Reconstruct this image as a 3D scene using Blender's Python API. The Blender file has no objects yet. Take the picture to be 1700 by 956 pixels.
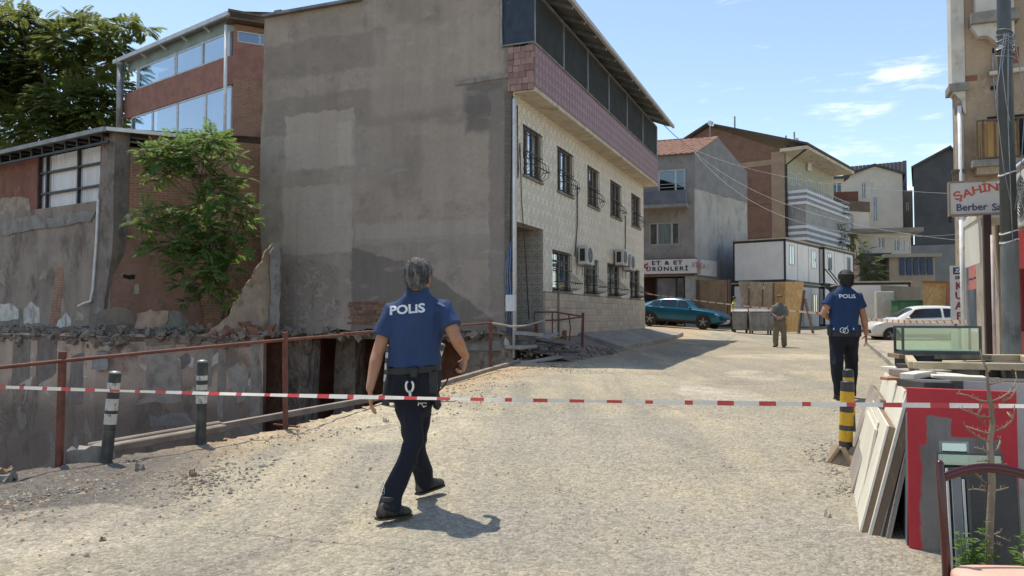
import bpy, math, random
import numpy as np
from mathutils import Vector as V, Matrix, noise as mn
from mathutils.bvhtree import BVHTree

R = math.radians
rnd = random.Random(11)
S = bpy.context.scene
C = S.collection

# ------------------------------------------------------------------ camera
CAMZ, PITCH, FPX = 1.6, R(2.07), 1300.0
cam = bpy.data.cameras.new('camera')
cam.sensor_width = 36
cam.lens = FPX / 1700 * 36
cam.clip_start = 0.05
cam.clip_end = 3000
cam_o = bpy.data.objects.new('camera', cam)
cam_o.location = (0, 0, CAMZ)
cam_o.rotation_euler = (R(90) + PITCH, 0, 0)
C.objects.link(cam_o)
S.camera = cam_o

# ------------------------------------------------------------------ light
SUNV = V((-1.9, 2.5, 9.0)).normalized()          # towards the sun
SUN_EL = math.asin(SUNV.z)
SUN_AZ = math.atan2(SUNV.x, SUNV.y)              # clockwise from +Y
sun = bpy.data.lights.new('sun', 'SUN')
sun.energy = 3.15
sun.angle = R(0.5)
sun.color = (1.0, 0.93, 0.80)
sun_o = bpy.data.objects.new('sun', sun)
sun_o.rotation_euler = (-SUNV).to_track_quat('-Z', 'Y').to_euler()
C.objects.link(sun_o)

W = bpy.data.worlds.new('World')
S.world = W
W.use_nodes = True
wn = W.node_tree
wn.nodes.clear()
def wnode(t, **kw):
    n = wn.nodes.new(t)
    for k, v in kw.items():
        setattr(n, k, v)
    return n
sky = wnode('ShaderNodeTexSky', sky_type='NISHITA', sun_disc=False, sun_elevation=SUN_EL,
            sun_rotation=SUN_AZ, altitude=900, air_density=1.15, dust_density=1.0, ozone_density=1.3)
geo = wnode('ShaderNodeTexCoord')
mp = wnode('ShaderNodeMapping'); mp.inputs['Scale'].default_value = (9.0, 9.0, 46.0)
mp.inputs['Location'].default_value = (3.1, 1.7, 0.35)
wn.links.new(geo.outputs['Generated'], mp.inputs['Vector'])
nz = wnode('ShaderNodeTexNoise'); nz.inputs['Scale'].default_value = 1.0
nz.inputs['Detail'].default_value = 9; nz.inputs['Roughness'].default_value = 0.62
wn.links.new(mp.outputs[0], nz.inputs['Vector'])
# one streak of cloud over the end of the street, and thin wisps everywhere
cdir = V(((1490 - 850) / FPX, 1.0, math.tan(PITCH) + (478 - 128) / FPX)).normalized()
vs = wnode('ShaderNodeVectorMath', operation='SUBTRACT'); vs.inputs[1].default_value = cdir
wn.links.new(geo.outputs['Generated'], vs.inputs[0])
vm = wnode('ShaderNodeVectorMath', operation='MULTIPLY'); vm.inputs[1].default_value = (9.5, 9.5, 30.0)
wn.links.new(vs.outputs[0], vm.inputs[0])
vl = wnode('ShaderNodeVectorMath', operation='LENGTH'); wn.links.new(vm.outputs[0], vl.inputs[0])
m1 = wnode('ShaderNodeMapRange'); m1.inputs[1].default_value = 1.05; m1.inputs[2].default_value = 0.0
m1.inputs[3].default_value = 0.0; m1.inputs[4].default_value = 0.27
wn.links.new(vl.outputs['Value'], m1.inputs[0])
# wisps lie in a band above the horizon
sx = wnode('ShaderNodeSeparateXYZ'); wn.links.new(geo.outputs['Generated'], sx.inputs[0])
m3 = wnode('ShaderNodeMapRange'); m3.inputs[1].default_value = 0.34; m3.inputs[2].default_value = 0.12
m3.inputs[3].default_value = 0.0; m3.inputs[4].default_value = 0.12
wn.links.new(sx.outputs[2], m3.inputs[0])
ad = wnode('ShaderNodeMath', operation='ADD'); wn.links.new(nz.outputs[0], ad.inputs[0]); wn.links.new(m1.outputs[0], ad.inputs[1])
ad2 = wnode('ShaderNodeMath', operation='ADD'); wn.links.new(ad.outputs[0], ad2.inputs[0]); wn.links.new(m3.outputs[0], ad2.inputs[1])
m2 = wnode('ShaderNodeMapRange'); m2.interpolation_type = 'SMOOTHSTEP'
m2.inputs[1].default_value = 0.60; m2.inputs[2].default_value = 0.88; m2.inputs[4].default_value = 0.9
wn.links.new(ad2.outputs[0], m2.inputs[0])
cm = wnode('ShaderNodeMix', data_type='RGBA'); cm.inputs['B'].default_value = (6.6, 7.0, 8.0, 1)
wn.links.new(m2.outputs[0], cm.inputs['Factor']); wn.links.new(sky.outputs[0], cm.inputs['A'])
bg = wnode('ShaderNodeBackground'); bg.inputs['Strength'].default_value = 0.15
wo = wnode('ShaderNodeOutputWorld')
tn = wnode('ShaderNodeMix', data_type='RGBA', blend_type='MULTIPLY'); tn.inputs['Factor'].default_value = 1.0; tn.inputs['B'].default_value = (1.0, .965, .905, 1)
wn.links.new(cm.outputs['Result'], tn.inputs['A']); wn.links.new(tn.outputs['Result'], bg.inputs['Color']); wn.links.new(bg.outputs[0], wo.inputs[0])

S.view_settings.view_transform = 'Standard'
S.view_settings.look = 'None'
S.view_settings.gamma = 1
S.view_settings.exposure = 0.57

# ------------------------------------------------------------------ helpers
def ray(px, py):
    rx, ry = (px - 850) / FPX, (478 - py) / FPX
    return V((rx, math.cos(PITCH) - ry * math.sin(PITCH), math.sin(PITCH) + ry * math.cos(PITCH)))
def at(px, py, Y):
    d = ray(px, py)
    return V((0, 0, CAMZ)) + d * (Y / d.y)

class Frame:
    """vertical wall frame: x along, -y outward, z up; measures photo points on its planes"""
    def __init__(s, x, y, ang, z=0):
        s.o = V((x, y, z)); s.ang = ang
        s.ax = V((math.cos(ang), math.sin(ang), 0)); s.ay = V((-math.sin(ang), math.cos(ang), 0))
    def fx(s, px, py, y=0.0):
        d = ray(px, py); p0 = s.o + s.ay * y; n = s.ay
        k = (p0 - V((0, 0, CAMZ))).dot(n) / d.dot(n)
        h = V((0, 0, CAMZ)) + d * k
        return (h - s.o).dot(s.ax), h.z - s.o.z
    def fy(s, px, py, x=0.0):
        d = ray(px, py); p0 = s.o + s.ax * x; n = s.ax
        k = (p0 - V((0, 0, CAMZ))).dot(n) / d.dot(n)
        h = V((0, 0, CAMZ)) + d * k
        return (h - s.o).dot(s.ay), h.z - s.o.z
    def w(s, x, y, z):
        return s.o + s.ax * x + s.ay * y + V((0, 0, z))
    def rect(s, x0, y0, x1, y1, y=0.0):
        """photo box -> (xa, xb, za, zb) on plane y, averaging the slanted edges"""
        a = s.fx(x0, y0, y); b = s.fx(x1, y1, y)
        return min(a[0], b[0]), max(a[0], b[0]), min(a[1], b[1]), max(a[1], b[1])

def setp(o, label=None, cat=None, group=None, kind=None):
    if label: o['label'] = label
    if cat: o['category'] = cat
    if group: o['group'] = group
    if kind: o['kind'] = kind
    return o
def thing(name, label, cat, loc=(0, 0, 0), rz=0.0, group=None):
    o = bpy.data.objects.new(name, None); o.empty_display_size = 0.2
    C.objects.link(o); o.location = loc; o.rotation_euler = (0, 0, rz)
    return setp(o, label, cat, group)
def fthing(name, label, cat, fr, group=None):
    return thing(name, label, cat, fr.o, fr.ang, group)

class MB:
    def __init__(s):
        s.v = []; s.f = []; s.m = []
        s.mi = 0
    def add(s, vs, fs):
        b = len(s.v)
        s.v.extend([tuple(p) for p in vs]); s.f.extend([tuple(b + i for i in f) for f in fs]); s.m.extend([s.mi] * len(fs))
        return s
    def box(s, x0, x1, y0, y1, z0, z1, M=None):
        p = [V((x, y, z)) for x in (x0, x1) for y in (y0, y1) for z in (z0, z1)]
        if M is not None: p = [M @ q for q in p]
        return s.add(p, [(0, 1, 3, 2), (4, 6, 7, 5), (0, 4, 5, 1), (2, 3, 7, 6), (0, 2, 6, 4), (1, 5, 7, 3)])
    def cbox(s, c, sz, M=None):
        c = V(c)
        return s.box(c.x - sz[0]/2, c.x + sz[0]/2, c.y - sz[1]/2, c.y + sz[1]/2, c.z - sz[2]/2, c.z + sz[2]/2, M)
    def beam(s, a, b, w, h, up=(0, 0, 1)):
        a, b = V(a), V(b); t = (b - a).normalized(); up = V(up)
        if abs(t.dot(up)) > .98: up = V((1, 0, 0)) if abs(t.x) < .9 else V((0, 1, 0))
        r = t.cross(up).normalized() * (w/2); u = r.cross(t).normalized() * (h/2)
        p = [a-r-u, a+r-u, a+r+u, a-r+u, b-r-u, b+r-u, b+r+u, b-r+u]
        return s.add(p, [(0, 3, 2, 1), (4, 5, 6, 7), (0, 1, 5, 4), (1, 2, 6, 5), (2, 3, 7, 6), (3, 0, 4, 7)])
    def loft(s, rings, cap=True):
        n = len(rings[0]); vs = [p for r in rings for p in r]; fs = []
        for i in range(len(rings)-1):
            for j in range(n):
                k = (j+1) % n
                fs.append((i*n+j, i*n+k, (i+1)*n+k, (i+1)*n+j))
        if cap:
            fs.append(tuple(reversed(range(n)))); fs.append(tuple((len(rings)-1)*n + j for j in range(n)))
        return s.add(vs, fs)
    def tube(s, pts, r, n=8, round_=False):
        pts = [V(p) for p in pts]
        rs = list(r) if hasattr(r, '__len__') else [r]*len(pts)
        if round_:
            t0 = (pts[0]-pts[1]).normalized(); t1 = (pts[-1]-pts[-2]).normalized()
            P = [pts[0]+t0*rs[0]*.95, pts[0]+t0*rs[0]*.6] + pts + [pts[-1]+t1*rs[-1]*.6, pts[-1]+t1*rs[-1]*.95]
            rs = [rs[0]*.3, rs[0]*.8] + rs + [rs[-1]*.8, rs[-1]*.3]; pts = P
        t = (pts[1]-pts[0]).normalized()
        u = t.orthogonal().normalized(); rings = []
        for i, p in enumerate(pts):
            if i == 0: tt = pts[1]-pts[0]
            elif i == len(pts)-1: tt = pts[-1]-pts[-2]
            else: tt = pts[i+1]-pts[i-1]
            tt.normalize(); u = (u - tt*u.dot(tt)).normalized(); w = tt.cross(u)
            rings.append([p + (u*math.cos(2*math.pi*k/n) + w*math.sin(2*math.pi*k/n))*rs[i] for k in range(n)])
        return s.loft(rings)
    def ell(s, c, a, b, d, n=12, m=8):
        """ellipsoid with half axes vectors a (u), b (v), d (w, polar)"""
        c, a, b, d = V(c), V(a), V(b), V(d); rings = []
        for i in range(m):
            th = math.pi*(i+.35)/(m-.3); th = min(th, math.pi-.12)
            rings.append([c - d*math.cos(th) + (a*math.cos(2*math.pi*k/n)+b*math.sin(2*math.pi*k/n))*math.sin(th) for k in range(n)])
        return s.loft(rings)
    def lathe(s, prof, n=16, M=None):
        rings = []
        for r, z in prof:
            q = [V((r*math.cos(2*math.pi*k/n), r*math.sin(2*math.pi*k/n), z)) for k in range(n)]
            if M is not None: q = [M @ a for a in q]
            rings.append(q)
        return s.loft(rings)
    def prism(s, poly, y0, y1, M=None):
        """polygon in xz extruded along y (y0 front)"""
        n = len(poly)
        p = [V((a, y0, b)) for a, b in poly] + [V((a, y1, b)) for a, b in poly]
        if M is not None: p = [M @ q for q in p]
        fs = [tuple(range(n)), tuple(reversed(range(n, 2*n)))]
        for i in range(n):
            j = (i+1) % n
            fs.append((i, i+n, j+n, j))
        return s.add(p, fs)
    def wall(s, x0, x1, z0, z1, y0, y1, holes):
        """wall slab in xz between y0 (front) and y1, with rectangular holes (xa, xb, za, zb)"""
        xs = sorted({x0, x1, *[min(max(h[i], x0), x1) for h in holes for i in (0, 1)]})
        zs = sorted({z0, z1, *[min(max(h[i], z0), z1) for h in holes for i in (2, 3)]})
        nx, nzv = len(xs), len(zs)
        vs = [(x, y, z) for y in (y0, y1) for z in zs for x in xs]
        idx = lambda l, j, i: l*nx*nzv + j*nx + i
        solid = lambda i, j: 0 <= i < nx-1 and 0 <= j < nzv-1 and not any(
            h[0] < (xs[i]+xs[i+1])/2 < h[1] and h[2] < (zs[j]+zs[j+1])/2 < h[3] for h in holes)
        fs = []
        for j in range(nzv-1):
            for i in range(nx-1):
                if not solid(i, j): continue
                fs.append((idx(0,j,i), idx(0,j,i+1), idx(0,j+1,i+1), idx(0,j+1,i)))
                fs.append((idx(1,j,i), idx(1,j+1,i), idx(1,j+1,i+1), idx(1,j,i+1)))
                if not solid(i-1, j): fs.append((idx(0,j,i), idx(0,j+1,i), idx(1,j+1,i), idx(1,j,i)))
                if not solid(i+1, j): fs.append((idx(0,j,i+1), idx(1,j,i+1), idx(1,j+1,i+1), idx(0,j+1,i+1)))
                if not solid(i, j-1): fs.append((idx(0,j,i), idx(1,j,i), idx(1,j,i+1), idx(0,j,i+1)))
                if not solid(i, j+1): fs.append((idx(0,j+1,i), idx(0,j+1,i+1), idx(1,j+1,i+1), idx(1,j+1,i)))
        return s.add(vs, fs)
    def mesh(s, name, mats, smooth=False):
        me = bpy.data.meshes.new(name)
        me.from_pydata(s.v, [], s.f)
        if not isinstance(mats, (list, tuple)): mats = [mats]
        for m in mats: me.materials.append(m)
        if len(mats) > 1: me.polygons.foreach_set('material_index', s.m)
        if smooth: me.polygons.foreach_set('use_smooth', [True]*len(s.f))
        me.update()
        return me
    def build(s, name, mats, parent=None, smooth=False, bevel=0.0, loc=None, rz=None, **tags):
        return link(name, s.mesh(name, mats, smooth), parent, bevel, loc, rz, **tags)

def link(name, me, parent=None, bevel=0.0, loc=None, rz=None, **tags):
    o = bpy.data.objects.new(name, me); C.objects.link(o)
    if parent is not None: o.parent = parent
    if loc is not None: o.location = loc
    if rz is not None: o.rotation_euler = (0, 0, rz) if not hasattr(rz, '__len__') else rz
    if bevel:
        b = o.modifiers.new('bevel', 'BEVEL'); b.width = bevel; b.segments = 1; b.limit_method = 'ANGLE'
    return setp(o, **tags)

def evaluated_mesh(o):
    dg = bpy.context.evaluated_depsgraph_get()
    return bpy.data.meshes.new_from_object(o.evaluated_get(dg))
def copy_tree(o, parent=None):
    c = o.copy(); C.objects.link(c)
    if parent is not None: c.parent = parent
    for ch in list(o.children):
        copy_tree(ch, c)
    return c

UNIT = {}
def pieces(parent, name, boxes, mat, limit=300, key=None, bevel=0.0, rot=None, stuffname=None):
    """each box (x0,x1,y0,y1,z0,z1) is a child object sharing one unit mesh; past the limit they join"""
    if key: boxes = sorted(boxes, key=key)
    ck = mat.name
    if ck not in UNIT:
        b = .04
        mb = MB()
        # a slightly chamfered front box
        mb.v = [(0,0+b,0),(1,0+b,0),(1,0+b,1),(0,0+b,1),(0,1,0),(1,1,0),(1,1,1),(0,1,1),
                (.03,0,.03),(.97,0,.03),(.97,0,.97),(.03,0,.97)]
        mb.f = [(8,9,10,11),(0,1,9,8),(1,2,10,9),(2,3,11,10),(3,0,8,11),(0,4,5,1),(1,5,6,2),(2,6,7,3),(3,7,4,0),(4,7,6,5)]
        mb.m = [0]*10
        UNIT[ck] = mb.mesh(name, mat)
    for bx in boxes[:limit]:
        o = bpy.data.objects.new(name, UNIT[ck]); C.objects.link(o); o.parent = parent
        o.location = (bx[0], bx[2], bx[4]); o.scale = (bx[1]-bx[0], bx[3]-bx[2], bx[5]-bx[4])
    if len(boxes) > limit:
        mb = MB()
        for bx in boxes[limit:]: mb.box(*bx)
        mb.build(stuffname or name + '_field', mat, parent, kind='stuff')

# ------------------------------------------------------------------ materials
def c4(c): return (c[0], c[1], c[2], 1.0)
class N:
    def __init__(s, name, rough=.8, metal=0.0, spec=.4):
        s.m = bpy.data.materials.new(name); s.m.use_nodes = True
        s.t = s.m.node_tree; s.b = s.t.nodes['Principled BSDF']
        s.b.inputs['Roughness'].default_value = rough; s.b.inputs['Metallic'].default_value = metal
        s.b.inputs['Specular IOR Level'].default_value = spec
        s.tc = s.t.nodes.new('ShaderNodeTexCoord'); s.co = s.tc.outputs['Object']
    def n(s, t, **kw):
        q = s.t.nodes.new(t)
        for k, v in kw.items(): setattr(q, k, v)
        return q
    def put(s, sock, v):
        if isinstance(v, bpy.types.NodeSocket): s.t.links.new(v, sock)
        elif isinstance(v, (tuple, list)) and len(v) == 3 and sock.type == 'RGBA': sock.default_value = c4(v)
        else: sock.default_value = v
    def noise(s, scale, detail=4, rough=.55, co=None, dist=0.0):
        q = s.n('ShaderNodeTexNoise'); s.put(q.inputs['Vector'], co or s.co)
        q.inputs['Scale'].default_value = scale; q.inputs['Detail'].default_value = detail
        q.inputs['Roughness'].default_value = rough; q.inputs['Distortion'].default_value = dist
        return q.outputs[0]
    def vor(s, scale, feature='F1', out='Distance', co=None, rnd_=1.0):
        q = s.n('ShaderNodeTexVoronoi', feature=feature); s.put(q.inputs['Vector'], co or s.co)
        q.inputs['Scale'].default_value = scale; q.inputs['Randomness'].default_value = rnd_
        return q.outputs[out]
    def map(s, scale=(1, 1, 1), loc=(0, 0, 0), rot=(0, 0, 0), co=None):
        q = s.n('ShaderNodeMapping'); s.put(q.inputs['Vector'], co or s.co)
        q.inputs['Scale'].default_value = scale; q.inputs['Location'].default_value = loc; q.inputs['Rotation'].default_value = rot
        return q.outputs[0]
    def math(s, op, a, b=None, c=None, clamp=False):
        q = s.n('ShaderNodeMath', operation=op, use_clamp=clamp); s.put(q.inputs[0], a)
        if b is not None: s.put(q.inputs[1], b)
        if c is not None: s.put(q.inputs[2], c)
        return q.outputs[0]
    def step(s, f, lo, hi, a=0.0, b=1.0):
        q = s.n('ShaderNodeMapRange', interpolation_type='SMOOTHSTEP'); s.put(q.inputs[0], f)
        if lo > hi: lo, hi, a, b = hi, lo, b, a
        q.inputs[1].default_value = lo; q.inputs[2].default_value = hi; q.inputs[3].default_value = a; q.inputs[4].default_value = b
        return q.outputs[0]
    def mix(s, f, a, b, mode='MIX'):
        q = s.n('ShaderNodeMix', data_type='RGBA', blend_type=mode); s.put(q.inputs['Factor'], f)
        s.put(q.inputs['A'], c4(a) if isinstance(a, (tuple, list)) else a)
        s.put(q.inputs['B'], c4(b) if isinstance(b, (tuple, list)) else b)
        return q.outputs['Result']
    def xyz(s, co=None):
        q = s.n('ShaderNodeSeparateXYZ'); s.put(q.inputs[0], co or s.co); return q.outputs
    def comb(s, x, y, z):
        q = s.n('ShaderNodeCombineXYZ'); s.put(q.inputs[0], x); s.put(q.inputs[1], y); s.put(q.inputs[2], z); return q.outputs[0]
    def warp(s, amp, scale, co=None):
        q = s.n('ShaderNodeTexNoise'); s.put(q.inputs['Vector'], co or s.co); q.inputs['Scale'].default_value = scale
        q.inputs['Detail'].default_value = 5
        a = s.n('ShaderNodeVectorMath', operation='MULTIPLY_ADD'); s.t.links.new(q.outputs['Color'], a.inputs[0])
        a.inputs[1].default_value = (amp*2,)*3; a.inputs[2].default_value = (-amp,)*3
        b = s.n('ShaderNodeVectorMath', operation='ADD'); s.put(b.inputs[0], co or s.co); s.t.links.new(a.outputs[0], b.inputs[1])
        return b.outputs[0]
    def rect(s, a, b, ca, ha, cb, hb, soft=.04):
        """mask of a soft box in two coordinate sockets"""
        d = s.math('MAXIMUM', s.math('SUBTRACT', s.math('ABSOLUTE', s.math('SUBTRACT', a, ca)), ha),
                   s.math('SUBTRACT', s.math('ABSOLUTE', s.math('SUBTRACT', b, cb)), hb))
        return s.step(d, soft, -soft)
    def random(s):
        return s.n('ShaderNodeObjectInfo').outputs['Random']
    def value(s, col, f, amt):
        """multiply brightness by 1 +- amt following f (0..1)"""
        k = s.math('MULTIPLY_ADD', f, 2*amt, 1-amt)
        q = s.n('ShaderNodeVectorMath', operation='SCALE'); s.put(q.inputs[0], c4(col)[:3] if isinstance(col, (tuple, list)) else col)
        s.put(q.inputs['Scale'], k); return q.outputs[0]
    def done(s, col, h=None, strength=.4, dist=.02, rough=None):
        s.put(s.b.inputs['Base Color'], c4(col) if isinstance(col, (tuple, list)) else col)
        if h is not None:
            q = s.n('ShaderNodeBump'); q.inputs['Strength'].default_value = strength; q.inputs['Distance'].default_value = dist
            s.put(q.inputs['Height'], h); s.t.links.new(q.outputs[0], s.b.inputs['Normal'])
        if rough is not None: s.put(s.b.inputs['Roughness'], rough)
        return s.m

def simple(name, c1, c2=None, scale=4, rough=.8, metal=0.0, bump=.25, bscale=60, ran=0.0, fine=.12, spec=.4, dirt=None, dscale=2.5, dlo=.5, dhi=.68, stretch=None, dist=.008):
    a = N(name, rough, metal, spec)
    co = a.map(stretch) if stretch else a.co
    col = a.mix(a.step(a.noise(scale, 5, co=co), .38, .62), c1, c2 or tuple(x*.8 for x in c1))
    f = a.noise(bscale, 4, co=co)
    col = a.value(col, f, fine)
    if dirt: col = a.mix(a.math('MULTIPLY', a.step(a.noise(dscale, 7, .65, co=a.map((1.3, 1.3, .8), (4, 2, 7))), dlo, dhi), .8), col, dirt)
    if ran: col = a.value(col, a.random(), ran)
    return a.done(col, f, bump, dist)

def brickmat(name, c1, c2, mortar, bw=.2, bh=.07, dirt=None, axis='x', rough=.9):
    a = N(name, rough)
    X = a.xyz()
    w = a.noise(3, 3)
    v = a.comb(X[0] if axis == 'x' else X[1], a.math('MULTIPLY_ADD', w, .03, X[2]), 0.0)
    q = a.n('ShaderNodeTexBrick'); a.put(q.inputs['Vector'], v)
    q.inputs['Scale'].default_value = 1.0; q.inputs['Brick Width'].default_value = bw; q.inputs['Row Height'].default_value = bh
    q.inputs['Mortar Size'].default_value = .008; q.inputs['Mortar Smooth'].default_value = .3
    q.inputs['Color1'].default_value = c4(c1); q.inputs['Color2'].default_value = c4(c2); q.inputs['Mortar'].default_value = c4(mortar)
    col = a.value(q.outputs['Color'], a.noise(18, 4), .22)
    col = a.mix(a.math('MULTIPLY', a.step(a.noise(1.4, 6, .6), .48, .7), .6), col, dirt or tuple(x*.55 for x in c1))
    h = a.math('SUBTRACT', a.math('MULTIPLY', a.noise(40, 3), .4), q.outputs['Fac'])
    return a.done(col, h, .6, .02)
# ------------------------------------------------------------------ ground
PY = [-60, 0, 5.4, 8.75, 11, 18, 25, 32, 43, 60, 100, 500]
PZ = [-2.0, 0, .195, .34, .43, .54, .61, .64, .90, 1.2, 2.0, 6.0]
def zr(x, y):
    k = min(max((y-28)/10, 0), 1); k = k*k*(3-2*k)
    return float(np.interp(y, PY, PZ)) + min(max((12-x)*.05, 0), .4)*k
def G(x, y, dz=0.0): return V((x, y, zr(x, y)+dz))
def gpx(px, py):
    """ground point seen at a photo point"""
    d = ray(px, py); lo, hi = .5, 400.0
    for _ in range(60):
        m = (lo+hi)/2
        p = V((0, 0, CAMZ)) + d*(m/d.y)
        if p.z > zr(p.x, p.y): lo = m
        else: hi = m
    return V((0, 0, CAMZ)) + d*(lo/d.y)

PIT = [(-400, 5.6), (-9, 5.95), (-5.4, 6.2), (-4.25, 6.8), (-3.1, 7.95), (-2.55, 8.8), (-1.74, 10.8), (-.66, 14.8), (.10, 18.2),
       (.30, 19.0), (5.35, 32.7), (0, 40), (-10, 60), (-400, 90)]
def in_pit(x, y):
    r = np.zeros(x.shape, bool); n = len(PIT)
    for i in range(n):
        x1, y1 = PIT[i]; x2, y2 = PIT[(i+1) % n]
        if y1 == y2: continue
        c = ((y1 > y) != (y2 > y)) & (x < (x2-x1)*(y-y1)/(y2-y1)+x1)
        r ^= c
    return r
def grow(a, b, step, k):
    out = [a]
    while abs(out[-1]-a) < abs(b-a):
        out.append(out[-1] + math.copysign(step, b-a)); step *= k
    return out
xs = sorted(set(np.round(np.arange(-7, 7.01, .085), 4)) | set(np.round(grow(-7, -420, .15, 1.16), 3)) | set(np.round(grow(7, 420, .13, 1.12), 3)))
ys = sorted(set(np.round(np.arange(2, 14, .075), 4)) | set(np.round(grow(2, -60, .2, 1.25), 3)) | set(np.round(np.arange(14, 30, .16), 4)) | set(np.round(np.arange(30, 62, .7), 3)) | set(np.round(grow(62, 600, 1.5, 1.15), 3)))
X, Y = np.meshgrid(np.array(xs), np.array(ys))
seg = [(PIT[i], PIT[i+1]) for i in range(1, 10)]
bd = np.full(X.shape, 1e9); bx = X.copy(); by = Y.copy()
for (ax, ay), (cx, cy) in seg:
    L2 = (cx-ax)**2+(cy-ay)**2
    t = np.clip(((X-ax)*(cx-ax)+(Y-ay)*(cy-ay))/L2, 0, 1)
    qx, qy = ax+t*(cx-ax), ay+t*(cy-ay); d = np.hypot(X-qx, Y-qy)
    m = d < bd; bd = np.where(m, d, bd); bx = np.where(m, qx, bx); by = np.where(m, qy, by)
sp = np.where(Y < 14, .05, np.where(Y < 30, .085, .3))
sn = (bd < sp) & (X > -7) & (X < 7) & (Y < 31)
X = np.where(sn, bx, X); Y = np.where(sn, by, Y)
ny, nx = X.shape
Z = np.zeros(X.shape)
for j in range(ny):
    for i in range(nx):
        x, y = X[j, i], Y[j, i]
        z = zr(x, y)
        if -12 < x < 30 and 0 < y < 60:
            z += .022*mn.fractal((x*.55, y*.55, 3.0), .9, 2.0, 3) * min(1, y/4)
            if y < 16:
                z += .0055*mn.fractal((x*6, y*6, 1.0), .8, 2.0, 2)
                if bd[j, i] < 1.4 and y < 13: z += .022*(1-bd[j, i]/1.4)*mn.noise((x*7, y*7, 5.0))
        Z[j, i] = z
cxm = (X[:-1, :-1]+X[1:, 1:])/2; cym = (Y[:-1, :-1]+Y[1:, 1:])/2
dead = in_pit(cxm, cym)
fs = []; bank = []
I = lambda j, i: j*nx+i
for j in range(ny-1):
    for i in range(nx-1):
        if dead[j, i]: continue
        fs.append((I(j, i), I(j, i+1), I(j+1, i+1), I(j+1, i)))
        if i > 0 and dead[j, i-1]: bank.append((I(j+1, i), I(j, i)))
        if i < nx-2 and dead[j, i+1]: bank.append((I(j, i+1), I(j+1, i+1)))
        if j > 0 and dead[j-1, i]: bank.append((I(j, i), I(j, i+1)))
        if j < ny-2 and dead[j+1, i]: bank.append((I(j+1, i+1), I(j+1, i)))
P = np.stack([X.ravel(), Y.ravel(), Z.ravel()], 1)

# road material: dusty worn asphalt
a = N('dusty_road', .95, spec=.25)
xyz = a.xyz()
wc = a.warp(.35, .9)
wx = a.xyz(wc)
big = a.noise(.35, 5, .6); mid = a.noise(1.3, 6, .62)
along = a.noise(1.0, 5, .6, co=a.map((1.6, .22, 1), rot=(0, 0, R(-21.8))))
col = a.mix(a.step(mid, .36, .66), (.43, .37, .258), (.35, .307, .225))
col = a.mix(a.math('MULTIPLY', a.step(along, .42, .6), .85), col, (.29, .262, .207))
col = a.mix(a.math('MULTIPLY', a.step(big, .52, .68), .6), col, (.53, .43, .285))
vc = a.vor(.33, 'F1', 'Color', co=a.warp(.5, 1.4)); sc = a.n('ShaderNodeSeparateColor'); a.put(sc.inputs[0], vc)
col = a.value(col, sc.outputs[0], .07)
tr_ = a.noise(1.0, 4, .5, co=a.map((1.9, .07, 1), rot=(0, 0, R(-21.8)), loc=(4, 2, 0)))
col = a.mix(a.math('MULTIPLY', a.step(tr_, .5, .68), .35), col, (.245, .222, .19))
ur = a.math('ADD', a.math('MULTIPLY', wx[0], .928), a.math('MULTIPLY', a.math('SUBTRACT', wx[1], 19.0), -.371))
col = a.mix(a.math('MULTIPLY', a.math('MULTIPLY', a.step(ur, 3.4, 5.2), a.step(a.noise(.8, 5), .3, .6)), .6), col, (.325, .292, .228))
# pale dust drifts and orange soil near the kerb side
u = a.math('ADD', a.math('MULTIPLY', wx[0], .928), a.math('MULTIPLY', a.math('SUBTRACT', wx[1], 19.0), -.371))
col = a.mix(a.math('MULTIPLY', a.step(u, 2.3, 1.2), .75), col, (.50, .365, .215))
col = a.mix(a.math('MULTIPLY', a.math('MULTIPLY', a.step(u, 2.2, 1.0), a.step(a.noise(2.4, 5), .5, .6)), .55), col, (.36, .22, .12))
# grey gravel heap spill bottom left
gm = a.math('MULTIPLY', a.math('MULTIPLY', a.step(wx[0], -2.2, -3.2), a.step(wx[1], 4.9, 5.5)), a.step(wx[1], 8.6, 7.2))
col = a.mix(a.math('MULTIPLY', gm, .9), col, (.12, .108, .095))
# tar seam bottom left of the walker, dark scuffs
def line_mask(x1, y1, x2, y2, w):
    L = math.hypot(x2-x1, y2-y1); tx, ty = (x2-x1)/L, (y2-y1)/L
    al = a.math('ADD', a.math('MULTIPLY', a.math('SUBTRACT', wx[0], x1), tx), a.math('MULTIPLY', a.math('SUBTRACT', wx[1], y1), ty))
    ac = a.math('ADD', a.math('MULTIPLY', a.math('SUBTRACT', wx[0], x1), -ty), a.math('MULTIPLY', a.math('SUBTRACT', wx[1], y1), tx))
    return a.rect(al, ac, L/2, L/2, 0.0, w, .12)
for (p1, p2, w, k) in [((360, 940), (560, 862), .03, .6), ((170, 900), (190, 850), .03, .5), ((560, 862), (900, 800), .02, .25), ((1060, 690), (1330, 600), .06, .25)]:
    A, B = gpx(*p1), gpx(*p2)
    lm = line_mask(A.x, A.y, B.x, B.y, w)
    col = a.mix(a.math('MULTIPLY', a.math('MULTIPLY', lm, k), a.step(a.noise(9, 4), .35, .6)), col, (.12, .11, .095))
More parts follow.
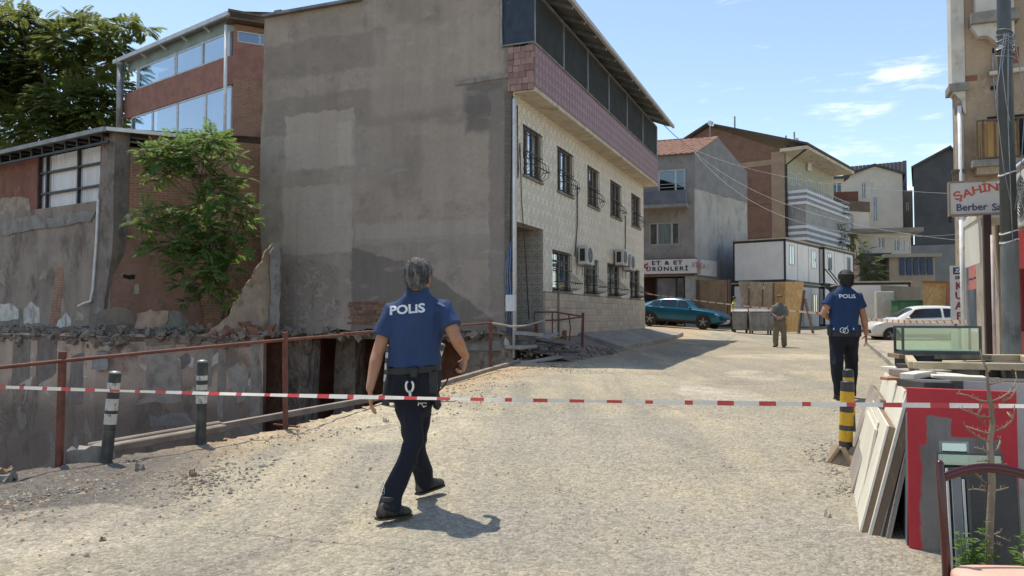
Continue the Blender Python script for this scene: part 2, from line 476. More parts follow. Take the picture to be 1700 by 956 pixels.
# worn patches in the middle of the street
for (px, py, rx, ry, cc, k) in [(1195, 655, .62, 1.0, (.50, .44, .345), .75), (1160, 646, .30, .5, (.55, .50, .41), .5), (1255, 622, .5, 1.0, (.52, .45, .34), .6), (1215, 635, .5, .5, (.22, .19, .15), .5),
                               (1245, 578, 1.4, 1.2, (.25, .215, .165), .55), (1300, 592, 1.7, 1.2, (.56, .48, .35), .6), (1100, 880, 1.5, .8, (.31, .28, .235), .5), (950, 720, 1.1, 1.5, (.33, .30, .25), .5),
                               (120, 880, .7, .5, (.52, .45, .34), .5), (650, 690, 1.0, 1.6, (.57, .49, .34), .6), (1180, 575, 1.0, .7, (.27, .23, .17), .5)]:
    A = gpx(px, py)
    q = a.math('ADD', a.math('POWER', a.math('DIVIDE', a.math('SUBTRACT', wx[0], A.x), rx), 2.0), a.math('POWER', a.math('DIVIDE', a.math('SUBTRACT', wx[1], A.y), ry), 2.0))
    col = a.mix(a.math('MULTIPLY', a.math('MULTIPLY', a.step(q, 1.25, .7), a.step(a.noise(1.9, 6, .65), .38, .56, .25, 1.0)), k), col, cc)
# cracks between worn slabs
cr = a.vor(.55, 'DISTANCE_TO_EDGE', co=a.warp(.5, .8))
col = a.mix(a.math('MULTIPLY', a.math('MULTIPLY', a.step(cr, .03, .008), a.step(a.noise(.6, 3), .5, .62)), .2), col, (.15, .13, .105))
# stones set in the surface
v1 = a.vor(34, 'F1', 'Color'); s1 = a.n('ShaderNodeSeparateColor'); a.put(s1.inputs[0], v1)
d1 = a.vor(34, 'F1', 'Distance')
col = a.value(col, s1.outputs[0], .20)
v2 = a.vor(85, 'F1', 'Color'); s2 = a.n('ShaderNodeSeparateColor'); a.put(s2.inputs[0], v2)
col = a.value(col, s2.outputs[0], .22)
n3 = a.noise(14, 6, .7)
col = a.value(col, n3, .22)
col = a.mix(a.math('MULTIPLY', a.step(a.noise(30, 4, .65), .58, .70), .4), col, (.17, .155, .135))
h = a.math('ADD', a.math('MULTIPLY', d1, -.7), a.math('ADD', a.math('MULTIPLY', n3, 1.5), a.math('MULTIPLY', a.vor(85), -.3)))
M_ROAD = a.done(col, h, .8, .022)

me = bpy.data.meshes.new('ground')
me.from_pydata([tuple(p) for p in P], [], fs); me.materials.append(M_ROAD)
me.polygons.foreach_set('use_smooth', [True]*len(fs)); me.update()
link('ground', me, kind='structure')

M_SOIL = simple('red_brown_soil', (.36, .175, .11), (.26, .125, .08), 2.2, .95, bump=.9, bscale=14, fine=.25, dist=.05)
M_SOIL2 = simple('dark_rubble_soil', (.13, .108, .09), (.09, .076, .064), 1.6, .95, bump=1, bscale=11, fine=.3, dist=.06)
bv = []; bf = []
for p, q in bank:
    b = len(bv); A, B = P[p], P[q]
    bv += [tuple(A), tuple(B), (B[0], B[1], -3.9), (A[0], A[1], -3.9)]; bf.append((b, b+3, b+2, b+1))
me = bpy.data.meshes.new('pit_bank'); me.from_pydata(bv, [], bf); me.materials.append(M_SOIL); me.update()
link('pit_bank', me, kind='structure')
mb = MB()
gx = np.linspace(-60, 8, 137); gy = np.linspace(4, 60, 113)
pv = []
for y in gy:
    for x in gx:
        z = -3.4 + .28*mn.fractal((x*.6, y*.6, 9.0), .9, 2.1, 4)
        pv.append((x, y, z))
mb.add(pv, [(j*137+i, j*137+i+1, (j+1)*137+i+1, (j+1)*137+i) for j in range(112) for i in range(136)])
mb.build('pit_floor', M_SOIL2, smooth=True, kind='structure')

# ------------------------------------------------------------------ common materials
M_RUST = simple('rusty_red_paint', (.19, .065, .042), (.13, .046, .032), 7, .7, bump=.3, bscale=60, dirt=(.10, .04, .025))
M_DARKMETAL = simple('dark_metal', (.04, .04, .042), (.025, .025, .027), 8, .5, .3)
M_WHITEMETAL = simple('white_paint', (.74, .73, .70), (.64, .63, .60), 5, .5, dirt=(.42, .39, .34), dlo=.6, dhi=.8)
M_GREYMETAL = simple('grey_metal', (.34, .35, .35), (.25, .26, .26), 5, .45, .5)
M_CONC = simple('old_concrete', (.30, .275, .24), (.22, .20, .175), 2.5, .95, bump=.6, bscale=30, dirt=(.12, .105, .09), dist=.012)
M_BROWNFRAME = simple('brown_window_frame', (.15, .095, .062), (.11, .07, .046), 6, .5)
M_CURTAIN = simple('net_curtain', (.62, .60, .56), (.45, .44, .42), 1.0, .9, stretch=(14, 14, .6), bump=.4, bscale=5)
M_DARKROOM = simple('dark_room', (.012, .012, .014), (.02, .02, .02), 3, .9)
def glassmat(name, tint=(.8, .85, .85), fac=.16, rough=.02):
    a = N(name)
    tr = a.n('ShaderNodeBsdfTransparent'); tr.inputs[0].default_value = c4(tint)
    gl = a.n('ShaderNodeBsdfGlossy'); gl.inputs['Roughness'].default_value = rough; gl.inputs['Color'].default_value = (.9, .95, 1, 1)
    lw = a.n('ShaderNodeLayerWeight'); lw.inputs['Blend'].default_value = .35
    mx = a.n('ShaderNodeMixShader'); a.put(mx.inputs[0], a.math('MULTIPLY_ADD', lw.outputs['Facing'], .6, fac, clamp=True))
    a.t.links.new(tr.outputs[0], mx.inputs[1]); a.t.links.new(gl.outputs[0], mx.inputs[2])
    a.t.links.new(mx.outputs[0], a.t.nodes['Material Output'].inputs['Surface'])
    return a.m
M_GLASS = glassmat('window_glass')

M_LETTER = {}
def paint(c, rough=.55):
    if c not in M_LETTER:
        M_LETTER[c] = simple('lettering_paint', c, tuple(x*.85 for x in c), 9, rough, bump=.05)
    return M_LETTER[c]
def text_mesh(body, size, bold=.0, shear=0.0, ext=.002, spacing=1.0, sx=1.0):
    cu = bpy.data.curves.new('lettering', 'FONT'); cu.body = body; cu.size = size; cu.offset = bold; cu.shear = shear
    cu.extrude = ext; cu.align_x = 'CENTER'; cu.align_y = 'CENTER'; cu.space_character = spacing; cu.resolution_u = 3
    o = bpy.data.objects.new('tmp', cu); C.objects.link(o)
    m = evaluated_mesh(o); bpy.data.objects.remove(o)
    if sx != 1.0: m.transform(Matrix.Diagonal((sx, 1, 1, 1)))
    return m
def sign_text(parent, body, size, loc, mat, rz=0.0, name='lettering', **kw):
    m = text_mesh(body, size, **kw); m.materials.clear(); m.materials.append(mat)
    return link(name, m, parent, loc=loc, rz=(R(90), 0, rz))

def window(parent, x0, x1, z0, z1, y=0.0, frame=M_BROWNFRAME, mull=(.5,), rails=(), curtain=None, grille=None, sill=None, fw=.055, depth=.10, gl=None, rz=None, loc=None, room=True):
    """frame is the part; pane, curtain, grille and sill are its sub-parts (local coordinates of the wall)"""
    yb = y+depth
    m = MB()
    m.box(x0, x1, yb-.03, yb+.03, z1-fw, z1); m.box(x0, x1, yb-.03, yb+.03, z0, z0+fw)
    m.box(x0, x0+fw, yb-.032, yb+.032, z0, z1); m.box(x1-fw, x1, yb-.032, yb+.032, z0, z1)
    for k in mull:
        xm = x0+(x1-x0)*k; m.box(xm-fw*.6, xm+fw*.6, yb-.028, yb+.028, z0, z1)
    for k in rails:
        zm = z0+(z1-z0)*k; m.box(x0, x1, yb-.026, yb+.026, zm-fw*.5, zm+fw*.5)
    f = m.build('window', frame, parent, loc=loc, rz=rz)
    g = MB(); g.box(x0+.02, x1-.02, yb+.004, yb+.010, z0+.02, z1-.02); g.build('pane', gl or M_GLASS, f)
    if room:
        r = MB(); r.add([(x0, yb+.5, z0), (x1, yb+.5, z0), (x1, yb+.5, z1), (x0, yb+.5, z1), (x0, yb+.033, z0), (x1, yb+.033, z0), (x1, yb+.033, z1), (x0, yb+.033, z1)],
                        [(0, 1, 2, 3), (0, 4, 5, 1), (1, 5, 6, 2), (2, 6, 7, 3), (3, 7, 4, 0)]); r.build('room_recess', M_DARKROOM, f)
    if curtain:
        c = MB()
        for (ka, kb) in curtain:
            n = 14; pts = []
            for i in range(n+1):
                xx = x0+(x1-x0)*(ka+(kb-ka)*i/n); yy = yb+.05+.02*math.sin(i*2.4)
                pts += [(xx, yy, z0+.03), (xx, yy, z1-.03)]
            c.add(pts, [(2*i, 2*i+2, 2*i+3, 2*i+1) for i in range(n)])
        c.build('curtain', M_CURTAIN, f)
    if grille:
        q = MB(); n = max(4, int((x1-x0)/.2)); r_ = .010
        for i in range(n+1):
            xx = x0+(x1-x0)*i/n
            q.tube([(xx, y-.03, z1-.02), (xx, y-.04, z0+.55), (xx, y-.20, z0+.42), (xx, y-grille, z0+.25), (xx, y-grille*.8, z0+.10), (xx, y-.03, z0+.02)], r_*.75, 4)
        for zz, yy in ((z1-.05, -.03), (z0+.62, -.04), (z0+.25, -grille), (z0+.04, -.04)):
            q.beam((x0-.02, y+yy, zz), (x1+.02, y+yy, zz), .025, .025)
        for xx in (x0, x1):
            q.beam((xx, y-.03, z0+.25), (xx, y-grille, z0+.25), .02, .02)
        q.build('grille', M_DARKMETAL, f)
    if sill:
        q = MB(); q.box(x0-.06, x1+.06, y-.07, y+.06, z0-.06, z0-.002); q.build('sill', sill, f)
    return f

# ------------------------------------------------------------------ the plastered house at the pit
FA = Frame(.04, 19.0, math.atan2(1, .4))
HA = fthing('plastered_house', 'two storey house with patched grey plaster end wall and cream tiled street front', 'house', FA)
a = N('patched_plaster', .95, spec=.2)
o3 = a.xyz(); wy = a.xyz(a.warp(.16, 2.6)); wl = a.xyz(a.warp(.35, 1.1))
b0 = a.noise(.55, 6, .6); b1 = a.noise(2.2, 7, .65); b2 = a.noise(9, 6, .65)
col = a.mix(a.step(b0, .36, .64), (.37, .305, .248), (.30, .248, .2))
col = a.mix(a.math('MULTIPLY', a.step(b1, .5, .68), .5), col, (.225, .19, .158))
def patch(px0, py0, px1, py1, cc, k, soft=.05, co=None):
    global col; soft = soft*.5
    y0_, z0_ = FA.fy(px0, py0, 0); y1_, z1_ = FA.fy(px1, py1, 0)
    q = co or wy
    m = a.rect(q[1], q[2], (y0_+y1_)/2, abs(y1_-y0_)/2, (z0_+z1_)/2, abs(z1_-z0_)/2, soft)
    col = a.mix(a.math('MULTIPLY', m, k), col, cc)
    return m
patch(440, 78, 640, 108, (.22, .19, .16), .55, .12)
patch(440, 168, 830, 186, (.235, .2, .168), .6, .1)
patch(620, 55, 835, 168, (.40, .335, .275), .55, .3, wl)
patch(475, 192, 588, 274, (.44, .37, .30), .75, .05)
patch(560, 205, 590, 272, (.50, .43, .355), .5, .07)
patch(470, 312, 584, 420, (.43, .365, .30), .7, .05)
patch(585, 200, 672, 300, (.31, .265, .22), .5, .15)
patch(672, 225, 705, 300, (.26, .22, .183), .55, .12)
patch(700, 210, 812, 330, (.385, .325, .263), .6, .2)
patch(590, 372, 818, 398, (.40, .345, .285), .7, .06)
patch(585, 398, 840, 430, (.29, .25, .208), .4, .06)
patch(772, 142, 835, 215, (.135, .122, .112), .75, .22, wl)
patch(812, 150, 852, 560, (.25, .213, .18), .8, .05)
patch(836, 40, 852, 560, (.22, .19, .16), .5, .04)
# the darker render coat low on the wall: below a falling line
yA, zA = FA.fy(583, 412); yB, zB = FA.fy(700, 440); yC, zC = FA.fy(842, 548)
ln1 = a.math('SUBTRACT', a.math('MULTIPLY_ADD', wy[1], (zA-zB)/(yA-yB), zA-yA*(zA-zB)/(yA-yB)), wy[2])
ln2 = a.math('SUBTRACT', a.math('MULTIPLY_ADD', wy[1], (zB-zC)/(yB-yC), zB-yB*(zB-zC)/(yB-yC)), wy[2])
low = a.math('MULTIPLY', a.step(a.math('MINIMUM', ln1, ln2), -.03, .05), a.step(wy[1], yA+.04, yA-.04))
col = a.mix(a.math('MULTIPLY', low, .85), col, (.185, .157, .133))
# crumbling zone bottom left
cz = patch(447, 440, 560, 560, (.26, .22, .185), .7, .25, wl)
crm = a.math('MULTIPLY', cz, a.step(a.noise(3.6, 6, .6, dist=.6), .5, .56))
col = a.mix(a.math('MULTIPLY', crm, .4), col, (.42, .36, .295))
crd = a.math('MULTIPLY', cz, a.step(a.noise(4.4, 6, .6, co=a.map(loc=(9, 2, 4))), .56, .62))
col = a.mix(a.math('MULTIPLY', crd, .4), col, (.15, .125, .105))
# scuffs, pale chips, drip streaks
st = a.noise(1.0, 5, .6, co=a.map((1, 3.2, .25)))
col = a.value(col, st, .16)
col = a.value(col, b2, .16)
ck_ = a.vor(.42, 'DISTANCE_TO_EDGE', co=a.warp(.55, 1.6))
col = a.mix(a.math('MULTIPLY', a.math('MULTIPLY', a.step(ck_, .011, .003), a.step(a.noise(.7, 3), .72, .76)), .3), col, (.13, .112, .095))
col = a.mix(a.math('MULTIPLY', a.step(a.noise(1, 6, .65, co=a.map((1, 5, .16), (2, 0, 5))), .6, .72), .35), col, (.16, .14, .12))
col = a.mix(a.math('MULTIPLY', a.step(a.noise(1, 6, .6, co=a.map((1, 1.1, 3.4), (2, 7, 5))), .56, .7), .35), col, (.45, .40, .345))
col = a.mix(a.math('MULTIPLY', a.step(a.noise(5.5, 7, .7), .66, .72), .45), col, (.42, .385, .34))
col = a.mix(a.math('MULTIPLY', a.step(a.noise(7, 6, .7, co=a.map(loc=(3, 8, 1))), .68, .75), .5), col, (.10, .088, .078))
h = a.math('ADD', a.math('MULTIPLY', b2, .6), a.math('ADD', a.math('MULTIPLY', b1, 1.2), a.math('SUBTRACT', a.math('MULTIPLY', crm, .8), a.math('MULTIPLY', low, .6))))
M_PLASTER = a.done(col, h, .6, .03)

SW = Matrix(((0, 1, 0, 0), (1, 0, 0, 0), (0, 0, 1, 0), (0, 0, 0, 1)))     # polygon in (y, z), depth along x
def poly_px(pts, x=0.0):
    return [FA.fy(px, py, x) for px, py in pts]
edge = [(853, 606)] + [(845, 566), (835, 556), (815, 552), (800, 556), (780, 548), (750, 551), (720, 549), (690, 551), (660, 546), (640, 549), (610, 545), (590, 550), (560, 546), (540, 552), (520, 556), (500, 552), (490, 560), (475, 556), (455, 562), (441, 556)]
left = [(440, 520), (437, 480), (436, 440), (433, 400), (431, 360), (430, 330), (431, 300), (432, 260), (433, 220), (436, 180), (436, 140), (438, 100), (438, 60), (440, 24)]
pts = [FA.fy(*q) for q in edge+left]
pts += [(6.2, 10.02), (4.35, 10.03), (4.3, 11.1), (3.4, 11.35), (1.6, 10.75), (.05, 10.05), (.02, 8.3)]
pts = [(max(y, .0), z) for y, z in pts]
m = MB(); m.prism(pts, 0.0, .24, SW)
m.build('plaster_wall', M_PLASTER, HA)
# ledge of a vanished floor and a brick patch
M_BRICKPATCH = brickmat('exposed_brick', (.22, .125, .08), (.17, .10, .07), (.13, .105, .085), .21, .075, axis='y')
y0, z0 = FA.fy(755, 139); y1, z1 = FA.fy(852, 124)
m = MB(); m.beam((-.01, y0, z0), (-.01, y1, z1), .06, .13); m.build('ledge', M_CONC, HA, bevel=.02)
y0, z0 = FA.fy(578, 538); y1, z1 = FA.fy(642, 502)
rows = []
bz = z0; k = 0
while bz < z1-.04:
    yy = y1 + rnd.uniform(0, .12)
    while yy < y0-.12:
        w = rnd.uniform(.17, .21); rows.append((-.012-rnd.random()*.02, .05, yy, yy+w-.012, bz, bz+.062)); yy += w
    bz += .075; k += 1
pieces(HA, 'brick', rows, simple('brick_face', (.25, .14, .09), (.19, .11, .075), 6, .9, ran=.3, bump=.5))
# front wall with window openings
UP = [(868, 200, 898, 298), (925, 240, 950, 322), (975, 275, 993, 345), (1013, 300, 1030, 364), (1048, 321, 1062, 380)]
LO = [(917, 412, 947, 485), (969, 430, 992, 493), (1008, 437, 1028, 496), (1045, 449, 1061, 498)]
uw = []; lw_ = []
for q in UP:
    x0, x1, *_ = FA.rect(*q); uw.append((x0, x1, 5.17, 6.46))
for q in LO:
    x0, x1, *_ = FA.rect(*q); lw_.append((x0, x1, 2.31, 3.46))
ENT = (.18, 2.14, .9, 3.93)
LEN = 14.7
holes = uw + lw_ + [ENT]
M_CREAM = simple('cream_render', (.56, .52, .42), (.49, .45, .36), 3, .85, dirt=(.30, .26, .2))
m = MB(); m.wall(.0, LEN, .9, 7.15, .0, .24, holes); m.build('front_wall', M_CREAM, HA)
# glazed ornament tiles
def tilemat(name, base, line, tw, th, kind):
    a = N(name, .5, spec=.3)
    X = a.xyz()
    fx_ = a.math('SUBTRACT', a.math('FRACT', a.math('DIVIDE', X[0], tw)), .5)
    fz_ = a.math('SUBTRACT', a.math('FRACT', a.math('DIVIDE', X[2], th)), .5)
    r = a.math('SQRT', a.math('ADD', a.math('POWER', fx_, 2.0), a.math('POWER', fz_, 2.0)))
    dm = a.math('ADD', a.math('ABSOLUTE', fx_), a.math('ABSOLUTE', fz_))
    if kind == 'flower':
        ang = a.math('ARCTAN2', fx_, fz_)
        pet = a.math('MULTIPLY_ADD', a.math('COSINE', a.math('MULTIPLY', ang, 4.0)), .09, .26)
        msk = a.step(a.math('ABSOLUTE', a.math('SUBTRACT', r, pet)), .10, .03)
        msk = a.math('MAXIMUM', msk, a.step(dm, .84, .94))
    elif kind == 'lattice':
        msk = a.step(a.math('ABSOLUTE', a.math('SUBTRACT', dm, .5)), .10, .05)
        msk = a.math('MAXIMUM', msk, a.step(r, .15, .09))
        msk = a.math('MAXIMUM', msk, a.step(a.math('ABSOLUTE', a.math('SUBTRACT', r, .24)), .04, .02))
    else:
        msk = a.step(a.math('ABSOLUTE', a.math('SUBTRACT', dm, .30)), .06, .03)
        msk = a.math('MAXIMUM', msk, a.step(r, .10, .07))
        msk = a.math('MAXIMUM', msk, a.step(a.math('MAXIMUM', a.math('ABSOLUTE', fx_), a.math('ABSOLUTE', fz_)), .475, .485))
    msk = a.math('MULTIPLY', msk, a.step(a.noise(4, 4), .3, .6, .5, 1.0))
    col = a.mix(a.math('MULTIPLY', msk, .95), a.value(base, a.noise(1.2, 4), .1), line)
    col = a.value(col, a.random(), .07)
    return a.done(col, msk, .15, .004)
UNITTILE = {}
def tile_field(parent, name, x0, x1, z0, z1, tw, th, y, holes, mat, limit=300, t=.006, gap=.003, axis='x'):
    ck = (mat.name)
    cells = []
    nx_ = int(round((x1-x0)/tw)); nz_ = int(round((z1-z0)/th))
    for i in range(nx_):
        for j in range(nz_):
            xa, za = x0+i*tw, z0+j*th; xb, zb = xa+tw, za+th
            ov = [h for h in holes if h[0] < xb-.01 and h[1] > xa+.01 and h[2] < zb-.01 and h[3] > za+.01]
            parts = [(xa, xb, za, zb)]
            for h in ov:
                new = []
                for (p0, p1, q0, q1) in parts:
                    if h[0] >= p1 or h[1] <= p0 or h[2] >= q1 or h[3] <= q0: new.append((p0, p1, q0, q1)); continue
                    if h[0] > p0+.02: new.append((p0, h[0], q0, q1))
                    if h[1] < p1-.02: new.append((h[1], p1, q0, q1))
                    xa2, xb2 = max(p0, h[0]), min(p1, h[1])
                    if h[2] > q0+.02: new.append((xa2, xb2, q0, h[2]))
                    if h[3] < q1-.02: new.append((xa2, xb2, h[3], q1))
                parts = new
            cells += [(c, len(ov) == 0, (i, j)) for c in parts]
    full = [c for c in cells if c[1]]; rest = [c for c in cells if not c[1]]
    full.sort(key=lambda c: c[0][0])
    g = gap/2
    def tri(m, c, ox=0.0, oz=0.0):
        (p0, p1, q0, q1) = c; p0 += g-ox; p1 -= g+ox; q0 += g-oz; q1 -= g+oz; e = .008
        m.add([(p0, 0, q0), (p1, 0, q0), (p1, 0, q1), (p0, 0, q1), (p0+e, -t, q0+e), (p1-e, -t, q0+e), (p1-e, -t, q1-e), (p0+e, -t, q1-e)],
              [(4, 5, 6, 7), (0, 1, 5, 4), (1, 2, 6, 5), (2, 3, 7, 6), (3, 0, 4, 7)])
    mm = MB(); tri(mm, (0, tw, 0, th)); ume = mm.mesh(name, mat)
    for c, _, _2 in full[:limit]:
        o = bpy.data.objects.new(name, ume); C.objects.link(o); o.parent = parent; o.location = (c[0], y, c[2])
    mm = MB()
    for c, _, _2 in full[limit:]+rest: tri(mm, c, x0, z0)
    if mm.v: mm.build(name, mat, parent, loc=(x0, y, z0), kind='stuff')
M_TILE = tilemat('cream_ornament_tile', (.76, .70, .58), (.46, .415, .33), .35, .35, 'lattice')
tile_field(HA, 'wall_tile', .0, LEN, 2.27, 7.12, .35, .3464, -.001, holes, M_TILE)
M_STONE = simple('plinth_stone', (.58, .49, .38), (.49, .405, .31), 5, .8, ran=.13, bump=.5, bscale=35, dirt=(.27, .2, .15), dscale=4)
rows = []; zc = 1.02
for j in range(6):
    xx = 2.18 - (.2 if j % 2 else 0)
    while xx < LEN-.05:
        w = rnd.uniform(.42, .62); xa = max(xx, 2.18); xb = min(xx+w, LEN)
        if xb-xa > .06: rows.append((xa+.004, xb-.004, -.045-rnd.random()*.012, .0, zc, zc+.199))
        xx += w
    zc += .205
pieces(HA, 'plinth_stone', rows, M_STONE)
m = MB(); m.box(2.15, LEN+.02, -.05, .0, 2.252, 2.268); m.build('plinth_cap', M_CONC, HA)
# entry recess
M_ETILE = tilemat('diamond_tile', (.42, .38, .32), (.17, .145, .12), .30, .30, 'diamond')
EW = thing('entry_wall', None, None); EW.parent = HA; EW.location = (2.10, .0, .95); EW.rotation_euler = (0, 0, R(-90))
tile_field(EW, 'wall_tile', -1.5, -.02, .0, 3.0, .30, .30, -.001, [], M_ETILE)
m = MB(); m.box(-1.6, -.0, .0, .05, .0, 3.0); m.build('wall_core', M_CONC, EW)
m = MB(); m.box(.2, 2.1, 1.5, 1.6, .9, 3.93); m.box(.2, 2.1, .24, 1.6, 3.9, 4.0); m.box(.16, 2.14, -.3, 1.6, .75, 1.0); m.box(.3, 1.9, -.75, -.3, .68, .84)
m.build('entry_recess', M_CONC, HA)
for i, (x0, x1, z0, z1) in enumerate(uw):
    cu = [[(.0, .32), (.6, 1)], [(.0, .9)], [(.0, .4)], [(.0, 1)], [(.0, .8)]][i]
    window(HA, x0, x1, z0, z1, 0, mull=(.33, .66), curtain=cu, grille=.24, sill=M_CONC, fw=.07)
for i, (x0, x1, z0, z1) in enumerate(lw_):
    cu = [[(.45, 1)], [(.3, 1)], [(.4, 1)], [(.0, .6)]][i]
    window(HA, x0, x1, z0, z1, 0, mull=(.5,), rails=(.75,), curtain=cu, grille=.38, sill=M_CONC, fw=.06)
# balcony parapet with violet tiles
PYo = -.55
m = MB(); m.box(.0, LEN+.35, PYo, PYo+.14, 7.19, 8.20); m.build('parapet_wall', M_CONC, HA)
M_VIOLET = tilemat('violet_tile', (.25, .135, .145), (.48, .35, .36), .24, .24, 'diamond')
tile_field(HA, 'parapet_tile', .02, LEN+.35, 7.20, 8.20, .2506, .25, PYo-.001, [], M_VIOLET)
M_SOFFIT = simple('cream_soffit', (.62, .55, .43), (.53, .46, .35), 2, .9, dirt=(.35, .27, .2))
m = MB(); m.box(.0, LEN+.35, PYo-.01, -.002, 7.06, 7.17); m.build('balcony_slab', M_SOFFIT, HA)
m = MB(); m.box(-.02, LEN+.37, PYo-.03, PYo+.17, 8.21, 8.26); m.build('parapet_coping', M_CONC, HA)
M_PINK = simple('pink_stone', (.36, .225, .195), (.27, .165, .145), 7, .85, ran=.25, bump=.6, bscale=40)
rows = []
for j in range(7):
    yy = PYo+.02 - (.06 if j % 2 else 0)
    while yy < .1:
        w = rnd.uniform(.13, .19)
        rows.append((-.05-rnd.random()*.035, .06, max(yy, PYo)+.004, min(yy+w, .13)-.004, 7.10+j*.155, 7.10+j*.155+.148)); yy += w
rows = [r for r in rows if r[3]-r[2] > .03]
pieces(HA, 'stone_block', rows, M_PINK)
# upper terrace: dark screens, posts, sheet roof
M_SCREEN = simple('dark_shade_net', (.040, .048, .052), (.028, .033, .037), 2, .9, bump=.2, bscale=150)
px_posts = [905, 935, 975, 1010, 1040, 1066, 1089]
xp = [FA.fx(q, 150, PYo+.03)[0] for q in px_posts]; xp[0] = .05
for i in range(len(xp)-1):
    m = MB(); m.box(xp[i]+.03, xp[i+1]-.03, PYo+.035, PYo+.05, 8.28, 9.52); m.build('screen', M_SCREEN, HA)
for q in xp + [LEN+.3]:
    m = MB(); m.box(q-.028, q+.028, PYo+.0, PYo+.056, 8.26, 9.55); m.build('screen_post', M_GREYMETAL, HA)
m = MB(); m.box(0, LEN+.3, PYo-.005, PYo+.06, 9.52, 9.58); m.build('top_rail', M_GREYMETAL, HA)
M_TARP = simple('navy_tarp', (.022, .032, .05), (.035, .048, .07), 2.5, .55, bump=.6, bscale=6, dist=.04)
m = MB(); n = 10
vv = []
for i in range(n+1):
    for j in range(n+1):
        vv.append((-.02+.05*mn.noise((i*.6, j*.5, 2)), PYo+.02+i/n*.82, 8.24+j/n*1.55))
m.add(vv, [(i*(n+1)+j, i*(n+1)+j+1, (i+1)*(n+1)+j+1, (i+1)*(n+1)+j) for i in range(n) for j in range(n)])
m.build('tarpaulin', M_TARP, HA, smooth=True)
m = MB(); m.tube([(-.06, PYo+.85, 8.2), (-.06, PYo+.85, 10.0)], .02); m.tube([(-.06, PYo, 8.25), (-.06, PYo+.85, 8.25)], .02); m.build('tarp_frame', M_GREYMETAL, HA)
M_ROOFSHEET = simple('roof_sheet', (.25, .245, .24), (.19, .185, .18), 2, .6, .3, dirt=(.13, .10, .08))
m = MB(); m.prism([(-1.12, 9.60), (3.6, 11.45), (3.6, 11.51), (-1.12, 9.66)], .0, LEN+.75, SW); m.prism([(3.6, 11.45), (7.5, 10.4), (7.5, 10.46), (3.6, 11.51)], 1.6, LEN+.75, SW)
m.build('roof', M_ROOFSHEET, HA)
m = MB(); m.prism([(4.35, 10.0), (7.55, 10.0), (7.55, 10.07), (4.35, 10.07)], -.14, .3, SW)
m.add([(-.14, 4.3, 10.075), (-.14, 7.6, 10.075), (1.7, 7.6, 10.9), (1.7, 4.3, 10.9)], [(0, 1, 2, 3)]); m.build('lean_to_roof', M_ROOFSHEET, HA)
m = MB(); m.beam((-.05, -1.14, 9.63), (LEN+.8, -1.14, 9.63), .09, .11); m.build('eaves_board', simple('pale_eaves', (.55, .54, .5), (.46, .45, .42), 3, .6), HA)
q = .3
while q < LEN+.5:
    m = MB(); m.beam((q, -1.08, 9.55), (q, .3, 10.1), .05, .09); m.build('rafter', M_GREYMETAL, HA); q += 1.12
# body of the house so that nothing shows through, slab over the cellar, far end wall
m = MB(); m.box(.24, LEN, 7.2, 7.44, .9, 10.3); m.box(LEN-.24, LEN, .24, 7.2, .9, 10.2); m.build('rear_wall', M_CONC, HA)
m = MB(); m.box(.24, LEN-.24, .24, 7.2, 1.0, 1.2); m.box(.24, LEN-.24, .24, 7.2, 7.2, 7.4); m.box(.3, LEN-.3, .6, 7.0, 8.2, 8.25); m.build('floor_slab', M_CONC, HA)
# cellar: foundation under the front, piers, soil behind
M_RUBBLE = simple('rubble_masonry', (.31, .245, .185), (.22, .17, .13), 3.5, .95, bump=1, bscale=9, fine=.3, dist=.08, dirt=(.09, .065, .05))
m = MB(); m.box(.02, LEN, .03, .35, -3.9, .99); m.build('foundation', M_RUBBLE, HA)
def rubble_pier(x0, x1, y0, y1, z0, z1, seed, name='pier', mat=M_RUBBLE, parent=HA, amp=.1):
    n = 12; mm = MB(); rings = []
    for k in range(n+1):
        z = z0+(z1-z0)*k/n; ring = []
        for t in range(16):
            an = 2*math.pi*t/16; cx, cy = math.cos(an), math.sin(an)
            s = 1/max(abs(cx), abs(cy)); r = 1+amp*2*mn.noise((cx*2+seed, cy*2, z*2.3))
            ring.append(V(((x0+x1)/2+cx*s*r*(x1-x0)/2, (y0+y1)/2+cy*s*r*(y1-y0)/2, z+amp*.4*mn.noise((cx*3, cy*3+seed, z)))))
        rings.append(ring)
    mm.loft(rings); return mm.build(name, mat, parent)
for (pxa, pxb, pya, pyb, x, sd) in [(470, 512, 558, 602, .15, 1), (556, 590, 556, 690, 1.3, 2), (768, 852, 548, 640, .25, 3)]:
    ya, za = FA.fy(pxa, pyb, x); yb, zb = FA.fy(pxb, pya, x)
    rubble_pier(x, x+.5, min(ya, yb), max(ya, yb), -3.6, 1.14, sd)
m = MB(); n = 24; vv = []
for i in range(n+1):
    for j in range(n+1):
        y = -.2+16.0*i/n; z = -3.9+5.1*j/n
        vv.append((3.6-.9*(1-j/n)+.5*mn.fractal((y*.8, z*.9, 4), .9, 2, 4), y, z))
m.add(vv, [(i*(n+1)+j, i*(n+1)+j+1, (i+1)*(n+1)+j+1, (i+1)*(n+1)+j) for i in range(n) for j in range(n)])
m.build('cellar_soil', M_SOIL, HA, smooth=True)
m = MB(); m.box(.26, 6, 7.0, 7.36, -3.9, .99); m.box(.26, LEN, 7.37, 7.6, -3.9, .88); m.build('cellar_side', M_SOIL, HA)
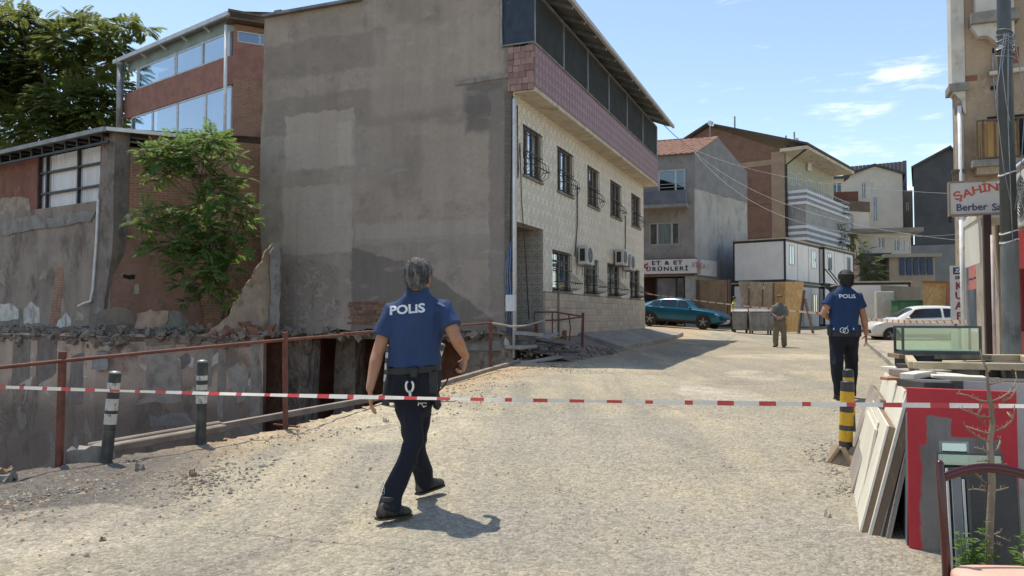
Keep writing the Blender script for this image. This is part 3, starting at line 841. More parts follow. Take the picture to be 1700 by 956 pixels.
# corner pipes, cables and meter box
def pipe(name, pts, r, mat, parent, n=8):
    m = MB(); m.tube(pts, r, n); return m.build(name, mat, parent, smooth=True)
pipe('drain_pipe', [(-.06, -.03, 6.9), (-.06, -.03, .6)], .035, M_WHITEMETAL, HA)
M_BLUEHOSE = simple('blue_hose', (.16, .22, .33), (.12, .17, .26), 5, .5)
for k, yy in enumerate((.05, .11, .16)):
    pipe('hose', [(-.05, yy, 3.4-.2*k), (-.06, yy+.03, 2.6), (-.05, yy-.02, 1.7), (-.05, yy+.01, 1.2)], .018, M_BLUEHOSE, HA, 6)
m = MB(); m.box(-.14, -.02, -.08, .16, 1.72, 2.12); m.build('meter_box', M_WHITEMETAL, HA, bevel=.01)
for q in [[(-.03, .02, 7.0), (-.05, .05, 5), (-.03, .08, 3.4), (-.06, .12, 1.4)], [(.35, -.03, 5.9), (.4, -.05, 4.5), (.7, -.05, 3), (.95, -.04, 1.5)], [(.2, -.02, 6.8), (.22, -.03, 5.0), (.35, -.03, 5.9)]]:
    pipe('cable', q, .012, M_DARKMETAL, HA, 5)
for pxa in (957,):
    x, z = FA.fx(pxa, 300, 0); pipe('cable', [(x, -.03, 5.6), (x-.05, -.04, 4.4), (x-.3, -.04, 3.4)], .02, M_BROWNFRAME, HA, 5)
x, z = FA.fx(1037, 350, 0); pipe('cable', [(x, -.03, 5.4), (x-.05, -.04, 4.4), (x-.2, -.04, 3.6)], .02, M_BROWNFRAME, HA, 5)
x, z = FA.fx(940, 500, -.3); pipe('drain_pipe', [(x, -.08, 2.9), (x, -.08, 1.05)], .03, M_CONC, HA)

# air conditioners on the front
M_AC = simple('air_conditioner_casing', (.62, .60, .54), (.52, .50, .45), 4, .5, dirt=(.33, .29, .23))
def air_con(label, fr, x, z, w=.8, h=.55, d=.30, y=0.0, group='outdoor air conditioner units on walls'):
    p = fr.w(x, y, z)
    t = thing('air_conditioner', label, 'air conditioner', p, fr.ang, group)
    m = MB(); m.box(-w/2, w/2, -d-.08, -.08, 0, h); m.build('casing', M_AC, t, bevel=.02)
    m = MB(); M_ = Matrix.Translation((-.12*w, -d-.083, h/2)) @ Matrix.Rotation(R(90), 4, 'X')
    m.lathe([(h*.41, -.002), (h*.41, .012), (h*.37, .012), (h*.37, -.002)], 20, M_)
    for k in range(1, 6):
        q = [V((h*.065*k*math.cos(2*math.pi*i/20)-.12*w, -d-.095, h/2+h*.065*k*math.sin(2*math.pi*i/20))) for i in range(21)]
        m.tube(q, .006, 4)
    for k in range(4):
        m.beam((-.12*w-h*.38*math.cos(k*.785), -d-.094, h/2-h*.38*math.sin(k*.785)), (-.12*w+h*.38*math.cos(k*.785), -d-.094, h/2+h*.38*math.sin(k*.785)), .012, .01)
    m.build('fan_grille', M_GREYMETAL, t)
    m = MB(); M2 = Matrix.Translation((-.12*w, -d-.082, h/2)) @ Matrix.Rotation(R(90), 4, 'X')
    m.lathe([(h*.36, .0), (h*.36, .004)], 20, M2); m.build('fan_opening', M_DARKMETAL, t)
    for sx in (-1, 1):
        m = MB(); m.beam((sx*w*.35, -d-.06, -.02), (sx*w*.35, .0, -.02), .035, .03); m.beam((sx*w*.35, -.01, -.02), (sx*w*.35, -.01, -.3), .035, .03); m.build('bracket', M_GREYMETAL, t)
    m = MB(); m.box(w/2, w/2+.004, -d+.02, -.12, .08, h-.08); m.build('side_grille', M_DARKMETAL, t)
    m = MB(); m.box(-w/2-.004, -w/2, -d+.0, -.14, .1, h-.1); m.build('side_grille', M_DARKMETAL, t)
    return t
for (px, py, lab) in [(972, 440, 'air conditioner box between the first two ground floor windows of the tiled front'),
                      (1031, 441, 'higher of the two air conditioner boxes hung side by side on the tiled front'),
                      (1044, 449, 'lower air conditioner box nearest the far end of the tiled front')]:
    x, z = FA.fx(px, py, -.2); air_con(lab, FA, x, z, w=.8, h=.58)
# ------------------------------------------------------------------ low brick workshop left of the plastered house
FL = Frame(-10.9, 21.3, math.atan2(-1, 1.58))
FR = Frame(-10.9, 21.3, math.atan2(1, 2))
WS = thing('brick_workshop', 'low derelict brick workshop with a white corrugated sheet window and steel roof edge', 'workshop', FL.o)
def stainmat(name, c1, c2, dirt, pale, sc=1.2, pl=.62):
    a = N(name, .95, spec=.2)
    col = a.mix(a.step(a.noise(sc, 6, .6), .38, .62), c1, c2)
    col = a.mix(a.math('MULTIPLY', a.step(a.noise(sc*1.7, 7, .65, co=a.map((1, 1, .55), (3, 5, 1))), .5, .66), .75), col, dirt)
    pm = a.step(a.noise(sc*1.5, 6, .6, co=a.map(loc=(7, 1, 4)), dist=.7), pl, pl+.04)
    col = a.mix(a.math('MULTIPLY', pm, .7), col, pale)
    col = a.value(col, a.noise(1, 5, .6, co=a.map((2, 2, .3))), .2)
    f = a.noise(14, 6, .65); col = a.value(col, f, .14)
    return a.done(col, a.math('ADD', f, a.math('MULTIPLY', pm, .6)), .7, .03)
M_OLDPL = stainmat('old_render', (.33, .27, .213), (.26, .21, .168), (.15, .118, .095), (.40, .33, .265), 1.0)
M_REDWALL = stainmat('red_painted_wall', (.27, .125, .09), (.22, .10, .072), (.14, .07, .052), (.33, .19, .14), 1.3)
M_BRICK = brickmat('old_brick', (.37, .19, .11), (.29, .145, .085), (.40, .30, .215), .22, .075, dirt=(.15, .095, .065))
M_FOUND0 = stainmat('stained_foundation', (.33, .26, .20), (.25, .198, .152), (.115, .088, .068), (.48, .42, .355), .75, .56)
a = N('stained_foundation_wall', .95, spec=.2)
zz = a.xyz(a.warp(.45, 1.3))
col = a.mix(a.step(a.noise(.75, 6, .6), .38, .62), (.54, .40, .30), (.43, .315, .235))
col = a.mix(a.math('MULTIPLY', a.step(a.noise(1.3, 7, .65, co=a.map((1, 1, .55), (3, 5, 1))), .5, .64), .7), col, (.16, .118, .088))
pm = a.step(a.noise(1.0, 6, .6, co=a.map(loc=(7, 1, 4)), dist=.9), .56, .60)
col = a.mix(a.math('MULTIPLY', pm, .8), col, (.64, .56, .47))
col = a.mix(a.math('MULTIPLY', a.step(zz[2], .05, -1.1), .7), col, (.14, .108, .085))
f = a.noise(12, 6, .68); col = a.value(col, f, .22)
M_FOUND = a.done(col, a.math('ADD', f, a.math('MULTIPLY', pm, .6)), .8, .04)
def fl(px, py, y=0.0): return FL.fx(px, py, y)
def frr(px, py, y=0.0): return FR.fx(px, py, y)
def wallpoly(fr, pts, y0, y1, name, mat, parent, **kw):
    q = [fr.fx(px, py, y0) for px, py in pts]; m = MB(); r = []
    for i in range(len(q)):
        (x0, z0), (x1, z1) = q[i], q[(i+1) % len(q)]
        for k in range(5):
            t = k/5; x = x0+(x1-x0)*t; z = z0+(z1-z0)*t; w_ = .05 if k else .02
            r.append((x+w_*mn.noise((x*6, z*6, 1)), z+w_*1.4*mn.noise((x*6, z*6, 7))))
    m.prism(r, y0, y1); return m.build(name, mat, parent, rz=fr.ang, **kw)
xl = fl(-60, 300)[0]
top = fl(0, 262)[1]
# wall pieces of the left face
m = MB()
x62, _ = fl(62, 300); x168, _ = fl(166, 300)
za = fl(30, 352)[1]; zt = 6.45
m.wall(xl-3, 0, za, zt, .0, .25, [(x62, x168, fl(110, 353)[1], zt+.1)])
m.build('upper_wall', M_REDWALL, WS, rz=FL.ang)
m = MB(); m.box(xl-3, 0, -.03, .25, -3.9, za-.002); m.build('lower_wall', M_OLDPL, WS, rz=FL.ang)
wallpoly(FL, [(0, 362), (50, 356), (49, 330), (30, 326), (0, 329), (-40, 335), (-40, 368)], -.02, .0, 'pale_patch', simple('pale_render', (.38, .30, .23), (.27, .2, .15), 4, .9, bump=.6, bscale=20), WS)
wallpoly(FL, [(0, 392), (60, 380), (150, 368), (158, 352), (120, 350), (90, 362), (60, 358), (0, 366)], -.07, -.031, 'render_band', M_CONC, WS)
wallpoly(FL, [(80, 545), (90, 480), (92, 446), (103, 443), (105, 470), (100, 515), (98, 548)], -.037, -.031, 'exposed_brick', M_BRICK, WS)
M_CORR = N('white_corrugated_sheet', .5)
ww = M_CORR.n('ShaderNodeTexWave', wave_type='BANDS', bands_direction='X'); M_CORR.put(ww.inputs['Vector'], M_CORR.co); ww.inputs['Scale'].default_value = 2.2
M_CORR = M_CORR.done(M_CORR.value(M_CORR.mix(M_CORR.step(M_CORR.noise(.9, 4), .4, .65), (.80, .79, .77), (.68, .67, .65)), M_CORR.noise(3, 5, co=M_CORR.map((3, 3, .4))), .12), ww.outputs['Fac'], .8, .04)
zb = fl(110, 353)[1]
for (pa, pb) in ((63, 88), (89, 127), (128, 166)):
    xa, _ = fl(pa, 300, .12); xb, _ = fl(pb, 300, .12); n = max(6, int((xb-xa)/.09)); vv = []
    for i in range(n+1):
        x = xa+(xb-xa)*i/n; y = .14+.018*(i % 2)
        vv += [(x, y, zb+.02), (x, y, zt-.05)]
    m = MB(); m.add(vv, [(2*i, 2*i+2, 2*i+3, 2*i+1) for i in range(n)]); m.build('corrugated_sheet', M_CORR, WS, rz=FL.ang)
for px in (62, 74, 126, 166):
    x, _ = fl(px, 300); m = MB(); m.box(x-.035, x+.035, .04, .12, zb, zt); m.build('frame_bar', M_DARKMETAL, WS, rz=FL.ang)
for k in (.03, .36, .70):
    z = zb+(zt-zb)*k; m = MB(); m.box(x62, x168, .05, .11, z-.03, z+.03); m.build('frame_bar', M_DARKMETAL, WS, rz=FL.ang)
# concrete corner pillar and its white pipe
wallpoly(FL, [(146, 548), (158, 400), (170, 235), (176, 215), (192, 213), (186, 420), (166, 548)], -.12, .3, 'corner_pillar', stainmat('pillar_concrete', (.27, .228, .19), (.21, .178, .15), (.13, .11, .092), (.35, .30, .25), 2), WS)
pts = [FL.fx(px, py, -.18) for px, py in [(163, 330), (160, 400), (154, 480), (150, 500), (140, 503), (130, 508)]]
m = MB(); m.tube([(x, -.18, z) for x, z in pts], .035, 6); m.build('waste_pipe', M_WHITEMETAL, WS, rz=FL.ang)
# roof: sheet edge with a steel lattice under it
zr0 = FL.fx(185, 213, -.3)[1]
m = MB(); m.box(xl-3, .3, -.5, -.42, zr0-.10, zr0+.02); m.build('roof_edge', simple('grey_gutter', (.33, .34, .33), (.25, .26, .25), 3, .6, dirt=(.18, .17, .15)), WS, rz=FL.ang)
m = MB(); m.add([(xl-3, -.45, zr0), (.3, -.45, zr0), (3.0, 5.0, zr0+.35), (xl-3, 5.0, zr0+.35)], [(0, 1, 2, 3)]); m.build('roof', M_ROOFSHEET, WS, rz=FL.ang)
m = MB(); m.box(xl-3, .2, -.3, -.24, zr0-.36, zr0-.30)
m.build('truss_chord', M_DARKMETAL, WS, rz=FL.ang)
x = xl-2.5
while x < .1:
    m = MB(); m.beam((x, -.27, zr0-.33), (x+.02, -.30, zr0-.1), .05, .05); m.beam((x, -.27, zr0-.1), (x+.05, 2.5, zr0), .05, .09); m.build('truss_strut', M_DARKMETAL, WS, rz=FL.ang); x += .62
# right hand brick wall with a dark opening under its roof
wr = frr(445, 300)[0]+1.2
zt2 = frr(240, 246)[1]
m = MB(); m.wall(.0, wr, -3.9, zt2, .0, .25, []); m.build('brick_wall', M_BRICK, WS, rz=FR.ang)
xo = frr(246, 230)[0]
m = MB(); m.box(.0, .35, .02, .3, zt2, zr0-.1); m.box(xo, wr, -.01, .3, zt2, frr(250, 222)[1]+.0); m.build('upper_brick', M_BRICK, WS, rz=FR.ang)
m = MB(); m.box(.3, xo, .9, 1.0, zt2-.2, zr0); m.build('dark_loft', M_DARKROOM, WS, rz=FR.ang)
for k in (.25, .6):
    m = MB(); m.beam((.2, .3, zt2+.12+k*.35), (xo, .3, zt2+.1+k*.35), .05, .05); m.build('purlin', M_GREYMETAL, WS, rz=FR.ang)
xe = frr(312, 222)[0]
m = MB(); m.box(-.2, xe, -.5, -.44, zr0-.07, zr0+.03); m.build('roof_edge', M_WHITEMETAL, WS, rz=FR.ang)
m = MB(); m.add([(-.2, -.47, zr0+.02), (xe, -.47, zr0+.02), (xe, 3.5, zr0+.35), (-.2, 3.5, zr0+.35)], [(0, 1, 2, 3)]); m.build('roof', M_ROOFSHEET, WS, rz=FR.ang)
# rough pinkish lower part of that wall, recessed bits
wallpoly(FR, [(180, 545), (186, 470), (196, 380), (192, 362), (215, 356), (245, 352), (300, 420), (330, 480), (335, 530), (330, 548)], -.035, -.002, 'render_coat', stainmat('pink_render', (.31, .19, .14), (.26, .15, .108), (.16, .10, .075), (.40, .29, .22), 1.6), WS)
wallpoly(FR, [(192, 375), (218, 372), (216, 355), (194, 358)], -.06, -.036, 'white_patch', simple('white_patch', (.42, .39, .34), (.33, .3, .26), 5, .9), WS)
wallpoly(FR, [(222, 487), (232, 487), (230, 470), (224, 472)], -.05, -.036, 'white_patch', simple('cream_patch', (.40, .35, .28), (.33, .3, .26), 5, .9), WS)
wallpoly(FR, [(205, 462), (222, 464), (224, 456), (206, 455)], -.045, -.036, 'hole', M_DARKROOM, WS)
# broken cream wall stump and post beside the plaster wall
ST = thing('wall_stump', 'broken cream plastered wall stump leaning against the left edge of the plaster wall', 'wall stump', FR.o)
wallpoly(FR, [(340, 556), (362, 540), (385, 520), (393, 500), (402, 488), (410, 470), (420, 462), (425, 445), (436, 432), (440, 418), (452, 405), (462, 402), (462, 556)], -2.35, -2.05, 'wall_piece', stainmat('cream_stump', (.46, .365, .265), (.36, .28, .205), (.21, .155, .115), (.56, .48, .375), 1.8), ST)
wallpoly(FR, [(446, 558), (450, 500), (449, 420), (455, 404), (464, 404), (466, 470), (463, 558)], -2.6, -2.36, 'concrete_post', M_CONC, ST)

# foundation wall of the vanished house in front of them
FN = thing('foundation_wall', 'stained and peeling foundation wall of a demolished house standing in the pit', 'wall', (0, 0, 0))
FD = Frame(-10.6, 20.0, math.atan2(-1, 1.58))
FE = Frame(-10.6, 20.0, math.atan2(.35, 4.15))
def irregular_top(fr, x0, x1, ztop, zbot, seed, amp=.12, n=30):
    p = [(x0, zbot), (x1, zbot)]
    for i in range(n+1):
        x = x1+(x0-x1)*i/n; p.append((x, ztop+amp*1.6*mn.noise((x*1.7, seed, 0))+amp*.8*mn.noise((x*5.5, seed, 4))-.06))
    return p
m = MB(); m.prism(irregular_top(FD, -9, 0, 1.18, -3.9, 1.0), .0, .35)
o = m.build('wall_piece', M_FOUND, FN, rz=FD.ang, loc=FD.o)
xr = FE.fx(437, 600)[0]
m = MB(); m.prism(irregular_top(FE, 0, xr, 1.16, -3.9, 2.0, .1, 20), .0, .35); m.build('wall_piece', M_FOUND, FN, rz=FE.ang, loc=FE.o)
m = MB(); m.box(-9, 0.2, .0, 1.7, .95, 1.08); m.build('ledge', M_RUBBLE, FN, rz=FD.ang, loc=FD.o)
m = MB(); m.box(-.2, xr, .0, 2.2, .95, 1.075); m.build('ledge', M_RUBBLE, FN, rz=FE.ang, loc=FE.o)
def patches(fr, items, y=-.012, parent=FN, dirt=(.16, .13, .11)):
    for pts, c in items:
        mm = MB(); q = [fr.fx(px, py, y) for px, py in pts]
        r = []
        for i in range(len(q)):
            (x0, z0), (x1, z1) = q[i], q[(i+1) % len(q)]
            for k in range(4):
                t = k/4; x = x0+(x1-x0)*t; z = z0+(z1-z0)*t
                r.append((x+.09*mn.noise((x*4, z*4, 1)), z+.09*mn.noise((x*4, z*4, 7))))
        mm.prism(r, y+.004, .02)
        mm.build('plaster_remnant', simple('remnant_plaster', c, tuple(v*.78 for v in c), 4, .9, bump=.5, bscale=18, dirt=dirt, dscale=2), parent, rz=fr.ang, loc=fr.o-V(parent.location))
patches(FE, [([(242, 640), (242, 575), (290, 572), (300, 620), (300, 668), (245, 668)], (.38, .315, .25)),
             ([(322, 600), (324, 574), (350, 572), (352, 640), (322, 650)], (.37, .305, .245)),
             ([(385, 640), (378, 612), (396, 600), (412, 618), (408, 660), (392, 670)], (.41, .345, .275)),
             ([(360, 700), (362, 580), (376, 578), (372, 700)], (.345, .28, .22)),
             ([(248, 706), (246, 690), (310, 688), (330, 706)], (.27, .24, .2)),
             ([(414, 700), (416, 560), (434, 558), (433, 690)], (.345, .29, .23)),
             ([(300, 612), (298, 590), (314, 588), (318, 606)], (.22, .19, .165)),
             ([(240, 574), (240, 562), (330, 560), (330, 570)], (.31, .235, .17))], -.012)
patches(FD, [([(18, 640), (22, 566), (50, 562), (48, 630)], (.25, .205, .165)), ([(60, 640), (62, 562), (95, 560), (92, 620)], (.22, .175, .14)),
             ([(150, 612), (156, 590), (180, 588), (176, 616)], (.31, .29, .27)), ([(160, 582), (166, 572), (182, 572), (180, 584)], (.40, .33, .24)),
             ([(110, 670), (120, 590), (138, 588), (136, 670)], (.235, .19, .155))], -.012)
# painted remains at the foot of the workshop walls, above the ledge
for fr, pts, c in [(FL, [(-20, 536), (0, 533), (30, 530), (32, 512), (15, 505), (-20, 508)], (.64, .59, .52)), (FL, [(38, 537), (66, 534), (64, 508), (48, 502), (40, 512)], (.62, .57, .50)),
                   (FL, [(94, 544), (118, 546), (118, 528), (108, 520), (98, 530)], (.64, .59, .52)), (FL, [(124, 534), (140, 532), (138, 518), (126, 519)], (.42, .36, .26)),
                   (FR, [(160, 540), (222, 538), (220, 516), (190, 508), (165, 516)], (.29, .24, .19)), (FR, [(226, 548), (276, 547), (277, 516), (250, 514), (240, 518), (227, 520)], (.66, .45, .34)),
                   (FR, [(278, 547), (308, 545), (312, 528), (300, 518), (279, 516)], (.33, .34, .28))]:
    patches(fr, [(pts, c)], -.045, WS, (.2, .16, .13))
# rubble on the ledge
def rubble(name, mat, pts, smin, smax, **tags):
    mm = MB()
    for p in pts:
        s = rnd.uniform(smin, smax); M_ = Matrix.Translation(p) @ Matrix.Rotation(rnd.uniform(0, 6), 4, V((rnd.random()-.5, rnd.random()-.5, rnd.random()-.5)).normalized())
        a_, b_, c_ = s*rnd.uniform(.6, 1.2), s*rnd.uniform(.5, 1), s*rnd.uniform(.35, .8)
        q = [M_ @ V((x*a_*rnd.uniform(.7, 1.2), y*b_*rnd.uniform(.7, 1.2), z*c_*rnd.uniform(.7, 1.2))) for x in (-.5, .5) for y in (-.5, .5) for z in (-.5, .5)]
        mm.add(q, [(0, 1, 3, 2), (4, 6, 7, 5), (0, 4, 5, 1), (2, 3, 7, 6), (0, 2, 6, 4), (1, 5, 7, 3)])
    return mm.build(name, mat, None, **tags)
M_DEBRIS = simple('grey_rubble', (.285, .235, .19), (.19, .155, .125), 1.5, .95, bump=.8, bscale=20, fine=.35)
pts = [FD.w(rnd.uniform(-8, 0), rnd.uniform(.05, 1.2), 1.12+abs(rnd.gauss(0, .06))) for _ in range(520)] + [FE.w(rnd.uniform(-.2, xr+.8), rnd.uniform(.05, 1.9), 1.11+abs(rnd.gauss(0, .07))) for _ in range(420)]
rubble('rubble', M_DEBRIS, pts, .05, .24, kind='stuff', label='loose grey rubble lying along the ledge of the foundation wall')
pts = [FE.w(xr+rnd.gauss(-.9, .5), rnd.uniform(.1, 1.6), 1.1+abs(rnd.gauss(.0, .16))) for _ in range(160)]
pts2 = [FD.w(rnd.uniform(-8, 0), rnd.uniform(-.12, .06), 1.02+rnd.gauss(0, .1)) for _ in range(70)] + [FE.w(rnd.uniform(-.1, xr), rnd.uniform(-.12, .06), 1.02+rnd.gauss(0, .1)) for _ in range(60)] + [FA.w(rnd.uniform(-.02, .16), rnd.uniform(.0, 7.4), 1.14+rnd.gauss(0, .07)) for _ in range(120)]
rubble('broken_masonry', M_RUBBLE, pts2, .05, .26, kind='stuff', label='broken masonry lumps along the torn lower edges of the walls over the pit')
rubble('rubble', M_SOIL, pts, .06, .3, kind='stuff', label='brown rubble heap at the foot of the leafy sapling tree')

# ------------------------------------------------------------------ upper terraced house behind
FU = Frame(-11.5, 32.0, math.atan2(-1, 1.27)); FV = Frame(-11.5, 32.0, math.atan2(1, 2))
UH = thing('terrace_house', 'tall house with red bands, glazed balconies and a pale sheet roof behind the workshop', 'house', FU.o)
M_SALMON = simple('salmon_render', (.35, .175, .13), (.29, .14, .105), 2, .9, dirt=(.24, .125, .095))
M_PALEFR = simple('pale_frame', (.62, .64, .64), (.52, .54, .54), 4, .5)
fu = lambda px, py, y=0.0: FU.fx(px, py, y)
xL = fu(207, 150)[0]; ztop = fu(383, 60)[1]
zb1 = fu(383, 92)[1]; zb2 = fu(383, 140)[1]; zb3 = fu(383, 215)[1]
m = MB(); m.box(xL, 0, .0, .2, zb2, zb1); m.build('red_band', M_SALMON, UH, rz=FU.ang)
m = MB(); m.box(xL, 0, .0, .2, -1, zb3); m.build('lower_wall', M_SALMON, UH, rz=FU.ang)
m = MB(); m.box(xL+.1, -.1, 1.6, 1.7, -1, ztop+.6); m.build('inner_wall', simple('grey_green_inner', (.20, .22, .21), (.15, .17, .165), 2, .9), UH, rz=FU.ang)
M_BLUEGL = glassmat('balcony_glass', (.50, .58, .62), .22, .03)
def glazing(z0, z1, cuts, name='glazing'):
    xsx = [fu(q, 180)[0] for q in cuts]
    for i in range(len(xsx)-1):
        m = MB(); a_, b_ = xsx[i], xsx[i+1]
        for (p, q, r, t) in ((a_, b_, z0, z0+.07), (a_, b_, z1-.07, z1), (a_, a_+.07, z0, z1), (b_-.07, b_, z0, z1)): m.box(p, q, .03, .10, r, t)
        f = m.build('window', M_PALEFR, UH, rz=FU.ang)
        g = MB(); g.box(a_+.07, b_-.07, .05, .06, z0+.07, z1-.07); g.build('pane', M_BLUEGL, f)
        if i % 2 == 1 or i > 2:
            c = MB(); nn = 12; vv = []
            for k in range(nn+1):
                x = a_+.1+(b_-a_-.2)*k/nn; vv += [(x, .3+.03*(k % 2), z0), (x, .3+.03*(k % 2), z1)]
            c.add(vv, [(2*k, 2*k+2, 2*k+3, 2*k+1) for k in range(nn)]); c.build('curtain', M_CURTAIN, f)
glazing(zb3, zb2-.02, [217, 252, 293, 340, 383])
zr1 = fu(383, 45)[1]
glazing(zb1+.03, zr1-.15, [228, 290, 380])
for px in (228, 290, 335, 380):
    x = fu(px, 100)[0]; m = MB(); m.box(x-.05, x+.05, .0, .08, zb1, ztop+.25); m.build('post', M_PALEFR, UH, rz=FU.ang)
zrf = fu(383, 28)[1]
m = MB(); m.box(xL+.05, -.05, .12, .16, zr1-.14, zrf-.02); m.build('fascia_panel', simple('pale_teal_panel', (.30, .38, .36), (.25, .32, .31), 1.5, .8), UH, rz=FU.ang)
m = MB(); m.box(xL-.5, .1, -.38, -.28, zrf-.12, zrf+.06); m.build('roof_edge', M_PALEFR, UH, rz=FU.ang)
m = MB(); m.add([(xL-.5, -.35, zrf), (.1, -.35, zrf), (4.6, 7, zrf+.9), (xL-.5, 7, zrf+.9), (xL-.5, -.35, zrf+.06), (.1, -.35, zrf+.06), (4.6, 7, zrf+.96), (xL-.5, 7, zrf+.96)], [(0, 1, 2, 3), (4, 5, 6, 7)]); m.build('roof', simple('pale_green_sheet', (.34, .37, .35), (.28, .31, .295), 2, .7), UH, rz=FU.ang)
for k in range(6):
    x = xL+.2+(-.3-xL)*k/5; m = MB(); m.beam((x, -.33, zrf-.05), (x, .05, zrf-.25), .06, .08); m.build('bracket', M_PALEFR, UH, rz=FU.ang)
fv = lambda px, py, y=0.0: FV.fx(px, py, y)
xR = fv(470, 100)[0]
zc = fv(390, 52)[1]
h1 = fv(394, 48); h2 = fv(462, 76); h3 = fv(394, 69)[1]
m = MB(); m.wall(.0, xR, -1, zrf-.35, .0, .2, [(h1[0], h2[0], h3, h1[1]-.02)]); m.build('side_wall', M_BRICK, UH, rz=FV.ang)
m = MB(); m.box(.0, xR, -.012, -.002, fv(400, 128)[1], h3-.01); m.build('red_band', M_SALMON, UH, rz=FV.ang)
window(UH, h1[0]+.01, h2[0]-.01, h3+.01, h1[1]-.03, 0, frame=M_PALEFR, mull=(.55,), gl=M_BLUEGL, rz=FV.ang)
m = MB(); m.box(-.3, xR, -.5, .3, zrf-.32, zrf-.26); m.beam((-.3, -.5, zrf-.0), (xR, -.5, zrf-.05), .08, .1); m.build('roof_edge', M_BROWNFRAME, UH, rz=FV.ang)
for (px, r, mt, za_, zb_) in [(383, .07, M_WHITEMETAL, zb3-1.5, zr1), (208, .16, M_GREYMETAL, fu(208, 212)[1], fu(208, 112)[1])]:
    x = fu(px, 150)[0]; m = MB(); m.tube([(x, -.25, za_), (x, -.25, zb_)], r, 10)
    if px == 208: m.tube([(x, -.25, zb_), (x, -.25, zb_+.25)], .2, 10)
    m.build('flue' if px == 208 else 'drain_pipe', mt, UH, rz=FU.ang, smooth=True)

# ------------------------------------------------------------------ trees
def leafmat(name, c1, c2, c3):
    a = N(name, .55, spec=.35)
    col = a.mix(a.step(a.noise(1.1, 3), .35, .65), c1, c2)
    col = a.mix(a.step(a.noise(2.7, 4, co=a.map(loc=(3, 1, 8))), .58, .70), col, c3)
    col = a.value(col, a.noise(9, 3), .3)
    a.put(a.b.inputs['Base Color'], col)
    tr = a.n('ShaderNodeBsdfTranslucent'); a.put(tr.inputs[0], a.mix(.5, col, c3))
    mx = a.n('ShaderNodeMixShader'); mx.inputs[0].default_value = .55
    a.t.links.new(a.b.outputs[0], mx.inputs[1]); a.t.links.new(tr.outputs[0], mx.inputs[2])
    a.t.links.new(mx.outputs[0], a.t.nodes['Material Output'].inputs['Surface'])
    return a.m
M_BARK = simple('grey_brown_bark', (.17, .135, .10), (.11, .085, .065), 4, .9, bump=.7, bscale=22, stretch=(3, 3, .7))
M_LEAF = leafmat('fresh_green_leaf', (.085, .17, .042), (.13, .235, .055), (.29, .37, .10))
M_LEAF2 = leafmat('dark_green_leaf', (.085, .145, .04), (.12, .19, .05), (.27, .25, .06))
M_LEAF3 = leafmat('shrub_leaf', (.05, .09, .03), (.08, .13, .04), (.15, .19, .06))
def frond(vs, fs, o, d, L, n, ll, lw):
    """pinnate leaf: a drooping stalk with n pairs of leaflets"""
    d = d.normalized(); side = d.cross(V((0, 0, 1)))
    if side.length < .1: side = V((1, 0, 0))
    side.normalize(); p = o.copy(); dd = d.copy(); st = L/n
    for k in range(n):
        dd = (dd + V((0, 0, -.11))).normalized(); p = p+dd*st
        sc = math.sin(math.pi*(k+1.2)/(n+1.6))*.55+.5
        up = side.cross(dd)
        for s in (-1, 1):
            t = (side*s + dd*.55 - V((0, 0, .28+rnd.random()*.3))).normalized()
            w = t.cross(up).normalized()*lw*sc*.5; e = t*ll*sc
            b = len(vs)
            vs += [p, p+e*.45+w, p+e, p+e*.45-w]; fs.append((b, b+1, b+2, b+3))
def crown(parent, clumps, nper, L, n, ll, lw, mat, base, name='crown', up=.35):
    vs = []; fs = []
    for (c, r) in clumps:
        for _ in range(int(nper*r*r)):
            d = V((rnd.gauss(0, 1), rnd.gauss(0, 1), rnd.gauss(0, .8)+up)).normalized()
            k = rnd.random()**.45
            o = V((c[0]+d.x*r*k, c[1]+d.y*r*k, c[2]+d.z*r*.8*k))
            frond(vs, fs, o-base, V((d.x+rnd.gauss(0, .3), d.y+rnd.gauss(0, .3), d.z*.5+.25)), L*rnd.uniform(.7, 1.2), n, ll, lw)
    me = bpy.data.meshes.new(name); me.from_pydata([tuple(v) for v in vs], [], fs); me.materials.append(mat); me.update()
    return link(name, me, parent)
def branch(p0, p1, r0, r1, wob=.12, n=6):
    pts = [V(p0).lerp(V(p1), i/n) for i in range(n+1)]
    for i in range(1, n): pts[i] = pts[i]+V((rnd.gauss(0, 1), rnd.gauss(0, 1), rnd.gauss(0, .4)))*wob
    return pts, [r0+(r1-r0)*i/n for i in range(n+1)]
def tree(name, label, base, stems, clumps, nper, L, n, ll, lw, mat, limbs=True, group=None):
    t = thing(name, label, 'tree', base, group=group); m = MB()
    for (a_, b_, r0, r1) in stems:
        p, r = branch(V(a_)-base, V(b_)-base, r0, r1); m.tube(p, r, 7)
    if limbs:
        for (c, r) in clumps:
            s = min(stems, key=lambda q: (V(q[1])-V(c)).length); st = V(s[0]).lerp(V(s[1]), rnd.uniform(.55, .95))
            p, rr = branch(st-base, V(c)-base, s[3]*.7, .015, .1*r); m.tube(p, rr, 5)
            for _ in range(3):
                d = V((rnd.gauss(0, 1), rnd.gauss(0, 1), rnd.gauss(.3, .6))).normalized()*r*.8
                p, rr = branch(V(c)-base, V(c)+d-base, .02, .008, .05, 3); m.tube(p, rr, 4)
    m.build('trunk', M_BARK, t, smooth=True)
    crown(t, clumps, nper, L, n, ll, lw, mat, base)
    return t
def clump_px(items, Y, dy=.6):
    """crown clumps measured on the photo: (px, py, radius in px)"""
    out = []
    for px, py, r in items:
        yy = Y+rnd.uniform(-dy, dy); out.append((at(px, py, yy), r/FPX*yy))
    return out
b = at(368, 538, 20.9)
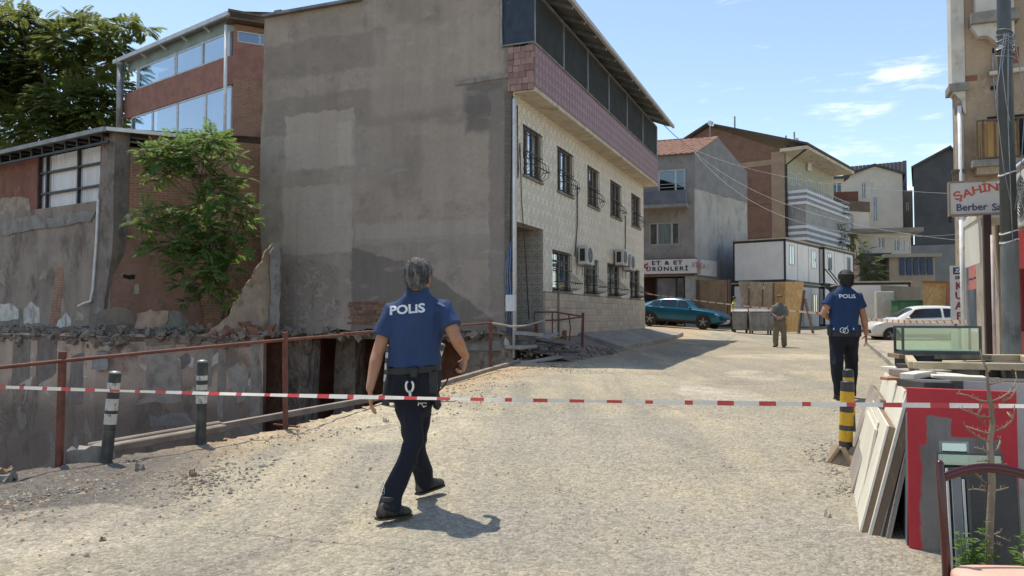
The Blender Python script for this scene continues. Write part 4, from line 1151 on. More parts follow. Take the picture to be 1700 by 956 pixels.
cl = clump_px([(262, 262, 26), (285, 245, 26), (310, 250, 30), (335, 235, 22), (355, 235, 26), (300, 278, 26), (270, 285, 20), (330, 268, 24), (372, 252, 22), (392, 266, 14), (240, 258, 14), (255, 300, 14), (345, 290, 18),
               (378, 305, 22), (400, 296, 14), (362, 322, 22), (395, 330, 22), (410, 345, 14), (345, 340, 22), (375, 350, 26), (402, 370, 20), (325, 360, 22), (240, 352, 18), (262, 362, 22), (288, 355, 20), (232, 372, 12), (255, 382, 16), (300, 380, 24),
               (345, 380, 28), (385, 392, 24), (408, 400, 14), (238, 404, 12), (258, 412, 16), (285, 415, 22), (318, 408, 26), (352, 415, 28), (385, 422, 20), (295, 440, 20), (325, 448, 26), (358, 452, 26), (385, 448, 14), (310, 475, 18), (340, 485, 20), (365, 482, 16), (300, 500, 10), (385, 500, 12)], 20.2, .5)
cl = [(c, r*1.08) for c, r in cl]
tree('leafy_tree', 'small fresh green tree with feathery leaves growing from the rubble before the brick wall', b,
     [(b, at(345, 380, 20.6), .055, .035), (b, at(368, 400, 20.4), .05, .03), (at(356, 460, 20.6), at(320, 280, 20.4), .04, .02)], [(c, r*.78) for c, r in cl], 300, .36, 8, .14, .05, M_LEAF)
b = V((at(105, 240, 42).x, 42, .0))
cl = clump_px([(40, 75, 52), (110, 75, 46), (150, 50, 26), (60, 45, 30), (205, 50, 22), (240, 50, 13), (175, 70, 34), (20, 40, 26), (0, 100, 60), (80, 130, 62), (150, 120, 50), (195, 100, 30), (190, 150, 28), (30, 170, 62), (110, 180, 62), (165, 190, 44), (10, 225, 50), (70, 225, 52), (140, 225, 46), (185, 215, 26), (-40, 150, 70), (-60, 60, 50), (125, 35, 20), (35, 22, 14), (220, 42, 14), (-20, 20, 30)], 42, 1.8)
tree('broadleaf_tree', 'large dark green broadleaf tree with yellowing sprays rising behind the workshop roof', b,
     [(b, at(105, 170, 42), .28, .16), (at(105, 190, 42), at(40, 70, 42), .15, .06), (at(105, 170, 42), at(150, 70, 42), .15, .06), (at(105, 180, 42), at(0, 150, 42), .14, .06)], [(c, r*.85) for c, r in cl], 120, .75, 8, .27, .125, M_LEAF2)
# small trees and bushes between the houses at the end of the street
def bush(label, items, Y, base_px, mat=M_LEAF3, nper=70, L=.8, name='bush', cat='bush', dy=.8):
    b = at(base_px[0], base_px[1], Y)
    t = thing(name, label, cat, b); cl = clump_px(items, Y, dy); m = MB()
    for c, r in cl:
        p, rr = branch(V((0, 0, 0)), c-b, .06, .02, .08, 4); m.tube(p, rr, 5)
    m.build('stems', M_BARK, t); crown(t, cl, nper, L, 6, .25, .12, mat, b)
    return t
bush('thin sunlit green tree between the balcony block and the brown garden wall', [(1385, 355, 14), (1392, 375, 12), (1380, 385, 16), (1398, 390, 10), (1385, 402, 14), (1405, 400, 10)], 60, (1388, 430), nper=36, name='young_tree', cat='tree')
bush('green ivy covered bush behind the right end of the upper cabin row', [(1440, 440, 14), (1448, 450, 14), (1436, 455, 12), (1455, 458, 10), (1443, 430, 8)], 56, (1443, 475), nper=50)
bush('dark bush above the cabin roofs beside the low white house', [(1420, 405, 9), (1428, 412, 10), (1412, 402, 8), (1436, 418, 8)], 66, (1424, 440), M_LEAF2, 40)

# ------------------------------------------------------------------ grey shop house with tiled roof
FG = Frame(10.3, 44.0, math.atan2(-1, 2.58))            # front: x runs right, origin at the right corner
FS = Frame(10.3, 44.0, math.atan2(6.0, 4.7))            # gable side
GH = thing('shop_house', 'grey rendered shop house with clay tile roof, glazed balcony and butcher shop below', 'house', FG.o)
M_GREYR = simple('grey_render', (.30, .275, .25), (.25, .23, .21), 1.2, .9, dirt=(.16, .15, .14))
M_CEMENT = stainmat('cement_render', (.46, .435, .39), (.39, .365, .33), (.26, .25, .235), (.53, .50, .45), .6)
g = lambda px, py, y=0.0: FG.fx(px, py, y)
zg = lambda py: g(1150, py)[1]
zeave = zg(252); xlf = -6.5
w1 = g(1092, 282); w2 = g(1138, 322); w3 = g(1088, 370); w4 = g(1132, 404)
wl1 = g(1077, 370); wl4 = g(1128, 406)
hol = [(w1[0], w2[0], w2[1], w1[1]), (wl1[0], wl4[0], wl4[1], wl1[1])]
zsh = zg(458)
m = MB(); m.wall(xlf, 0, zsh, zeave, .0, .25, hol); m.build('front_wall', M_GREYR, GH, rz=FG.ang)
window(GH, hol[0][0], hol[0][1], hol[0][2], hol[0][3], 0, frame=M_PALEFR, mull=(.64,), gl=glassmat('green_glass', (.25, .34, .33), .15), rz=FG.ang, fw=.09)
window(GH, hol[1][0], hol[1][1], hol[1][2], hol[1][3], 0, frame=simple('beige_frame', (.42, .40, .36), (.36, .34, .3), 3, .6), mull=(.28, .75), curtain=[(.25, .78)], rz=FG.ang, fw=.08)
zb0, zb1_ = zg(340), zg(318)
m = MB(); m.box(xlf, -.35, -.9, -.8, zb0, zb1_); m.box(-.45, -.35, -.8, .0, zb0, zb1_); m.build('balcony_parapet', simple('slate_panel', (.15, .16, .185), (.12, .13, .15), 2, .7), GH, rz=FG.ang)
m = MB(); m.box(xlf, -.3, -.95, -.002, zb0-.18, zb0-.003); m.build('balcony_slab', M_GREYR, GH, rz=FG.ang)
m = MB()
for zz in (zb1_+.18, zb1_+.36): m.beam((xlf, -.85, zz), (-.4, -.85, zz), .04, .04)
m.build('balcony_rail', M_GREYMETAL, GH, rz=FG.ang)
# shop front
x0s = -6.2
m = MB(); m.box(-.55, -.02, -.05, .3, zg(545)-.6, zsh); m.build('corner_pillar', simple('pale_pillar', (.44, .42, .39), (.36, .35, .32), 3, .8), GH, rz=FG.ang)
m = MB(); m.box(x0s, -.5, 1.2, 1.3, -.2, zsh); m.box(x0s, -.5, .3, 1.3, zsh-.04, zsh); m.build('shop_interior', simple('dim_red_interior', (.06, .022, .018), (.03, .02, .02), .8, .8), GH, rz=FG.ang)
xa, xb = g(1090, 480, .15)[0], g(1122, 480, .15)[0]
m = MB(); m.box(xa, xb, .12, .2, 1.3, zsh-.1); m.build('shop_door_panel', simple('grey_poster', (.22, .21, .20), (.15, .145, .14), 1.2, .6), GH, rz=FG.ang)
m = MB(); m.box(xb+.1, -.55, .12, .14, .9, zsh-.1); m.build('shop_window', glassmat('shop_glass', (.2, .25, .25), .2), GH, rz=FG.ang)
for x in (xa, xb+.05, -.6):
    m = MB(); m.box(x-.04, x+.04, .06, .24, .8, zsh-.05); m.build('door_frame', M_DARKMETAL, GH, rz=FG.ang)
zs0, zs1 = zg(454), zg(430)
m = MB(); m.box(x0s, .12, -.35, -.02, zs0, zs1); sb = m.build('shop_sign', simple('white_sign', (.66, .65, .62), (.60, .59, .56), 2, .6), GH, rz=FG.ang)
m = MB(); m.box(x0s-.02, .14, -.36, -.0, zs1, zs1+.05); m.box(x0s-.02, .14, -.36, 0, zs0-.05, zs0); m.build('sign_frame', M_RUST, sb)
MB_BLACK = paint((.02, .02, .035))
for tx, px, py in (('ET & ET', 1107, 436.5), ('ÜRÜNLERİ', 1107, 446.5)):
    x, z = g(px, py, -.36); sign_text(sb, tx, .31, (x, -.357, z), MB_BLACK, bold=.010, spacing=1.3, sx=1.3)
x, z = g(1071, 437, -.36); sign_text(sb, '<', .6, (x, -.357, z-.2), paint((.45, .05, .04)), bold=.03)
fs_ = lambda px, py, y=0.0: FS.fx(px, py, y)
xe_ = fs_(1240, 300)[0]; zap = fs_(1190, 226)[1]; xap = fs_(1190, 226)[0]; ze2 = fs_(1240, 285)[1]
m = MB(); m.prism([(0, -.5), (xe_, -.5), (xe_, ze2), (xap, zap), (0, zeave)], .0, .25); m.build('gable_wall', M_CEMENT, GH, rz=FS.ang)
m = MB(); pts = [(0.01, zeave-.01)] + [(xap, zap-.02), (xe_-.01, ze2-.02), (xe_-.01, fs_(1235, 338)[1])]
for i in range(12): pts.append((xe_*(1-i/11)*.98+.02, fs_(1155+(1-i/11)*80, 313+(1-i/11)*22)[1]+.12*mn.noise((i*.9, 3, 1))))
m.prism(pts, -.02, .0); m.build('grey_coat', simple('darker_render', (.245, .235, .225), (.205, .198, .19), 1.5, .9), GH, rz=FS.ang)
# side sign of the shop
xs2 = fs_(1182, 445)[0]
m = MB(); m.box(.15, xs2, -.30, -.02, zs0-.1, zs1-.02); sb2 = m.build('shop_sign', simple('pale_sign', (.60, .56, .52), (.54, .50, .46), 2, .6), GH, rz=FS.ang)
x, z = fs_(1160, 441, -.3); sign_text(sb2, 'ATEKA', .46, (x, -.305, z), paint((.45, .15, .11)), bold=.006, sx=1.25)
x, z = fs_(1175, 444, -.3); sign_text(sb2, 'ET', .42, (x, -.305, z), paint((.36, .42, .37)), bold=.005)
# clay tiles
M_CLAY = simple('clay_roof_tile', (.30, .155, .105), (.22, .115, .08), 5, .9, dirt=(.14, .09, .07), fine=.25, bump=.6)
ridge = V(FS.w(xap, 0, zap)) - FG.o; ev = V(FG.w(.0, 0, zeave)) - FG.o
axl = -FG.ax
m = MB(); rise = ridge - ev
n_rows, n_col = 11, 26
for i in range(n_col):
    for j in range(n_rows):
        o_ = ev + axl*(i*.32-.15) + rise*(j/n_rows) - rise*.06
        q = [o_, o_+axl*.16, o_+axl*.31]; u_ = rise*(1.12/n_rows)
        hgt = V((0, 0, .05+.02*rnd.random()))
        m.add([q[0], q[1]+hgt, q[2], q[0]+u_, q[1]+u_+hgt*.6, q[2]+u_, q[0]-V((0, 0, .03)), q[2]-V((0, 0, .03))], [(0, 1, 4, 3), (1, 2, 5, 4), (0, 6, 7, 2, 1)])
m.build('roof_tiles', M_CLAY, GH, kind='stuff')
m = MB(); u_ = axl*8.5; e2 = V(FS.w(xe_, 0, ze2))-FG.o
m.add([ev-V((0, 0, .06)), ev+u_-V((0, 0, .06)), ridge+u_-V((0, 0, .03)), ridge-V((0, 0, .03)), e2-V((0, 0, .04)), e2+u_-V((0, 0, .04))], [(0, 1, 2, 3), (3, 2, 5, 4)]); m.build('roof', M_BROWNFRAME, GH)
m = MB(); m.beam(ridge+FS.ax*.2-V((0, 0, .02)), ridge+axl*8.5, .22, .12); m.build('ridge_tiles', M_CLAY, GH)

# ------------------------------------------------------------------ brick block with banded balconies
FO = Frame(18.9, 54.0, math.atan2(-.77, 1)); FP = Frame(18.9, 54.0, math.atan2(1, .77))
OB = thing('balcony_block', 'brown brick apartment block with white banded balconies and a dark sloping roof', 'apartment block', FO.o)
M_OBR = brickmat('brown_brick', (.26, .145, .095), (.215, .12, .08), (.19, .135, .10), .24, .085, dirt=(.15, .08, .055))
M_BEIGE = simple('beige_column', (.36, .26, .17), (.30, .22, .145), 1.5, .9)
fo = lambda px, py, y=0.0: FO.fx(px, py, y); fp = lambda px, py, y=0.0: FP.fx(px, py, y)
ze = fo(1303, 250)[1]; xa_, za_ = fo(1178, 210)
m = MB(); m.prism([(xa_*2, -.5), (0, -.5), (0, ze), (xa_, za_), (xa_*2, ze)], .0, .3); m.build('brick_gable', M_OBR, OB, rz=FO.ang)
m = MB(); m.box(-.9, .02, -.06, .0, -.4, ze); m.build('corner_column', M_BEIGE, OB, rz=FO.ang)
for py in (268, 332, 388):
    z = fo(1290, py)[1]; m = MB(); m.box(xa_*1.9, -.9, -.04, .0, z-.2, z+.2); m.build('floor_band', M_BEIGE if py < 300 else simple('dull_band', (.225, .14, .10), (.2, .12, .085), 2, .9), OB, rz=FO.ang)
xpe = fp(1378, 300)[0]
m = MB(); m.box(.0, xpe+1, .0, .25, -.5, ze); m.build('front_wall', simple('pale_green_render', (.45, .44, .34), (.40, .39, .30), 2, .9), OB, rz=FP.ang)
for (px, lo, hi) in [(1310, 283, 309), (1321, 283, 309), (1336, 292, 316), (1358, 300, 326)]:
    a_ = fp(px, lo); b_ = fp(px+9, hi); window(OB, a_[0], b_[0], b_[1], a_[1]-.1, -.1, frame=M_PALEFR, rz=FP.ang, gl=M_BLUEGL, room=False)
M_STRIPE_D = simple('slate_band', (.24, .245, .25), (.20, .205, .215), 2, .7)
M_STRIPE_W = simple('white_band', (.66, .66, .65), (.60, .60, .59), 2, .7)
D = 1.45
for (py0, py1) in [(303, 328), (365, 391)]:
    zt_, zb_ = fp(1312, py0, -D)[1], fp(1312, py1, -D)[1]; n = 5; hh = (zt_-zb_)/n
    for k in range(n):
        mm = MB(); off = .03*(k % 2)
        mm.box(.15, xpe, -D-off, -D+.12, zb_+k*hh, zb_+(k+1)*hh-.004); mm.box(.03-off*.5, .148, -D-off, -.0, zb_+k*hh, zb_+(k+1)*hh-.004)
        mm.build('balcony_band', M_STRIPE_W if k % 2 == 0 else M_STRIPE_D, OB, rz=FP.ang)
    m = MB(); m.box(.15, xpe, -D+.13, -.003, zb_, zb_+.15); m.build('balcony_slab', M_STRIPE_W, OB, rz=FP.ang)
zt_, zb_ = fp(1312, 330, -D)[1], fp(1312, 363, -D)[1]
m = MB(); nn = 40; vv = []
pth = [(.1, -.1), (.1, -D+.05), (xpe-.1, -D+.05)]
for i in range(nn+1):
    t = i/nn*2; k = min(int(t), 1); f_ = t-k
    x = pth[k][0]+(pth[k+1][0]-pth[k][0])*f_; y = pth[k][1]+(pth[k+1][1]-pth[k][1])*f_; w_ = .06*(i % 2)
    vv += [(x+w_, y+w_, zb_-.3), (x+w_, y+w_, zt_+.2)]
m.add(vv, [(2*i, 2*i+2, 2*i+3, 2*i+1) for i in range(nn)]); m.build('balcony_curtain', simple('grey_curtain', (.36, .345, .32), (.30, .29, .27), 2, .9), OB, rz=FP.ang)
m = MB(); nn = 20
for i in range(nn+1): m.beam((.1+(xpe-.2)*i/nn, -D, fp(1312, 303, -D)[1]), (.1+(xpe-.2)*i/nn, -D, fp(1312, 296, -D)[1]), .03, .03)
m.beam((.1, -D, fp(1312, 296, -D)[1]), (xpe, -D, fp(1312, 296, -D)[1]), .05, .05); m.build('balcony_rail', M_GREYMETAL, OB, rz=FP.ang)
m = MB(); m.box(-.3, xpe+.8, -D-.2, .2, ze-.1, ze+.12); m.build('eaves', M_SOFFIT, OB, rz=FP.ang)
M_DKROOF = simple('dark_roof', (.085, .075, .07), (.06, .055, .052), 2, .8)
m = MB(); a0 = V(FO.w(xa_, -.4, za_+.1))-FO.o; a1 = V(FP.w(-.5, -D-.3, ze+.13))-FO.o; dd = FP.ax*(xpe+1.3); a2 = V(FO.w(xa_*2.1, -.4, ze-.2))-FO.o
m.add([a1, a1+dd, a0+dd, a0, a2, a2+dd, a1+V((0, 0, .14)), a1+dd+V((0, 0, .14)), a0+dd+V((0, 0, .14)), a0+V((0, 0, .14)), a2+V((0, 0, .14)), a2+dd+V((0, 0, .14))],
      [(0, 1, 2, 3), (3, 2, 5, 4), (6, 7, 8, 9), (9, 8, 11, 10), (0, 6, 7, 1), (0, 6, 9, 3), (3, 9, 10, 4)]); m.build('roof', M_DKROOF, OB)
m = MB(); x_, z_ = fp(1306, 262, -.2); m.tube([(-.05, -D-.2, ze), (-.05, -.15, ze-1.0), (-.05, -.12, .5)], .07, 6); m.build('drain_pipe', M_DARKMETAL, OB, rz=FP.ang)
# masts and dishes on the roof
def antenna(px, py0, py1, Y, label, panels=0):
    b_ = at(px, py1, Y); t_ = at(px, py0, Y)
    t = thing('antenna', label, 'antenna', b_); h_ = t_.z-b_.z+.9
    m = MB(); m.tube([(0, 0, -.9), (0, 0, h_-.9)], .06, 6); m.build('mast', M_GREYMETAL, t)
    for k in range(panels):
        m = MB(); m.box(-.18+.0, .18, -.25, -.1, h_-2.0-.9+k*.0, h_-.5-.9); m.build('panel', M_STRIPE_W, t, rz=k*2.1+.4)
antenna(1220, 193, 222, 57, 'thin aerial mast behind the roof ridge of the brick block')
antenna(1305, 225, 243, 58, 'short grey mast left of the panel antennas on the brick block roof', 1)
antenna(1319, 219, 246, 58, 'tall panel antenna on the brick block roof', 2)
antenna(1340, 240, 256, 58, 'low panel antenna nearest the eaves of the brick block', 2)
def dish(px, py, Y, r, label, az=.3):
    c = at(px, py, Y); t = thing('satellite_dish', label, 'satellite dish', c-V((0, 0, r*1.3)), az)
    M_ = Matrix.Translation((0, 0, r*1.3)) @ Matrix.Rotation(R(65), 4, 'X')
    m = MB(); m.lathe([(r*.05, -.2*r), (r*.5, -.15*r), (r*.85, -.05*r), (r, .05*r), (r*.97, .07*r), (r*.8, -.0), (r*.4, -.1*r), (r*.02, -.14*r)], 16, M_); m.build('bowl', M_WHITEMETAL, t, smooth=True)
    m = MB(); m.tube([(0, .1, -.6), (0, .1, r*1.2)], .04, 6); m.build('stand', M_GREYMETAL, t)
    m = MB(); m.tube([M_ @ V((0, -r*.9, .05*r)), M_ @ V((0, -.1*r, r*.8))], .025, 5); m.build('feed_arm', M_DARKMETAL, t)
dish(1180, 205, 56.5, .27, 'white satellite dish on the ridge of the brick block')
dish(1222, 217, 56.5, .15, 'small dish beside the thin aerial mast')

# ------------------------------------------------------------------ site cabins
M_CAB = simple('cabin_panel', (.82, .77, .70), (.76, .71, .64), 1.5, .6, bump=.08, dirt=(.42, .40, .37), dlo=.62, dhi=.8)
M_CABF = simple('cabin_frame', (.045, .047, .055), (.035, .037, .042), 2, .5)
M_CABROOF = simple('cabin_roof', (.52, .45, .33), (.44, .37, .27), 3, .7)
def cabin(label, x, y, z, ang, W_, L_, H_, npan, wins, group='white site cabins'):
    """front (width W_) along local x to the left of the corner, long side along +y"""
    t = thing('site_cabin', label, 'site cabin', (x, y, z), ang, group)
    m = MB(); f = .10
    for (px_, py_) in ((-W_, 0), (-f, 0), (-f, L_-f), (-W_, L_-f)): m.box(px_, px_+f, py_, py_+f, 0, H_)
    m.box(-W_, 0, .004, f, 0, .12); m.box(-W_, 0, .004, f, H_-.12, H_-.003); m.box(-f, -.004, 0, L_, .003, .12); m.box(-f, -.004, 0, L_, H_-.12, H_-.003); m.box(-W_, -W_+f, f, L_, .0, H_-.01)
    m.build('frame', M_CABF, t)
    m = MB(); m.box(-W_+f, -f, .02, .07, .12, H_-.12); m.build('end_panel', M_CAB, t)
    pw = (L_-2*f)/npan
    for i in range(npan):
        ya, yb = f+i*pw, f+(i+1)*pw
        mm = MB(); mm.box(-.07, -.025, ya+.012, yb-.012, .12, H_-.12); pn = mm.build('wall_panel', M_CAB, t)
        mm = MB(); mm.box(-.05, -.015, yb-.012, yb+.012, .1, H_-.1); mm.build('panel_strip', M_CABF, t)
        if i in wins:
            q = MB(); c = (ya+yb)/2; w_ = .42
            for (p0, p1, q0, q1) in ((c-w_, c+w_, .95, 1.0), (c-w_, c+w_, 2.02, 2.07), (c-w_, c-w_+.05, .95, 2.07), (c+w_-.05, c+w_, .95, 2.07), (c-.03, c+.03, .95, 2.07)): q.box(-.03, .012, p0, p1, q0, q1)
            fr_ = q.build('window', M_PALEFR, pn)
            q = MB(); q.box(-.022, -.008, c-w_+.02, c+w_-.02, .97, 2.05); q.build('pane', glassmat('cabin_glass', (.35, .38, .40), .3), pn)
    m = MB(); m.box(-W_-.05, .08, -.08, L_+.05, H_, H_+.07); m.build('roof', M_CABROOF, t)
    m = MB(); m.box(-W_, -.1, .1, L_, .02, .08); m.box(-W_+.1, -W_+.2, .1, L_, .1, H_-.02); m.box(-W_+.1, -.1, L_-.1, L_, .1, H_-.02); m.build('floor', M_CABF, t)
    return t
angc = math.atan2(-.77, 1)
zc0 = .88
zc1 = at(1305, 467, 43).z; H2 = at(1305, 394, 43).z-zc1-.07
cabin('white site cabin on the ground behind the chipboard hoarding', 15.02, 43.0, zc0, angc, 3.0, 6.3, zc1-zc0-.09, 4, (3,))
cabin('white upper site cabin stacked over the chipboard hoarding', 15.05, 43.0, zc1, angc, 3.0, 6.3, H2, 3, (0, 2))
x2, y2 = 15.05+.77*6.55/1.262+.2, 43+6.55/1.262
cabin('white ground cabin farther along the row behind the iron stair', x2, y2, zc0+.1, angc, 3.0, 6.3, zc1-zc0-.2, 3, (1,))
cabin('white upper site cabin second along the stacked row', x2+.02, y2, zc1-.0, angc, 3.0, 6.8, H2, 3, (0, 2))
# iron stair
m = MB(); t = thing('iron_stair', 'dark iron stair rising beside the stacked cabins', 'stair', (x2-1.2, y2-2.5, zc0))
for s in (0, .8):
    m.beam((0.2+s*.6, s*.8, zc1-zc0), (2.6+s*.6, 1+s*.8, .2), .08, .12); m.beam((0.2+s*.6, s*.8, zc1-zc0+.9), (2.6+s*.6, 1+s*.8, 1.1), .05, .05)
m.build('stringer', M_CABF, t)
for k in range(8):
    f_ = k/8; mm = MB(); mm.beam((.2+2.4*f_, f_, zc1-zc0-(zc1-zc0)*f_), (.7+2.4*f_, .65+f_, zc1-zc0-(zc1-zc0)*f_), .25, .03); mm.build('step', M_CABF, t)
# single cabin on the right with a cupboard in front
cb = at(1513, 540, 39)
cab = cabin('lone white site cabin behind the white car', cb.x, cb.y, .72, math.atan2(-.25, 1), 2.85, 6, at(1513, 466, 39).z-.72-.07, 4, ())
lk = at(1482, 540, 37.6)
t = thing('metal_cupboard', 'tall cream metal cupboard standing before the lone site cabin', 'cupboard', (lk.x-.4, lk.y, .68), -.25)
hh = at(1470, 484, 37.6).z-.68
M_CREAMMET = simple('cream_metal', (.52, .49, .42), (.46, .43, .37), 3, .5)
m = MB(); m.box(-.38, .38, -.3, .3, 0, hh); m.build('body', M_CREAMMET, t, bevel=.02)
m = MB(); m.box(-.33, -.01, -.315, -.302, .08, hh-.08); m.build('door', M_CREAMMET, t); m = MB(); m.box(.01, .33, -.315, -.302, .08, hh-.08); m.build('door', M_CREAMMET, t)
p = at(1490, 500, 38.4); t = thing('brown_cover', 'brown board lean-to beside the cream cupboard', 'board', (p.x, p.y, .7), -.2)
m = MB(); m.prism([(-.6, 0), (1.05, 0), (1.05, at(1490, 477, 38.4).z-.7), (-.75, at(1465, 473, 38.4).z-.7)], 0, .08); m.build('panel', simple('drab_board', (.30, .255, .19), (.26, .22, .165), 2, .8), t)
p = at(1508, 515, 36); t = thing('green_container', 'green metal box behind the white car roof', 'box', (p.x, p.y, .6), -.15)
hg = at(1508, 500, 36).z-.6
M_GRN = simple('green_paint', (.05, .15, .06), (.04, .12, .05), 2, .5)
m = MB(); m.box(-.45, 1.1, 0, .9, 0, hg); m.build('body', M_GRN, t, bevel=.02); m = MB(); m.box(-.5, 1.15, -.05, .95, hg, hg+.06); m.build('lid', M_GRN, t); 
for k in range(4):
    m = MB(); m.box(-.4+k*.45, -.33+k*.45, -.03, -.002, .05, hg-.05); m.build('rib', M_GRN, t)

# ------------------------------------------------------------------ chipboard hoarding
def osb(name, c1, c2):
    a = N(name, .85)
    col = a.mix(a.step(a.noise(1.2, 4), .4, .62), c1, c2)
    v = a.vor(16, 'F1', 'Color', co=a.map((1, 1, .45))); s1 = a.n('ShaderNodeSeparateColor'); a.put(s1.inputs[0], v)
    col = a.value(col, s1.outputs[0], .16)
    return a.done(col, s1.outputs[0], .2, .01)
M_OSB1 = osb('weathered_chipboard', (.47, .37, .255), (.40, .31, .21)); M_OSB2 = osb('fresh_chipboard', (.50, .325, .145), (.44, .275, .115)); M_OSB3 = osb('brown_chipboard', (.275, .18, .105), (.235, .15, .088))
HO = thing('hoarding', 'pale chipboard site hoarding with one fresh orange panel at its right end', 'hoarding', (0, 0, 0))
def hpanel(quad, Y, mat, t=.03, parent=HO):
    """board standing on the ground: photo corners TL, TR, BR, BL with depths"""
    P_ = [at(px, py, yy) for (px, py, yy) in quad]
    n = (P_[1]-P_[0]).cross(P_[3]-P_[0]).normalized()
    if n.y < 0: n = -n
    mm = MB(); mm.add(P_+[p+n*t for p in P_], [(0, 1, 2, 3), (7, 6, 5, 4), (0, 4, 5, 1), (1, 5, 6, 2), (2, 6, 7, 3), (3, 7, 4, 0)])
    mm.build('chipboard_panel', mat, parent)
hpanel([(1226, 467, 40), (1243, 467, 39.8), (1240, 546, 39.8), (1236, 540, 40)], 40, M_OSB1)
hpanel([(1244, 467, 39.6), (1266, 468, 39.3), (1268, 548, 39.3), (1243, 546, 39.6)], 40, M_OSB1)
hpanel([(1268, 468, 39.2), (1283, 468, 39), (1283, 549, 39), (1268, 548, 39.2)], 40, M_OSB1)
hpanel([(1284, 468, 38.9), (1304, 468, 38.5), (1304, 550, 38.5), (1283, 549, 38.9)], 40, M_OSB2)
hpanel([(1303, 468, 38.4), (1334, 467, 37.4), (1325, 551, 37.4), (1305, 551, 38.4)], 40, M_OSB2)
for (px, py, Y_) in [(1266, 480, 39.1), (1284, 470, 38.7), (1243, 478, 39.5)]:
    a_, b_ = at(px, py, Y_), at(px, 548, Y_); m = MB(); m.beam(a_, b_, .12, .06); m.build('batten', M_BROWNFRAME, HO)
a_, b_ = at(1335, 482, 37.3), at(1326, 553, 37.2); m = MB(); m.beam(a_, b_, .14, .10); m.beam(at(1336, 496, 37.2), at(1350, 553, 36.4), .10, .08); m.build('prop', M_BROWNFRAME, HO)
BW = thing('hoarding', 'brown board screen between the butcher shop corner and the stacked cabins', 'hoarding', (0, 0, 0))
for (a_, b_, y0_, y1_) in [(1157, 1180, 43.4, 42.6), (1181, 1207, 42.5, 41.6)]:
    hpanel([(a_, 464, y0_), (b_, 465, y1_), (b_, 534, y1_), (a_, 532, y0_)], 42, M_OSB3, parent=BW)
for (xq, yq, w_) in ((1157, 43.3, .1), (1211, 41.5, .18)):
    m = MB(); m.beam(at(xq, 464, yq), at(xq, 534, yq), w_, .1); m.build('batten', M_BROWNFRAME, BW)
OB2 = thing('hoarding', 'orange framed chipboard sheet standing behind the white car at the barber shop', 'hoarding', (0, 0, 0))
hpanel([(1533, 469, 35.5), (1575, 470, 34.8), (1573, 545, 34.8), (1531, 545, 35.5)], 35, M_OSB2, parent=OB2)
m = MB(); m.beam(at(1574, 468, 34.7), at(1571, 545, 34.7), .12, .08); m.beam(at(1532, 468, 35.4), at(1575, 468, 34.7), .1, .1); m.build('batten', simple('orange_batten', (.30, .12, .04), (.24, .1, .035), 3, .7), OB2)

# ------------------------------------------------------------------ far houses up the slope
M_FARGL = glassmat('far_glass', (.3, .34, .36), .08)
M_BGLASS = simple('far_window', (.10, .12, .14), (.07, .085, .10), 1, .3, bump=0)
def house(label, px0, px1, pytop, Y, dep, mat, ang=0.0, gable=None, roofmat=None, wins=(), cat='house', name='house', zb=-1.0, group=None, eave=.3, roof_h=.2, winmat=None):
    a_ = at(px0, pytop, Y); b_ = at(px1, pytop, Y)
    fr = Frame(a_.x, Y, ang); w = fr.fx(px1, pytop)[0]; h_ = fr.fx(px0, pytop)[1]
    t = thing(name, label, cat, (fr.o.x, fr.o.y, zb), ang, group)
    m = MB(); hs = [fr.rect(*q) for q in wins]
    hs = [(q[0], q[1], q[2]-zb, q[3]-zb) for q in hs]
    m.wall(0, w, 0, h_-zb, 0, .25, hs); m.box(0, .25, .25, dep, 0, h_-zb); m.box(w-.25, w, .25, dep, 0, h_-zb); m.build('wall', mat, t)
    if gable:
        gx_, gz_ = fr.fx(*gable); m = MB(); m.prism([(0, h_-zb+.002), (w, h_-zb+.002), (gx_, gz_-zb)], 0, .25); m.build('gable', mat, t)
        m = MB(); r = roofmat or M_DKROOF
        m.prism([(-eave, h_-zb-.15), (gx_, gz_-zb+.05), (w+eave, h_-zb-.15), (w+eave, h_-zb+.1), (gx_, gz_-zb+.3), (-eave, h_-zb+.1)], -.3, dep); m.build('roof', r, t)
    else:
        m = MB(); m.box(-eave, w+eave, -eave, dep+eave, h_-zb+.003, h_-zb+roof_h); m.build('roof', roofmat or M_DKROOF, t)
    for q in hs:
        window(t, q[0], q[1], q[2], q[3], 0, frame=M_PALEFR, gl=winmat or M_FARGL, fw=.08)
    return t, fr, zb
M_PALEH = simple('pale_house_wall', (.62, .55, .45), (.56, .495, .40), .8, .9)
M_WHITEH = simple('white_house_wall', (.60, .55, .46), (.54, .49, .41), 1, .9)
M_DARKH = simple('dark_slate_wall', (.085, .085, .085), (.068, .068, .068), .6, .9, dirt=(.10, .095, .09))
M_BROWNH = simple('brown_garden_wall', (.17, .12, .085), (.13, .095, .07), 1, .9)
house('pale gabled house wall with a tall blue window high above the cabins', 1400, 1498, 295, 92, 12, M_PALEH, -.42, (1452, 276), wins=[(1430, 303, 1438, 330), (1446, 304, 1449, 322), (1464, 304, 1468, 316), (1449, 327, 1457, 368)])
house('grey ribbed sheet tower wall behind the pale gabled house', 1499, 1505, 268, 101, 8, simple('ribbed_sheet', (.22, .19, .21), (.17, .15, .165), 3, .7, stretch=(6, 6, .2)), -.45, roof_h=.1, eave=.0)
m = MB(); tt = thing('billboard_back', 'ribbed sheet screen on the roof behind the pale gable', 'screen', (at(1455, 280, 100).x, 100, 0))
xw = at(1504, 268, 100).x-at(1400, 278, 100).x
x00 = at(1400, 278, 100).x-at(1455, 280, 100).x
zs = [at(1400, 277, 100).z, at(1504, 267, 100).z]
nn = 16
